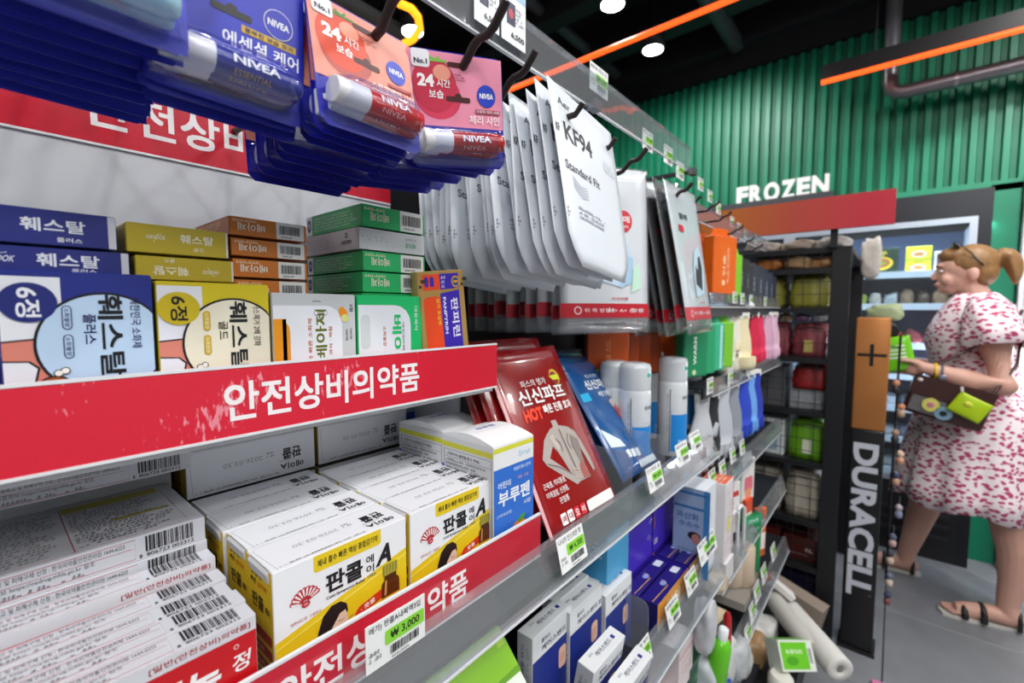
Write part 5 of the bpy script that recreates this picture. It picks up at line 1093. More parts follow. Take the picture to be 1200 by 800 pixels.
# ============================================================ spray cans
def mk_can():
    t = thing('spray_can', '', 'spray can'); r = .034; H_ = .232
    b = MB(); b.lathe([(r*.92, 0), (r, .003), (r, H_-.066), (r*.97, H_-.058), (r*.90, H_-.052)], M('#e2e7ec', .25, .1, coat=.4), n=28); b.build('can', t)
    b = MB(); b.lathe([(r*.97, H_-.056), (r*.98, H_-.012), (r*.90, H_-.003), (r*.55, H_)], M('#c6ccd2', .25, trans=.0, coat=.5), n=28); c = b.build('cap', t)
    b = MB(); b.lathe([(.0045, 0), (.004, .0015)], M('#2ab0a0', .4), Matrix.Translation((.010, -r*.93, H_-.024)) @ Matrix.Rotation(R(90), 4, 'X'), n=10); b.build('nozzle', c)
    p = Pr(.0003)
    for a in ((-24, 0, 20, 118, '#1c86d8'),): p.rect(-24, 14, 20, 100, '#1c86d8', layer=1, nx=12); p.poly([(-24, 100), (-24, 112), (-4, 112), (8, 108), (20, 98), (20, 96)], '#1c86d8', layer=1)
    p.text('맨소래담', 12, 140, 24, 9, '#3a3d46', bold=.03, layer=2); p.text('SPRAY', -2, 36, 16, 10, '#bfe0f6', bold=.03, layer=2); p.micro(-10, 20, 10, 26, 1, '#bfe0f6'); p.line([(-26, 10), (-26, 160)], 1.2, '#4a4e58', layer=2); p.micro(-30, 60, -27.5, 150, 20, '#7a7e88')
    p.build('can_print', t, surf=lambda x, z: -math.sqrt(max(1e-8, r*r-min(abs(x), r*.999)**2))-.0003)
    return t
KS = Kit(mk_can)
for i, (px_, X, nm) in enumerate(((787, -.40, 'white spray can with a blue panel, the one beside the rail tags'), (743, -.42, 'white spray can with a blue panel, second from the far end'), (806, -.455, 'white spray can mostly hidden behind the front one'), (762, -.50, 'white spray can in the rear row between the front two'), (720, -.47, 'white spray can next to the blue pouch'))):
    q = uX(px_, 500, X); KS.put(nm, (X, q.y, E-.3448), (0, 0, R(62)))

# ============================================================ second shelf: plasters, violet cartons
def mk_bd():
    W, D, H = .100, .028, .135; w, h = 50, 67.5
    p = Pr(); p.rect(-w+.5, -h+.5, w-.5, h-.5, '#e4e7ea', layer=1); p.rect(-w+.5, -h+.5, w-.5, h-38, '#1c2f86', layer=2); p.text('케어스밴드', 4, h-27, 64, 9, '#1c2a50', bold=.04, layer=3); p.text('플러스', -18, h-15, 22, 7, '#1c2a50', bold=.03, layer=3); p.rect(40, h-31, 47, h-24, '#1c2f86', layer=3); p.text('+', 43.5, h-27.5, 4, 4, '#eef0f4', bold=.05, layer=4)
    p.rrect(16, -20, 36, 14, 6, '#e2b8a0', layer=3); p.rrect(20, -10, 32, 4, 2, '#d8a88e', layer=4); p.micro(-42, -20, -10, 12, 4, '#8fa4d8')
    q = Pr(); q.rect(-w+.5, -13.5, w-.5, 13.5, '#d9dcdf', layer=1); q.text('케어스밴드', 2, 0, 44, 8, '#1c2a50', bold=.04, layer=2); q.rect(28, -3.5, 35, 3.5, '#1c2f86', layer=2); q.text('플러스', -26, 6, 11, 4, '#3a4668', layer=2)
    s = Pr(); s.rect(-13.5, -h+.5, 13.5, h-.5, '#b9bcc0', layer=1); s.text('멸균 일회용 밴드', -4, 10, 84, 6, '#3a4668', rot=90, bold=.02, layer=2); s.micro(2, -50, 10, 50, 22, '#6a7080', dens=.7)
    return carton('plaster_box', 'plaster box', W, D, H, '#dfe2e5', {'front': p, 'top': q, 'left': s})
KD = Kit(mk_bd)
SZ = E-.6249
def corner(px, py, z): return uZ(px, py, z)
def pbox(label, px, py, X, ddz=0, tilt=0, z=None):
    q = uX(px, py, X); KD.put(label, mtx=Matrix.Translation((X-.014, q.y+.05, (q.z-.135) if z is None else z)) @ Matrix.Rotation(tilt, 4, 'Y') @ Matrix.Rotation(R(90), 4, 'Z'))
D0 = -.361
pbox('white topped plaster box, front of the pair beside the light blue carton', 710, 699, D0)
pbox('white topped plaster box, middle one of the upper three', 692, 690, D0-.029)
pbox('white topped plaster box, rearmost of the upper three', 676, 681, D0-.058)
pbox('white topped plaster box, front one of the middle pair', 668, 719, D0-.006)
pbox('white topped plaster box, rear one of the middle pair', 652, 706, D0-.035)
pbox('white topped plaster box next to the green packet, front', 624, 749, D0-.012)
q = uX(655, 758, -.345)
pbox('plaster box leaning against the others, the upper of two', 680, 776, -.334, tilt=R(10))
pbox('plaster box leaning outermost, the lower of two', 712, 800-2, -.306, tilt=R(12))
# green packet
t = thing('detox_packet', 'bright lime green and white packet lying under the clear rail', 'packet', mtx=fr((-.362, .385, E-.515), (0, -.75, 0)))
b = MB(); b.box((-.10, -.008, -.09), (.075, .008, .085), M('#dfe6dc', .35), bev=.003); b.build('carton', t)
p = Pr(.0002); p.rect(-99, 30, 74, 84, '#8ccc14', layer=1); p.poly([(-99, 30), (74, 30), (74, 22), (-99, 30)], '#6aa810', layer=2); p.rect(56, 60, 70, 78, '#b4e04a', layer=2); p.text('강력 또는', 10, 4, 46, 10, '#2c3a18', bold=.03); p.line([(0, -40), (20, -10), (30, -40)], 6, '#8ccc14'); p.text('니트', 50, -24, 26, 22, '#8ccc14', bold=.05); p.build('front_print', t, (0, -.008, 0))
# light blue carton
rb = carton('gel_carton', 'carton', .085, .06, .15, '#4aa8dc', {'left': Pr().rect(-29, -74, 29, 74, '#3a98cc').micro(-20, 20, 20, 60, 5, '#bfe0f2')})
q = uX(712, 650, -.372); rb.location = (-.405, q.y+.0425+.005, SZ+.07); rb.rotation_euler = (0, 0, R(90)); rb['label'] = 'light blue carton standing behind the plaster boxes'
b = MB(); b.box((-.44, q.y+.005, SZ), (-.375, q.y+.09, SZ+.0695), M('#3a98cc', .4)); tag(b.build('gel_carton_under'), 'light blue carton under the standing light blue one', 'carton')
# violet cartons with raised lids
VI = '#3a24b0'
def violet(label, pa, pb, pyb, X=-.325, H_=.058, D_=.085):
    a = uX(pa, 690, X); c = uX(pb, 690, X); W_ = c.y-a.y-.002; t = thing('violet_carton', label, 'carton', (X-D_/2, (a.y+c.y)/2, SZ), (0, 0, R(90))); w, h = W_*500, H_*500
    b = MB(); g = M('#3422a0', .35); y0, y1 = -D_/2, D_/2
    b.box((-W_/2, y0, 0), (W_/2, y1, .0015), g); b.box((-W_/2, y0, .0015), (W_/2, y0+.0012, H_), g); b.box((-W_/2, y1-.0012, .0015), (W_/2, y1, H_), g); b.box((-W_/2, y0+.0012, .0015), (-W_/2+.0012, y1-.0012, H_), g); b.box((W_/2-.0012, y0+.0012, .0015), (W_/2, y1-.0012, H_), g); b.build('tray', t)
    p = Pr(.0002); p.rect(-w+.4, -h+.4, w-.4, h-.4, '#d8962a', layer=1); p.text('안약', 0, 0, w*.9, h*.9, '#f4ead2', bold=.05, layer=2); p.line([(-w+8, -h*.6), (w-12, h*.5)], 1.5, '#b06a1c', layer=3); p.build('front_print', t, (0, y0, H_/2))
    p = Pr(.0002); p.rect(-42, -h+.4, 42, h-.4, '#1c1456', layer=1); p.rect(-42, -h+.4, -38, h-.4, '#d8962a', layer=2); p.build('side_print', t, (-W_/2, 0, H_/2), (0, 0, R(-90)))
    b = MB(); b.prism([(y1-.001, H_), (y1, H_+.095), (y1+.0012, H_+.095), (y1+.0012, H_)], -W_/2, W_/2, M('#4e34cc', .35), ax='x'); l = b.build('raised_lid', t)
    p = Pr(.0002); p.rrect(-w+6, -30, -w+24, -18, 2, '#d8dcea', layer=1); p.text('MAX', -w+15, -24, 12, 5, '#241a60', bold=.03, layer=2); p.ell(w-14, 34, 2.4, 3.4, '#e6e8f2', layer=1); p.ell(w-7, 38, 2.4, 3.4, '#e6e8f2', layer=1); p.line([(w-26, -2), (w-20, 4), (w-12, 2), (w-14, -8)], 2, '#cfd2e6'); p.rect(-w+2, 10, -w+6, 40, '#c07830', layer=1); p.build('lid_print', l, (0, y1-.001, H_+.047))
    # packs inside
    for k in range(2):
        b = MB(); b.box((-W_/2+.004, y0+.006+k*.038, .002), (W_/2-.004, y0+.038+k*.038, H_-.004), M('#241a74', .35), bev=.001); s = b.build('inner_pack', t)
        p = Pr(.0002); p.rrect(w-34, -8, w-8, 8, 2, '#d4dae6', layer=1); p.ell(-2, 0, 10, 6, '#8a9ad8', layer=1); p.line([(-w+8, -8), (-4, -10), (8, 8)], 2, '#c89a4a'); p.build('top_print', s, (0, y0+.022+k*.038, H_-.004), (R(-90), 0, 0))
    return t
violet('violet and gold carton with its lid raised, the nearer of the front two', 771, 806, 700)
violet('violet and gold carton with its lid raised, the farther of the front two', 807, 829, 700)
violet('violet carton with raised lid in the row behind, nearer one', 742, 775, 700, X=-.42, D_=.08)
violet('violet carton with raised lid in the row behind, farther one', 776, 803, 700, X=-.42, D_=.08)
# tall white and blue carton, at the end of the shelf unit
p = Pr(); w, h = 42, 105; p.rect(-w+.5, -h+.5, w-.5, h-.5, '#8fa4c4', layer=1); p.rect(w-14, -h+.5, w-.5, h-.5, '#3a7ab4', layer=2); p.rect(-w+.5, h-16, w-.5, h-10, '#2f6ea8', layer=3); p.rect(-w+.5, h-50, w-14, h-44, '#2f6ea8', layer=3); p.text('과산화', -8, h-68, 52, 16, '#3a6ca0', bold=.04, layer=4); p.text('수소수', -4, h-88, 48, 14, '#3a6ca0', bold=.04, layer=4); p.ell(8, -8, 15, 10, '#2a1c20', layer=4); p.ell(12, -14, 10, 12, '#b07a6a', layer=5); p.micro(-30, -80, 20, -40, 4, '#4a6a90')
q_ = Pr(); q_.rect(-29, -h+.5, 29, h-.5, '#e3e9ef', layer=1); q_.micro(-20, -80, 20, 80, 22, '#a8b4c4', dens=.7)
o = carton('tall_carton', 'carton', .085, .06, .21, '#dfe6ee', {'left': p, 'front': q_}); 
o.location = (-.345, 1.10, SZ); o.rotation_euler = (0, 0, R(90)); o['label'] = 'tall blue and white carton with a small portrait at the end of the shelf'
p = Pr(); p.rect(-35, -103, 35, 103, '#e6e2e4', layer=1); p.micro(-28, -90, 28, 90, 20, '#c08a98', dens=.6); p.rect(30, -103, 35, 103, '#c83a6a', layer=2); p.ell(0, -10, 14, 22, '#dfe07a', layer=2); q2_ = Pr(); q2_.rect(-35, -28, 35, 28, '#d8603a', layer=1); q2_.micro(-30, -20, 30, 20, 4, '#f2e0d8')
b = MB(); o = carton('tall_carton', 'carton', .072, .06, .208, '#e6e2e4', {'front': p, 'top': q2_}); o.location = (-.335, 1.225, SZ-.02); o.rotation_euler = (0, 0, R(90)); o['label'] = 'tall white carton with an orange top beside the blue and white one'
b = MB(); b.box((-.37, 1.195, SZ-.075), (-.30, 1.265, SZ-.0205), M('#d8d4d6', .5)); tag(b.build('box_under'), 'small pale box under the orange topped carton', 'box')
# clear dividers with rounded fronts
def divider(label, px, py, X, z0, Hh=.06, Lx=.09):
    q = uX(px, py, X); b = MB(); pts = [(-Lx, 0), (0, 0)]+[(Hh*.45*math.sin(R(a)), Hh*.55+Hh*.45*(1-math.cos(R(a)))*1.0) for a in range(0, 181, 20)]+[(-Lx, Hh*.6)]
    pts = [(-Lx, 0), (.004, 0)]+[(.004-.014*(1-math.cos(R(a))), Hh-.018+.018*math.sin(R(a))) for a in range(0, 91, 15)]+[(-Lx, Hh)]
    b.prism(pts, -.001, .001, ACRYL, ax='y'); o = b.build('clear_divider', None, (X, q.y, z0)); tag(o, label, 'divider')
divider('clear divider upright between the blue pouch and the rail', 738, 560, -.335, E-.344, .10)
divider('clear divider upright in front of the first spray can', 777, 520, -.335, E-.344, .10)
divider('clear rounded divider beside the plaster boxes', 757, 745, -.32, SZ, .10)
# third shelf pieces seen below the second rail
TZ = E-.9299
def simple(name, label, cat, px, py, X, W_, D_, H_, z, col, prints=None, rot=0):
    q = uX(px, py, X); o = carton(name, cat, W_, D_, H_, col, prints or {}); o.location = (X-D_/2, q.y, z); o.rotation_euler = (0, 0, R(90)+rot); o['label'] = label; return o
p = Pr(); p.rect(-44, -34, 44, 34, '#e9d9da', layer=1); p.micro(-34, -20, 34, 20, 4, '#b98a94'); p.rect(-44, 28, 44, 34, '#d8a0a8', layer=2)
simple('gauze_box', 'pale pink and white carton under the second rail, upper one', 'box', 805, 745, -.33, .09, .07, .11, TZ+.071, '#e9dcdd', {'front': p, 'top': Pr().rect(-44, -34, 44, 34, '#ece4e4').micro(-30, -10, 30, 10, 2, '#c0a0a8')})
simple('gauze_box', 'pale pink carton below the upper pale pink one', 'box', 800, 770, -.325, .095, .075, .07, TZ, '#e2c9cc', {'front': p})
p = Pr(); p.rect(-49, -49, 49, 49, '#2c8ab8', layer=1); p.ell(0, 0, 36, 40, '#e8eef0', layer=2); p.ell(14, -6, 22, 26, '#e06a28', layer=3); p.text('쿨', -12, 18, 26, 22, '#2a4a80', bold=.05, layer=4)
simple('round_label_box', 'blue box with a white and orange round label below the 4,900 tag', 'box', 772, 800, -.31, .10, .06, .10, TZ, '#2c8ab8', {'front': p})
simple('dark_green_box', 'dark green carton low beyond the round labelled box', 'box', 818, 770, -.33, .12, .05, .09, TZ, '#24503a', {'front': Pr().rect(-30, -20, 40, 20, '#2c6a48').text('GREEN', 0, 0, 40, 12, '#8fc0a0')})
# lime bottle
t = thing('lime_bottle', 'bright lime green slim bottle standing low under the second rail', 'bottle', (-.30, uX(838, 770, -.30).y, TZ)); t.rotation_euler = (R(6), 0, R(90))
b = MB(); b.lathe([(.022, 0), (.024, .004), (.024, .12), (.018, .135), (.011, .14)], M('#66c81e', .3, coat=.4), n=20); b.build('bottle', t); b = MB(); b.lathe([(.012, .14), (.012, .165), (.008, .168)], M('#e6ecf0', .3), n=16); b.build('cap', t)
p = Pr(.0003); p.text('LIME', 0, 60, 30, 10, '#e8f4d8', rot=90, bold=.04); p.build('bottle_print', t, surf=lambda x, z: -math.sqrt(max(1e-8, .024**2-min(abs(x), .0239)**2))-.0004)

# ============================================================ far shelf unit: hanging packs
def hang_pack(name, label, cat, Y, ztop, X, W_, H_, D_, col, pr=None, yaw=0, group=None, rough=.4, tab=True):
    t = thing(name, label, cat, mtx=Matrix.Translation((X, Y, ztop-H_)) @ Matrix.Rotation(yaw, 4, 'Z') @ Matrix.Rotation(R(90), 4, 'Z'), group=group)
    b = MB(); b.box((-W_/2, -D_/2, 0), (W_/2, D_/2, H_*.88), M(col, rough), bev=min(.003, D_*.3)); b.build('pack', t)
    if tab: b = MB(); b.prism([(-W_*.45, H_*.88), (W_*.45, H_*.88), (W_*.3, H_), (-W_*.3, H_)], -.0007, .0007, M(col, rough), ax='y'); b.build('hang_tab', t)
    if pr: pr.build('pack_lettering', t, (0, -D_/2, H_*.44))
    return t
def UY(px, X): return uX(px, 362, X).y
def UZz(px, py, X): return uX(px, py, X).z
p = Pr(); p.rect(-26, -60, 20, 60, '#e86c14', layer=1); p.text('인솔', -6, 0, 60, 12, '#f6d8b4', rot=90, bold=.04, layer=2); p.micro(8, -50, 20, 50, 16, '#f4dcc0'); p.ell(-8, -50, 8, 8, '#f2c8a0', layer=3)
XO = -.40
for i, (px_, X, nm) in enumerate(((842, XO, 'frontmost orange boxed pack on the far upper hooks'), (826, XO-.05, 'orange boxed pack behind the frontmost orange one'), (812, XO-.10, 'orange boxed pack rearmost on its hook'))):
    hang_pack('orange_pack', nm, 'pack', UY(px_, X), E+.232-.005*i, X, .11, .19, .035, '#e6650e', p if i == 0 else None, yaw=R(-18))
for i, (px_, nm) in enumerate(((856, 'lime green slim pack beside the orange packs, the front one'), (846, 'lime green slim pack tucked next to the orange pack'))):
    q = Pr(); q.text('양말', -2, 10, 40, 14, '#3a6a14', rot=90, bold=.05); q.micro(-18, -50, 16, -30, 3, '#3a6a14')
    hang_pack('lime_pack', nm, 'pack', UY(px_, -.39-.03*i), E+.185, -.39-.03*i, .085, .165, .02, '#7cc81e', q, yaw=R(-15))
names_d = ['black sock pack beside the lime one', 'black sock pack with a white foot end', 'navy sock pack, first of three', 'navy sock pack, second of three', 'navy sock pack, third of three', 'dark blue-grey sock pack at the end of the row']
for i, px_ in enumerate((864, 871, 879, 887, 894, 900)):
    col = ['#17181c', '#1c1d22', '#1f2a3c', '#1f2a3c', '#222e42', '#2b3340'][i]
    q = Pr(); q.text('DRY', 0, 20, 50, 10, '#8a94a4', rot=90, bold=.04); q.micro(-16, -40, 14, -10, 4, '#6a7484')
    t = hang_pack('sock_pack', names_d[i]+', hanging on the far upper hooks', 'socks', UY(px_, -.385), E+.165-.004*i, -.385, .075, .155 if i < 2 else .16, .022, col, q, yaw=R(-15))
    if i == 1: b = MB(); b.lathe([(.012, 0), (.02, .006), (.02, .014), (.012, .02)], M('#dfe1e4', .6), Matrix.Translation((0, -.014, -.004)), n=14); b.build('toe', t)
for i, (px_, py_) in enumerate(((838, 240), (852, 252), (866, 268), (880, 281), (890, 289))):
    q = uX(px_, py_, -.36); hook(f'small dark hook on the far upper row, {["first", "second", "third", "fourth", "fifth"][i]} along it', q.y, q.z-.012, x1=-.375, x0=-.70, k=.6)
# row below the face masks: orange and green boxes, gloves
for i in range(7):
    X = -.52-.0*i; Y = UY(712+i*14, -.50)
    q = Pr(); q.text('골드', 0, 0, 60, 12, '#f0a050', rot=90, bold=.03)
    hang_pack('hand_warmer_box', f'orange box hanging under the mask bags, {["first", "second", "third", "fourth", "fifth", "sixth", "last"][i]} of seven toward the green ones', 'box', Y, E-.015, -.50, .10, .15, .018, '#c9500c' if i < 5 else '#ee7c14', q, yaw=R(-40))
for i, (px_, col, nm) in enumerate(((812, '#1f8a5c', 'dark green'), (822, '#2aa06c', 'sea green'), (833, '#3cb487', 'mint edged green'), (845, '#7cc42c', 'lime'))):
    q = Pr(); q.text('WARM', -4, 0, 70, 11, '#e0f0e4' if i < 3 else '#2c5a14', rot=90, bold=.04); q.rect(24, -60, 34, 60, '#a8e0dc' if i == 2 else col, layer=1); q.ell(-6, -54, 7, 7, '#c9d8a8', layer=3)
    hang_pack('knee_warmer_box', f'{nm} boxed pack hanging beside the pale gloves', 'box', UY(px_, -.39), E-.02, -.39, .085, .15, .028, col, q, yaw=R(-22))
# gloves and sleeves: soft flattened shapes
def glove(name, label, Y, ztop, X, W_, H_, col, fingers=4, yaw=0, cat='gloves', thumb=True):
    t = thing(name, label, cat, mtx=Matrix.Translation((X, Y, ztop)) @ Matrix.Rotation(yaw, 4, 'Z') @ Matrix.Rotation(R(90), 4, 'Z')); mt = M(col, .8, bump=.5, bscale=300)
    b = MB(); prof = [(.26, 0), (.30, -.08), (.28, -.2), (.44, -.42), (.5, -.62), (.46, -.78)]; vs = []; n = 14
    for k, (r, z) in enumerate(prof):
        for i in range(n): a = 2*math.pi*i/n; vs.append((r*W_*math.cos(a), r*W_*.32*math.sin(a), z*H_))
    fs = [(k*n+i, (k+1)*n+i, (k+1)*n+(i+1) % n, k*n+(i+1) % n) for k in range(len(prof)-1) for i in range(n)]+[list(range((len(prof)-1)*n, len(prof)*n)), list(range(n-1, -1, -1))]
    b.add(vs, fs, mt, smooth=True); b.build('palm', t)
    for k in range(fingers):
        x = W_*(-.36+.72*k/(fingers-1)) if fingers > 1 else 0; r = W_*.135 if fingers > 1 else W_*.45; L = H_*(.20, .25, .235, .18)[k] if fingers > 1 else H_*.2
        b = MB(); b.tube([(x, 0, -.74*H_), (x, -.002, -.78*H_-L*.5), (x*1.02, -.002, -.78*H_-L*.85), (x*1.02, -.002, -.78*H_-L)], [r, r, r*.85, r*.3], mt, n=10); b.build('finger', t)
    if thumb: b = MB(); b.tube([(-W_*.38, -.004, -.46*H_), (-W_*.56, -.010, -.6*H_), (-W_*.60, -.012, -.70*H_), (-W_*.60, -.012, -.73*H_)], [W_*.13, W_*.14, W_*.12, W_*.04], mt, n=10); b.build('thumb', t)
    b = MB(); b.box((-W_*.25, -.006, -.05*H_), (W_*.25, .006, .06*H_), M('#e6e6e2', .5)); b.build('header_card', t); return t
for i, (px_, col, nm, X) in enumerate(((853, '#d9d6c8', 'greyish white knitted glove, first of the pale row', -.39), (862, '#e6e2d2', 'ivory knitted glove in the pale row', -.385), (872, '#e9dcb4', 'cream mitten hanging front of the pale row', -.37), (884, '#d21c46', 'crimson knitted glove hanging beside the cream one', -.38), (890, '#e0305c', 'rose red glove behind the lilac one', -.385), (900, '#d8a8c4', 'lilac pink glove at the end of the hanging row', -.375), (907, '#e3bcd2', 'pale pink glove next to the grid rack', -.37))):
    glove('knitted_glove', nm, UY(px_, X), E-.022, X, .085, .175, col, fingers=4 if i != 2 else 1, yaw=R(-20))
# third row: grey and blue gloves
for i, (px_, X, col, nm, zt) in enumerate(((826, -.385, '#c4c8ce', 'light grey work glove, first of the lower hanging row', -.235), (838, -.38, '#23262c', 'black edged work glove between the grey ones', -.24), (850, -.365, '#b9bec6', 'grey palm work glove hanging front of the lower row', -.225), (862, -.37, '#8e949e', 'dim grey work glove behind the front grey one', -.23), (874, -.365, '#2444c0', 'bright blue glove hanging in the lower row', -.215), (881, -.36, '#6aa4e8', 'light blue stripe glove between the blue ones', -.215), (888, -.355, '#2038b0', 'royal blue glove at the end of the lower row', -.215))):
    glove('work_glove', nm, UY(px_, X), E+zt, X, .095, .20, col, yaw=R(-20))
for i, (px_, X) in enumerate(((815, -.40), (823, -.43))):
    q = Pr(); q.rect(-30, -50, 30, 50, '#7ab0d4', layer=1); q.micro(-22, -30, 22, 30, 5, '#e4eef6')
    hang_pack('blue_packet', ['light blue packet hanging low beside the rail tags', 'light blue packet behind the other light blue one'][i], 'packet', UY(px_, X), E-.33, X, .075, .12, .012, '#7ab0d4', q, yaw=R(-20))
# shelf goods of the far unit under the gloves
rg = random.Random(21)
def farbox(label, px_, py, X, W_, H_, D_, z, col, pr=None, cat='box', name='small_carton', yaw=R(-10)):
    q = uX(px_, py, X); o = carton(name, cat, W_, D_, H_, col, {'front': pr} if pr else {}); o.location = (X-D_/2, q.y, z); o.rotation_euler = (0, 0, R(90)+yaw); o['label'] = label; return o
Z4, Z5, Z6 = E-.4699, E-.6999, E-.9499
blob('green_pouch', 'lime green pouch on the dark shelf beneath the grey gloves', 'pouch', (-.41, UY(838, -.40), Z4), .06, .08, .045, '#58b81e', seed=61)
blob('dark_pouch', 'black pouch on the shelf beneath the grey gloves', 'pouch', (-.42, UY(856, -.42), Z4), .08, .14, .06, '#1c1e20', seed=62)
blob('red_pouch', 'dark red pouch near the lower rail of the far unit', 'pouch', (-.40, UY(829, -.39), Z4), .05, .06, .05, '#a81820', seed=63)
# hanging toy-like snack packs (red, orange, white) under that shelf
for i, (px_, X, col, nm, w_, h_, z_) in enumerate(((848, -.345, '#d83a1c', 'red and orange hanging packet with a white tray', .10, .15, -.50), (862, -.36, '#e8e6e2', 'white hanging packet behind the red and orange one', .10, .18, -.50), (873, -.37, '#7aa89a', 'grey-green hanging packet at the corner of the far unit', .09, .19, -.50), (882, -.355, '#e6e4e0', 'white card with a pink pack hanging at the far corner', .075, .16, -.47))):
    q = Pr()
    if i == 0: q.rect(-45, 10, 45, 62, '#e0481c', layer=1); q.ell(-10, 20, 24, 18, '#eda02c', layer=2); q.poly([(-40, 30), (-10, 50), (10, 34), (-20, 20)], '#26160e', layer=3); q.rect(-45, -60, 45, -20, '#e6d8c8', layer=1); q.ell(10, -36, 26, 14, '#ead6b4', layer=2); q.text('떡볶이', 10, 40, 50, 16, '#f2e8d0', bold=.05, layer=4)
    elif i == 3: q.rrect(-26, -40, 26, 10, 10, '#e07080', layer=1); q.rrect(-20, -60, 20, -30, 8, '#e8a07a', layer=2)
    else: q.micro(-36, -50, 36, 30, 8, '#9a9a98'); q.rect(-40, 36, 40, 52, '#c83030' if i == 1 else '#5a8a7c')
    hang_pack('hanging_packet', nm, 'packet', UY(px_, X), E+z_, X, w_, h_, .016, col, q, yaw=R(-15))
blob('steamed_bun_tray', 'cream coloured wrapped tray under the red hanging packet', 'pack', (-.325, UY(850, -.325), E-.72), .055, .09, .05, '#dcc8ae', seed=65)
# green tube packs
p = Pr(); p.rect(-44, 78, 44, 104, '#12a070', layer=1); p.text('이쑤시개', 0, 91, 50, 14, '#dff0e4', bold=.05, layer=2); p.rect(-44, -104, 44, 77, '#138044', layer=1); p.micro(-34, 20, 34, 66, 5, '#cfe4d0', seed=8); p.rect(-44, -104, -36, 60, '#dca02a', layer=2); p.ell(0, -40, 22, 34, '#0f6a38', layer=2)
hang_pack('green_pack', 'tall green pack with white writing hanging low in the far unit', 'pack', UY(889, -.335), E-.645, -.335, .095, .24, .02, '#138044', p, yaw=R(-20), tab=False)
hang_pack('orange_striped_pack', 'narrow orange and white pack beside the tall green one', 'pack', UY(900, -.335), E-.67, -.335, .05, .2, .02, '#e06a2c', Pr().rect(-20, -60, 20, 0, '#efe8e4').rect(-20, 20, 20, 50, '#f0e0d0'), yaw=R(-20), tab=False)
farbox('dark green low box behind the white hooks of the far unit', 862, 640, -.36, .12, .10, .06, Z5-.04, '#12482a')
for i, (px_, X) in enumerate(((866, -.34), (874, -.335))):
    b = MB(); Y = UY(px_, X); zt = E-.60
    pts = [(0, 0, 0), (.014, 0, .012), (.03, 0, 0), (.03, 0, -.12), (.015, 0, -.145), (0, 0, -.12), (0, 0, 0)]
    b.tube(pts, .005, M('#dfe3e6', .4), n=8); o = b.build('clothes_hanger_hook', None, (X, Y, zt), (0, 0, R(70))); tag(o, ['white plastic loop hanging over the green box, nearer one', 'white plastic loop hanging over the green box, farther one'][i], 'hook')
farbox('orange-red small box between the white loops and the green pack', 877, 630, -.34, .05, .07, .03, E-.69, '#e0502a', Pr().rect(-20, -30, 20, -10, '#f0e6e0'))
b = MB(); b.lathe([(.03, 0), (.036, .01), (.036, .10), (.028, .11)], M('#cbb8a2', .5), n=20); o = b.build('paper_cup_pack', None, (-.36, UY(868, -.36), E-.86)); tag(o, 'beige round tub on the lower shelf of the far unit, nearer one', 'tub')
b = MB(); b.lathe([(.035, 0), (.04, .01), (.04, .12), (.034, .125)], M('#c4b09a', .5), n=20); o = b.build('paper_cup_pack', None, (-.34, UY(879, -.34), E-.86)); tag(o, 'beige round tub with a pink mark, farther one', 'tub')
b = MB(); b.box((-.40, UY(862, -.36)-.03, E-.885), (-.30, UY(882, -.34)+.06, E-.861), M('#8f8a84', .5)); tag(b.build('display_tray'), 'flat tray that carries the beige tubs', 'tray')
# knives, red handle, etc.
b = MB(); b.tube([(0, 0, 0), (0, 0, .11), (0, .004, .125)], [.012, .011, .006], M('#b0161e', .3, coat=.5), n=12); b.tube([(0, 0, -.06), (0, 0, 0)], .004, M('#9a9ca0', .3, .8)); o = b.build('red_handled_tool', None, (-.315, UY(866, -.315), E-.95), (R(4), 0, 0)); tag(o, 'tool with a glossy red handle upright in the lower shelf', 'tool')
farbox('black and cream flat box beside the red handled tool', 849, 690, -.33, .09, .07, .06, E-.93, '#d8c8a4', Pr().rect(-44, 10, 44, 34, '#1c1c1e').rect(-44, -34, 44, -22, '#2c62a8'))
farbox('blue and white flat box under the black and cream one', 848, 706, -.325, .10, .05, .07, E-.985, '#c8d4e6', Pr().rect(-48, -10, 48, 10, '#3a6ab8'))
blob('white_bag', 'white plastic bag hanging over the lower far rail', 'bag', (-.31, UY(838, -.31), E-.80), .04, .07, .13, '#d9dde2', seed=70)
blob('white_bag', 'crumpled clear bag by the five small tags', 'bag', (-.30, UY(880, -.30), E-1.03), .06, .10, .09, '#cfd4d8', seed=71)
blob('grey_bag', 'grey wrapped pack low behind the tags', 'bag', (-.33, UY(865, -.33), E-1.09), .08, .12, .10, '#8a8f96', seed=72)
t = thing('white_bottle', 'white bottle with a blue pump low near the lime bottle', 'bottle', (-.30, UY(862, -.30), E-1.10))
b = MB(); b.lathe([(.028, 0), (.03, .01), (.03, .09), (.012, .11)], M('#dfe6ee', .3), n=18); b.build('bottle', t); b = MB(); b.lathe([(.012, .11), (.013, .13), (.006, .135)], M('#e9eef2', .3), n=14); b.tube([(0, 0, .135), (0, 0, .15), (.02, 0, .152)], .005, M('#2a5ac0', .4)); b.build('pump', t)
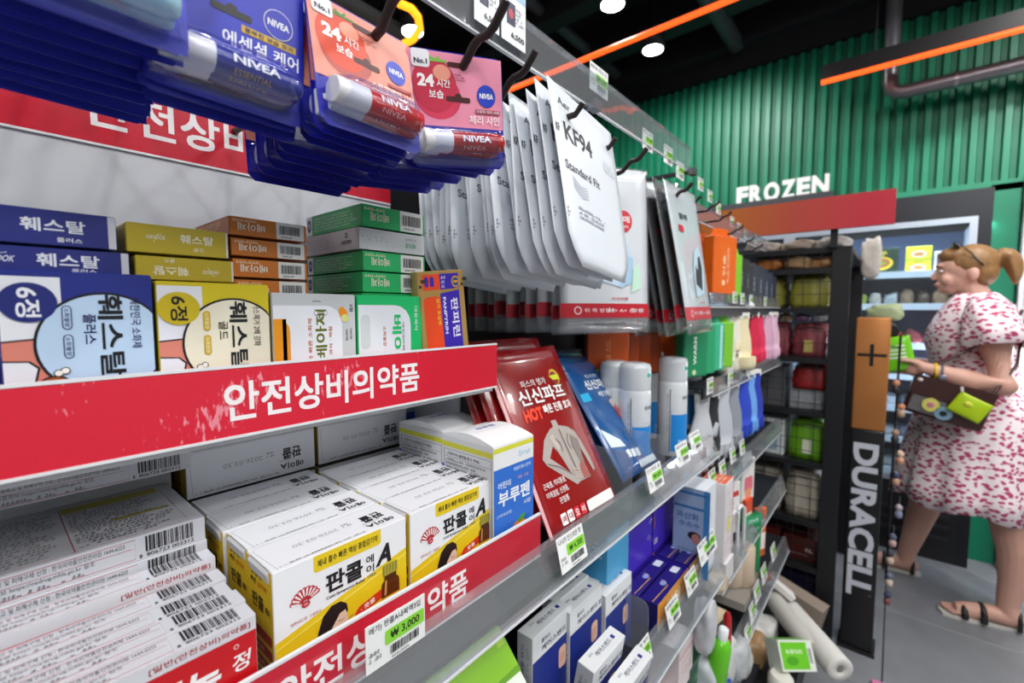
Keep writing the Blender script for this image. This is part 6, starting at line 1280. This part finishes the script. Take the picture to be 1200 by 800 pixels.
# bottom shelves: green packet, paper rolls, marker pack
p = Pr(); p.rect(-56, -36, 40, 36, '#6cc81e', layer=1); p.rect(40, -36, 56, 36, '#e4e8e2', layer=1); p.bars(42, -20, 54, 20, seed=3); p.text('두루마리', -10, 10, 60, 14, '#e6f2d8', bold=.04, layer=2); p.ell(-20, -14, 22, 12, '#4aa818', layer=2)
q = uZ(925, 755, E-1.17); o = carton('green_tissue_pack', 'pack', .125, .06, .085, '#dfe6da', {'top': p.__class__().rect(-60, -28, 60, 28, '#5ab41a').text('두루마리', 0, 0, 60, 14, '#e6f2d8', bold=.04), 'front': p}); q = uZ(930, 778, E-1.13); o.location = (q.x, q.y, E-1.15); o.rotation_euler = (R(-30), R(8), R(50)); o['label'] = 'lime green and white tissue pack tilted low at the end of the aisle'
def roll(label, pa, za, pb, zb, r, col):
    a = uZ(pa[0], pa[1], za); c = uZ(pb[0], pb[1], zb); t = thing('paper_roll', label, 'roll', a); d = c-a; L = d.length
    T = d.to_track_quat('Z', 'Y').to_matrix().to_4x4(); b = MB(); b.lathe([(r*.25, 0), (r*.96, 0), (r, .004), (r, L-.004), (r*.96, L), (r*.3, L), (r*.25, L-.01)], M(col, .55, bump=.3, bscale=30), T, n=28); b.build('roll', t)
    b = MB(); b.lathe([(r*.24, L-.02), (r*.22, L-.001)], M('#8a8078', .8), T, n=18); b.build('core', t)
roll('thick white paper roll lying slanted on the lowest shelf before the pillar', (925, 715), E-1.15, (985, 785), E-1.16, .042, '#dcdbd6')
roll('greyish white roll lying beyond the thick one', (905, 700), E-1.10, (950, 760), E-1.16, .032, '#b9b8b2')
b = MB(); b.lathe([(.032, 0), (.036, .01), (.036, .09), (.028, .10)], M('#e6e4da', .35), n=24); o = b.build('white_tub', None, (uZ(915, 790, E-1.14).x, uZ(915, 790, E-1.14).y, .121)); tag(o, 'white tub with a blue mark at the very bottom of the shelf', 'tub')
p = Pr(.0004); p.ell(0, 0, 16, 10, '#2438a0'); k_ = p.build('tub_print', o, (.0, 0, .06), (0, 0, R(60)), surf=lambda x, z: -math.sqrt(max(1e-8, .036**2-x*x))-.0005)
t = thing('marker_pack', 'orange and white slim box pointing out above the white rolls', 'box', uZ(917, 690, E-1.06)); T = Euler((R(20), R(40), R(40))).to_matrix().to_4x4()
b = MB(); b.box((-.07, -.016, -.012), (.05, .016, .012), M('#ece8e6', .4), T, bev=.002); b.build('body', t); b = MB(); b.box((-.125, -.0162, -.0122), (-.0701, .0162, .0122), M('#e8501c', .4), T, bev=.002); b.build('cap', t)
for i, (px_, py, col, nm) in enumerate(((862, 775, '#e4e6e4', 'white'), (880, 770, '#cfd3d0', 'light grey'), (845, 790, '#dfe8ee', 'pale blue'), (898, 765, '#b08a5c', 'tan'), (905, 790, '#efefec', 'off-white'))):
    q = uX(px_, py, -.29); blob('household_pack', f'{nm} household pack crowded at the foot of the far shelf', 'pack', (-.33, q.y, max(.121, q.z-.06)), .09, .11, .10, col, seed=80+i)
b = MB(); b.box((-.05, -.05, 0), (.055, .04, .012), M('#d878a8', .4), bev=.002); b.box((-.02, -.02, .012), (.035, .02, .0125), M('#e6a0c4', .4)); o = b.build('pink_box', None, (.045, 2.02, 0), (0, 0, R(10))); tag(o, 'flat pink box lying on the grey floor tiles', 'box')

# ============================================================ hanging charms beyond the pillar
CH = [(1050, 452, '#2a2a30', '#c98a6a'), (1056, 480, '#b9a08a', '#c98a6a'), (1049, 510, '#3a3a44', '#b08a7a'), (1055, 535, '#d9a080', '#e0c0a8'), (1050, 560, '#c49a80', '#3c4466'), (1053, 598, '#8a8ea8', '#b0a0a8'), (1046, 632, '#c9a8a0', '#5a6078'), (1043, 652, '#d8c0a8', '#3a3a44'), (1042, 678, '#e0d0c0', '#6a6e88'), (1040, 700, '#8a5a5a', '#444a66')]
for i, (px_, py, ca, cb_) in enumerate(CH):
    q = uY(px_, py, 2.34); t = thing('toy_charm', f'small dangling figure charm beyond the battery pillar, {["topmost", "second", "third", "fourth", "fifth", "sixth", "seventh", "eighth", "ninth", "lowest"][i]} of the string', 'charm', q)
    b = MB(); b.lathe([(.004, -.03), (.012, -.026), (.013, -.008), (.007, 0)], M(ca, .4), n=12); b.build('body', t)
    b = MB(); b.lathe([(.005, -.001), (.012, .006), (.0125, .016), (.006, .024)], M(cb_, .4), n=12); b.build('head', t)
    b = MB(); b.tube([(0, 0, .024), (.003, 0, .045), (0, 0, .06)], .0012, M('#9a9ca4', .3, .8), n=6); b.build('cord', t)
b = MB(); x_ = uY(1049, 500, 2.34).x; b.tube([(x_, 2.36, E-1.12), (x_, 2.36, E-.1)], .004, BK)
for z in (E-.15, E-1.05): b.tube([(x_, 2.36, z), (-.03, 2.36, z), (-.03, 2.30, z)], .003, BK, n=6)
for z in (E-.2, E-.4, E-.6, E-.8, E-1.0): b.tube([(x_, 2.36, z), (x_, 2.338, z), (x_, 2.336, z+.006)], .0018, BK, n=6)
tag(b.build('charm_stand'), 'thin black stand rod that carries the string of charms', 'stand')
# lime packet and clear bag held/near her hand
q = uY(1053, 415, 2.56)
t = thing('lime_snack_bag', 'lime green packet with white stripes held in the woman\'s hand', 'packet', mtx=Matrix.Translation((q.x-.004, 2.57, q.z)) @ Matrix.Rotation(R(-12), 4, 'Y'))
b, sf = sheet(.105, .15, .02, '#7cd81c', mat=M('#7cd81c', .3, coat=.4)); b.v = [(x, y, z-.075) for x, y, z in b.v]; b.build('bag', t)
p = Pr(.0004)
for k in range(4): p.rect(-44, 30-16*k, 30, 37-16*k, '#f0f4ea', nx=6)
p.build('stripe_print', t, surf=lambda x, z: sf(x, z+.075))
q = uY(1036, 366, 2.62); blob('clear_snack_bag', 'pale green bag with a black corner hanging above the copper block', 'bag', (q.x, 2.62, q.z-.035), .13, .05, .07, '#c8d8a8', seed=91)
q = uY(1046, 384, 2.60); blob('black_tag_bag', 'small black packet under the pale green bag', 'bag', (q.x, 2.60, q.z-.04), .05, .03, .06, '#1c1e1c', seed=92)
q = uY(1020, 305, 2.75); blob('white_hanging_bag', 'white plastic bag hanging beside the black rack post under the header', 'bag', (q.x, 2.8, q.z-.08), .07, .05, .2, '#d9d2ca', seed=93)

# ============================================================ the woman by the freezer
def ellipsoid(b, c, r, m, rot=None, n=16):
    T = Matrix.Translation(c)
    if rot: T = T @ Euler(rot).to_matrix().to_4x4()
    prof = [(max(1e-4, math.sin(math.pi*k/n)), -math.cos(math.pi*k/n)) for k in range(n+1)]
    b.lathe(prof, m, T @ Matrix.Diagonal((r[0], r[1], r[2], 1)), n=20)
SKIN = M('#d9a896', .5, sss=.15, noise=.12, nscale=12)
wy = 2.87
wm = thing('woman', '', 'person', (.30, 2.87, 0)); tag(wm, 'woman with a blonde ponytail in a white dress with red petals, walking past the freezer')
b = MB()
def limb(pts):
    b.tube([p[:3] for p in pts], [p[3] for p in pts], SKIN, n=16)
    for p in (pts[0], pts[-1]): ellipsoid(b, p[:3], (p[3],)*3, SKIN, n=10)
    for p in pts[1:-1]: ellipsoid(b, p[:3], (p[3]*.99,)*3, SKIN, n=10)
# trunk, neck, head
for c, r in (((.285, wy, .90), (.12, .15, .13)), ((.285, wy, 1.03), (.115, .14, .13)), ((.275, wy, 1.17), (.115, .145, .13)), ((.275, wy, 1.28), (.105, .155, .11)), ((.28, wy, 1.35), (.07, .15, .05)), ((.215, wy-.06, 1.23), (.065, .06, .06)), ((.215, wy+.06, 1.23), (.065, .06, .06))): ellipsoid(b, c, r, SKIN)
limb([(.285, wy, 1.35, .062), (.265, wy, 1.41, .054), (.242, wy, 1.46, .052), (.24, wy, 1.50, .05)])
HC = (.232, wy, 1.540)
ellipsoid(b, HC, (.094, .073, .096), SKIN); ellipsoid(b, (.205, wy, 1.505), (.070, .062, .078), SKIN); ellipsoid(b, (.182, wy, 1.458), (.042, .044, .034), SKIN); ellipsoid(b, (.158, wy, 1.447), (.020, .024, .018), SKIN)
b.tube([(.138, wy, 1.545), (.128, wy, 1.520), (.119, wy, 1.500)], [.008, .009, .011], SKIN, n=10); ellipsoid(b, (.123, wy, 1.498), (.010, .012, .008), SKIN)
ellipsoid(b, (.142, wy, 1.556), (.016, .045, .012), SKIN)
for s in (-1, 1): ellipsoid(b, (.172, wy+s*.040, 1.490), (.026, .020, .028), SKIN); ellipsoid(b, (.247, wy+s*.074, 1.512), (.018, .009, .030), SKIN)
ellipsoid(b, (.139, wy, 1.474), (.014, .024, .006), SKIN); ellipsoid(b, (.141, wy, 1.465), (.013, .022, .007), SKIN)
# arms
limb([(.285, wy-.155, 1.345, .056), (.31, 2.665, 1.22, .057), (.335, 2.625, 1.06, .046), (.24, 2.60, 1.068, .045), (.115, 2.58, 1.108, .026), (.095, 2.578, 1.112, .026)])
limb([(.285, wy+.155, 1.345, .054), (.28, 3.05, 1.20, .052), (.27, 3.05, 1.06, .043), (.17, 3.02, 1.07, .040), (.07, 2.96, 1.10, .026)])
# legs
limb([(.29, wy+.075, .86, .10), (.22, 2.97, .68, .092), (.165, 2.99, .51, .066), (.15, 3.01, .38, .062), (.115, 3.04, .20, .046), (.095, 3.05, .10, .037), (.10, 3.05, .06, .036)])
limb([(.30, wy-.078, .86, .10), (.37, 2.80, .66, .092), (.405, 2.79, .48, .068), (.432, 2.79, .34, .063), (.43, 2.79, .20, .047), (.42, 2.79, .10, .037), (.43, 2.79, .055, .037)])
def foot(hx, y, tx, ty):
    dx, dy = tx-hx, ty-y
    b.tube([(hx, y, .045), (hx+dx*.35, y+dy*.35, .050), (hx+dx*.7, y+dy*.7, .034), (hx+dx*.85, y+dy*.85, .030)], [.033, .034, .034, .028], SKIN, n=12); ellipsoid(b, (hx, y, .042), (.033, .03, .026), SKIN)
    L = math.hypot(dx, dy); nx, ny = -dy/L, dx/L
    for k, (o, e, r) in enumerate(((-.026, 1.0, .012), (-.011, 1.0, .009), (.003, .97, .0085), (.015, .94, .008), (.026, .90, .008))):
        b.tube([(hx+dx*.78+nx*o, y+dy*.78+ny*o, .028), (hx+dx*e+nx*o, y+dy*e+ny*o, .022)], [r*1.1, r], SKIN, n=8); ellipsoid(b, (hx+dx*e+nx*o, y+dy*e+ny*o, .022), (r, r, r*.9), SKIN, n=8)
foot(.445, 2.79, .225, 2.75); foot(.115, 3.055, -.10, 3.04)
# near hand holding the lime packet: palm, four curled fingers, thumb
ellipsoid(b, (.068, 2.580, 1.112), (.040, .018, .038), SKIN)
for k, (dz, L) in enumerate(((.028, .9), (.010, 1.0), (-.009, .95), (-.026, .8))):
    z = 1.112+dz; b.tube([(.045, 2.585, z), (.020, 2.592, z+.001), (-.002, 2.596, z), (-.020*L, 2.590, z-.002), (-.026*L, 2.580, z-.003)], [.0100, .0095, .0090, .0082, .0075], SKIN, n=8); ellipsoid(b, (-.026*L, 2.580, z-.003), (.0075,)*3, SKIN, n=8)
b.tube([(.080, 2.566, 1.128), (.058, 2.554, 1.140), (.034, 2.552, 1.142), (.022, 2.553, 1.141)], [.0125, .0115, .0098, .008], SKIN, n=8); ellipsoid(b, (.022, 2.553, 1.141), (.008,)*3, SKIN, n=8)
ellipsoid(b, (.045, 2.95, 1.10), (.036, .018, .036), SKIN)
for k in range(4): z = 1.125-.017*k; b.tube([(.02, 2.948, z), (-.005, 2.945, z), (-.022, 2.932, z)], [.009, .0085, .007], SKIN, n=8)
b.tube([(.05, 2.935, 1.125), (.03, 2.92, 1.135), (.015, 2.915, 1.135)], [.011, .010, .007], SKIN, n=8)
o = b.build('tmp'); md = o.modifiers.new('r', 'REMESH'); md.mode = 'VOXEL'; md.voxel_size = .0046; md.use_smooth_shade = True
ms = o.modifiers.new('s', 'SMOOTH'); ms.iterations = 4; ms.factor = .5
me = bpy.data.meshes.new_from_object(o.evaluated_get(bpy.context.evaluated_depsgraph_get())); bpy.data.objects.remove(o)
me.materials.clear(); me.materials.append(SKIN)
for v in me.vertices: v.co -= Vector((.30, 2.87, 0))
for p_ in me.polygons: p_.use_smooth = True
body = link('body', me, wm)
OFF = Vector((-.30, -2.87, 0))
def wchild(name, mb, parent=None): mb.v = [tuple(Vector(v)+OFF) for v in mb.v]; return mb.build(name, parent or wm)
EYW = M('#e9e6e2', .3)
for s in (-1, 1):
    b = MB(); ellipsoid(b, (.1455, wy+s*.030, 1.530), (.008, .011, .0055), EYW, n=10); e = wchild('eye', b)
    b = MB(); ellipsoid(b, (.1385, wy+s*.030, 1.530), (.003, .0045, .0045), M('#3a3c44', .3), n=8); b.v = [tuple(Vector(v)+OFF) for v in b.v]; b.build('iris', e)
    b = MB(); b.tube([(.134, wy+s*.018, 1.552), (.131, wy+s*.032, 1.556), (.140, wy+s*.046, 1.552)], .0024, M('#8a6a48', .7), n=6); wchild('eyebrow', b)
b = MB(); ellipsoid(b, (.132, wy, 1.470), (.008, .019, .0065), M('#b0605c', .4), n=10); wchild('lips', b)
HAIR = M('#a5794a', .5, noise=.6, nscale=55, bump=.6, bscale=120); b = MB()
ellipsoid(b, (.244, wy, 1.562), (.090, .081, .085), HAIR, n=24); ellipsoid(b, (.275, wy, 1.525), (.058, .072, .072), HAIR); ellipsoid(b, (.185, wy, 1.598), (.052, .062, .040), HAIR)
b.tube([(.312, wy, 1.582), (.324, wy, 1.592), (.337, wy, 1.596), (.350, wy, 1.590), (.361, wy, 1.575), (.370, wy, 1.553), (.376, wy, 1.525), (.380, wy-.002, 1.495), (.382, wy-.005, 1.465)], [.018, .024, .029, .032, .033, .032, .028, .020, .006], HAIR, n=14)
for k in range(9): a = k*.7; b.tube([(.325, wy+.02*math.cos(a), 1.59+.01*math.sin(a)), (.355, wy+.034*math.cos(a), 1.585+.018*math.sin(a)), (.378+.012*math.sin(a), wy+.030*math.cos(a), 1.50), (.384+.015*math.sin(2*a), wy+.02*math.cos(a), 1.45)], [.008, .009, .006, .001], HAIR, n=6)
o = b.build('tmp'); md = o.modifiers.new('r', 'REMESH'); md.mode = 'VOXEL'; md.voxel_size = .005; ms = o.modifiers.new('s', 'SMOOTH'); ms.iterations = 8
me = bpy.data.meshes.new_from_object(o.evaluated_get(bpy.context.evaluated_depsgraph_get())); bpy.data.objects.remove(o); me.materials.clear(); me.materials.append(HAIR)
for v in me.vertices: v.co += OFF
for p_ in me.polygons: p_.use_smooth = True
link('hair', me, wm)
b = MB(); BKG = M('#141416', .15, coat=.5)
b.tube([(.195, wy+s_*.03, 1.652) for s_ in (-1, 1)], .003, BKG)
for s in (-1, 1):
    ellipsoid(b, (.188, wy+s*.038, 1.640), (.010, .030, .020), BKG, rot=(0, R(-40), 0), n=10)
    b.tube([(.198, wy+s*.066, 1.642), (.235, wy+s*.082, 1.600), (.275, wy+s*.080, 1.545)], .003, BKG, n=6)
wchild('sunglasses', b)
b = MB(); b.tube([(.322, wy+.024*math.cos(a), 1.588+.024*math.sin(a)) for a in [k*.52 for k in range(13)]], .006, M('#3a2a22', .7), n=8); wchild('hair_tie', b)
# dress
m = bpy.data.materials.new('petal_dress'); m.use_nodes = True; nt = m.node_tree; bs = nt.nodes['Principled BSDF']; bs.inputs['Roughness'].default_value = .8
tc = nt.nodes.new('ShaderNodeTexCoord'); mp = nt.nodes.new('ShaderNodeMapping'); mp.inputs['Scale'].default_value = (1, 1, 1.7); nz = nt.nodes.new('ShaderNodeTexNoise'); nz.inputs['Scale'].default_value = 45
mxv = nt.nodes.new('ShaderNodeMix'); mxv.data_type = 'VECTOR'; mxv.inputs[0].default_value = .018
vo = nt.nodes.new('ShaderNodeTexVoronoi'); vo.inputs['Scale'].default_value = 40; rp = nt.nodes.new('ShaderNodeValToRGB')
nt.links.new(tc.outputs['Object'], mp.inputs[0]); nt.links.new(mp.outputs[0], mxv.inputs[4]); nt.links.new(mp.outputs[0], nz.inputs['Vector']); nt.links.new(nz.outputs[1], mxv.inputs[5]); nt.links.new(mxv.outputs[1], vo.inputs['Vector']); nt.links.new(vo.outputs['Distance'], rp.inputs[0])
rp.color_ramp.elements[0].position = .38; rp.color_ramp.elements[0].color = lin('#b03862'); rp.color_ramp.elements[1].position = .46; rp.color_ramp.elements[1].color = lin('#ecdfe4')
nt.links.new(rp.outputs[0], bs.inputs['Base Color']); DR = m
rings = [(1.425, .262, .066, .075), (1.405, .268, .085, .115), (1.375, .272, .108, .165), (1.33, .270, .130, .178), (1.27, .262, .148, .168), (1.22, .258, .158, .165), (1.15, .268, .146, .160), (1.06, .275, .142, .160), (1.0, .275, .150, .168), (.92, .275, .182, .200), (.80, .272, .205, .222), (.68, .270, .228, .242), (.58, .272, .246, .258), (.505, .275, .262, .272)]
n = 72; vs = []; fs = []
for z, cx, rx_, ry_ in rings:
    t_ = max(0, (1.0-z)/.48)
    for i in range(n):
        a = 2*math.pi*i/n; k = 1+t_*.045*math.sin(11*a+z*3)+t_*.02*math.sin(23*a); zz_ = z+(.012*math.sin(7*a) if z < .53 else 0)
        vs.append((cx+rx_*k*math.cos(a), wy+ry_*k*math.sin(a), zz_))
for j in range(len(rings)-1):
    for i in range(n): l = (i+1) % n; fs.append((j*n+i, (j+1)*n+i, (j+1)*n+l, j*n+l))
b = MB(); b.add(vs, fs, DR, smooth=True); d = wchild('dress', b); sd = d.modifiers.new('solid', 'SOLIDIFY'); sd.thickness = .003; sd.offset = 1
for s in (-1, 1):
    b = MB(); pa = ((.278, wy+s*.075, 1.392), (.283, wy+s*.125, 1.378), (.290, wy+s*.172, 1.335), (.302, wy+s*(.205 if s < 0 else .19), 1.27), (.312, wy+s*(.222 if s < 0 else .195), 1.205)); ra = (.035, .062, .078, .088, .102); n = 32; vs = []; fs = []
    for q, c in enumerate(pa):
        t_ = (Vector(pa[min(q+1, 4)])-Vector(pa[max(q-1, 0)])).normalized(); a_ = t_.cross(Vector((0, 0, 1))).normalized(); b_ = t_.cross(a_)
        for i in range(n):
            g = 2*math.pi*i/n; k = ra[q]*(1+.018*q*math.sin(6*g)); vs.append(Vector(c)+a_*math.cos(g)*k+b_*math.sin(g)*k)
    for j in range(4):
        for i in range(n): l = (i+1) % n; fs.append((j*n+i, j*n+l, (j+1)*n+l, (j+1)*n+i))
    fs.append(list(range(n-1, -1, -1)))
    b.add(vs, fs, DR, smooth=True); d = wchild('sleeve', b); sd = d.modifiers.new('solid', 'SOLIDIFY'); sd.thickness = .003
# bracelet, watch
b = MB(); c0 = Vector((.135, 2.585, 1.10)); b.tube([c0+Vector((.006*math.cos(a)*0, .031*math.cos(a), .031*math.sin(a))) for a in [k*.524 for k in range(13)]], .006, M('#e0c018', .4), n=8); wchild('bracelet', b)
b = MB(); c0 = Vector((.155, 2.585, 1.093)); b.tube([c0+Vector((0, .034*math.cos(a), .034*math.sin(a))) for a in [k*.524 for k in range(13)]], .005, M('#5a5c66', .4), n=8); ellipsoid(b, (.155, 2.552, 1.080), (.014, .006, .014), M('#8a8fa0', .2, .5), n=8); wchild('wristwatch', b)
def sandal(hx, y, tx, ty, label=None):
    dx, dy = tx-hx, ty-y; L = math.hypot(dx, dy); ux, uy = dx/L, dy/L; T = Matrix(((ux, -uy, 0, hx-.30), (uy, ux, 0, y-2.87), (0, 0, 1, 0), (0, 0, 0, 1)))
    pts = [(-.035, -.022), (-.042, 0), (-.035, .022), (.06, .026), (.16, .042), (L+.012, .032), (L+.02, .0), (L+.012, -.034), (.16, -.042), (.06, -.026)]
    b = MB(); b.prism([(p[0], p[1]) for p in pts], 0.0, .012, M('#c9c6c0', .6), T, ax='z'); s = b.build('sandal', wm)
    for x, w_, z_, ry in ((.165, .012, .052, .040), (.105, .013, .070, .040), (-.005, .012, .085, .037)):
        b = MB(); b.tube([(x, ry*math.cos(a)*1.02, .012+(z_-.012)*math.sin(a)) for a in [math.pi*k/10 for k in range(11)]], .0125 if x > 0 else .009, M('#17171a', .5), n=8, T=T); b.build('strap', s)
sandal(.445, 2.79, .225, 2.75); sandal(.115, 3.055, -.10, 3.04)
# shoulder bag under the forearm
t = thing('shoulder_bag', 'dark brown shoulder bag with round badges hanging under the woman\'s forearm', 'bag', mtx=Matrix.Translation((.175, 2.565, .985)) @ Matrix.Rotation(R(14), 4, 'Y'))
BR = M('#3c1c18', .35, coat=.3, bump=.2, bscale=60)
b = MB(); b.box((-.125, -.035, -.085), (.125, .035, .075), BR, bev=.014); b.build('body', t)
b = MB(); b.prism([(-.122, .0), (.122, .0), (.126, .078), (-.126, .078)], -.041, -.036, BR, ax='y'); b.build('flap', t)
b = MB(); b.box((-.110, -.0395, -.07), (-.0, -.0355, -.005), VINYL, bev=.001); b.build('clear_pocket', t)
for k, (x, z, c1_, c2_) in enumerate(((-.045, -.030, '#d8d06a', '#c07a8a'), (.0, -.050, '#7aa0b4', '#1c2430'))):
    b = MB(); T = Matrix.Translation((x, -.042, z)) @ Matrix.Rotation(R(90), 4, 'X'); b.lathe([(.028, 0), (.027, .003)], M(c1_, .3), T, n=24); bb = b.build('badge', t); b = MB(); b.lathe([(.012, .003), (.010, .0045)], M(c2_, .3), T, n=16); b.build('badge_print', bb)
b = MB(); b.tube([(-.115, 0, .07), (-.06, .02, .14), (.10, .10, .33), (.12, .2, .41)], .006, BR, n=8); b.tube([(.115, 0, .07), (.15, .06, .2), (.135, .19, .40)], .006, BR, n=8); b.build('strap', t)
b = MB(); ellipsoid(b, (-.105, -.035, .06), (.012, .010, .010), M('#dfd6cc', .3), n=10); b.build('clasp', t)
q = uY(1128, 478, 2.50)
t = thing('lime_pouch', 'small lime yellow pouch clipped on the brown shoulder bag', 'pouch', mtx=Matrix.Translation((.235, 2.508, .972)) @ Matrix.Rotation(R(28), 4, 'Y'))
b, sf = sheet(.105, .085, .012, '#b4d416', mat=M('#b4d416', .4)); b.v = [(x, y, z-.04) for x, y, z in b.v]; b.build('pouch', t)
b = MB(); ellipsoid(b, (-.01, -.008, .012), (.014, .004, .010), M('#dbe24a', .4), n=8); b.build('motif', t)
b = MB(); b.tube([(-.05, -.004, .045), (-.06, -.004, .06)], .005, M('#e4dcd6', .4), n=8); b.build('clip', t)
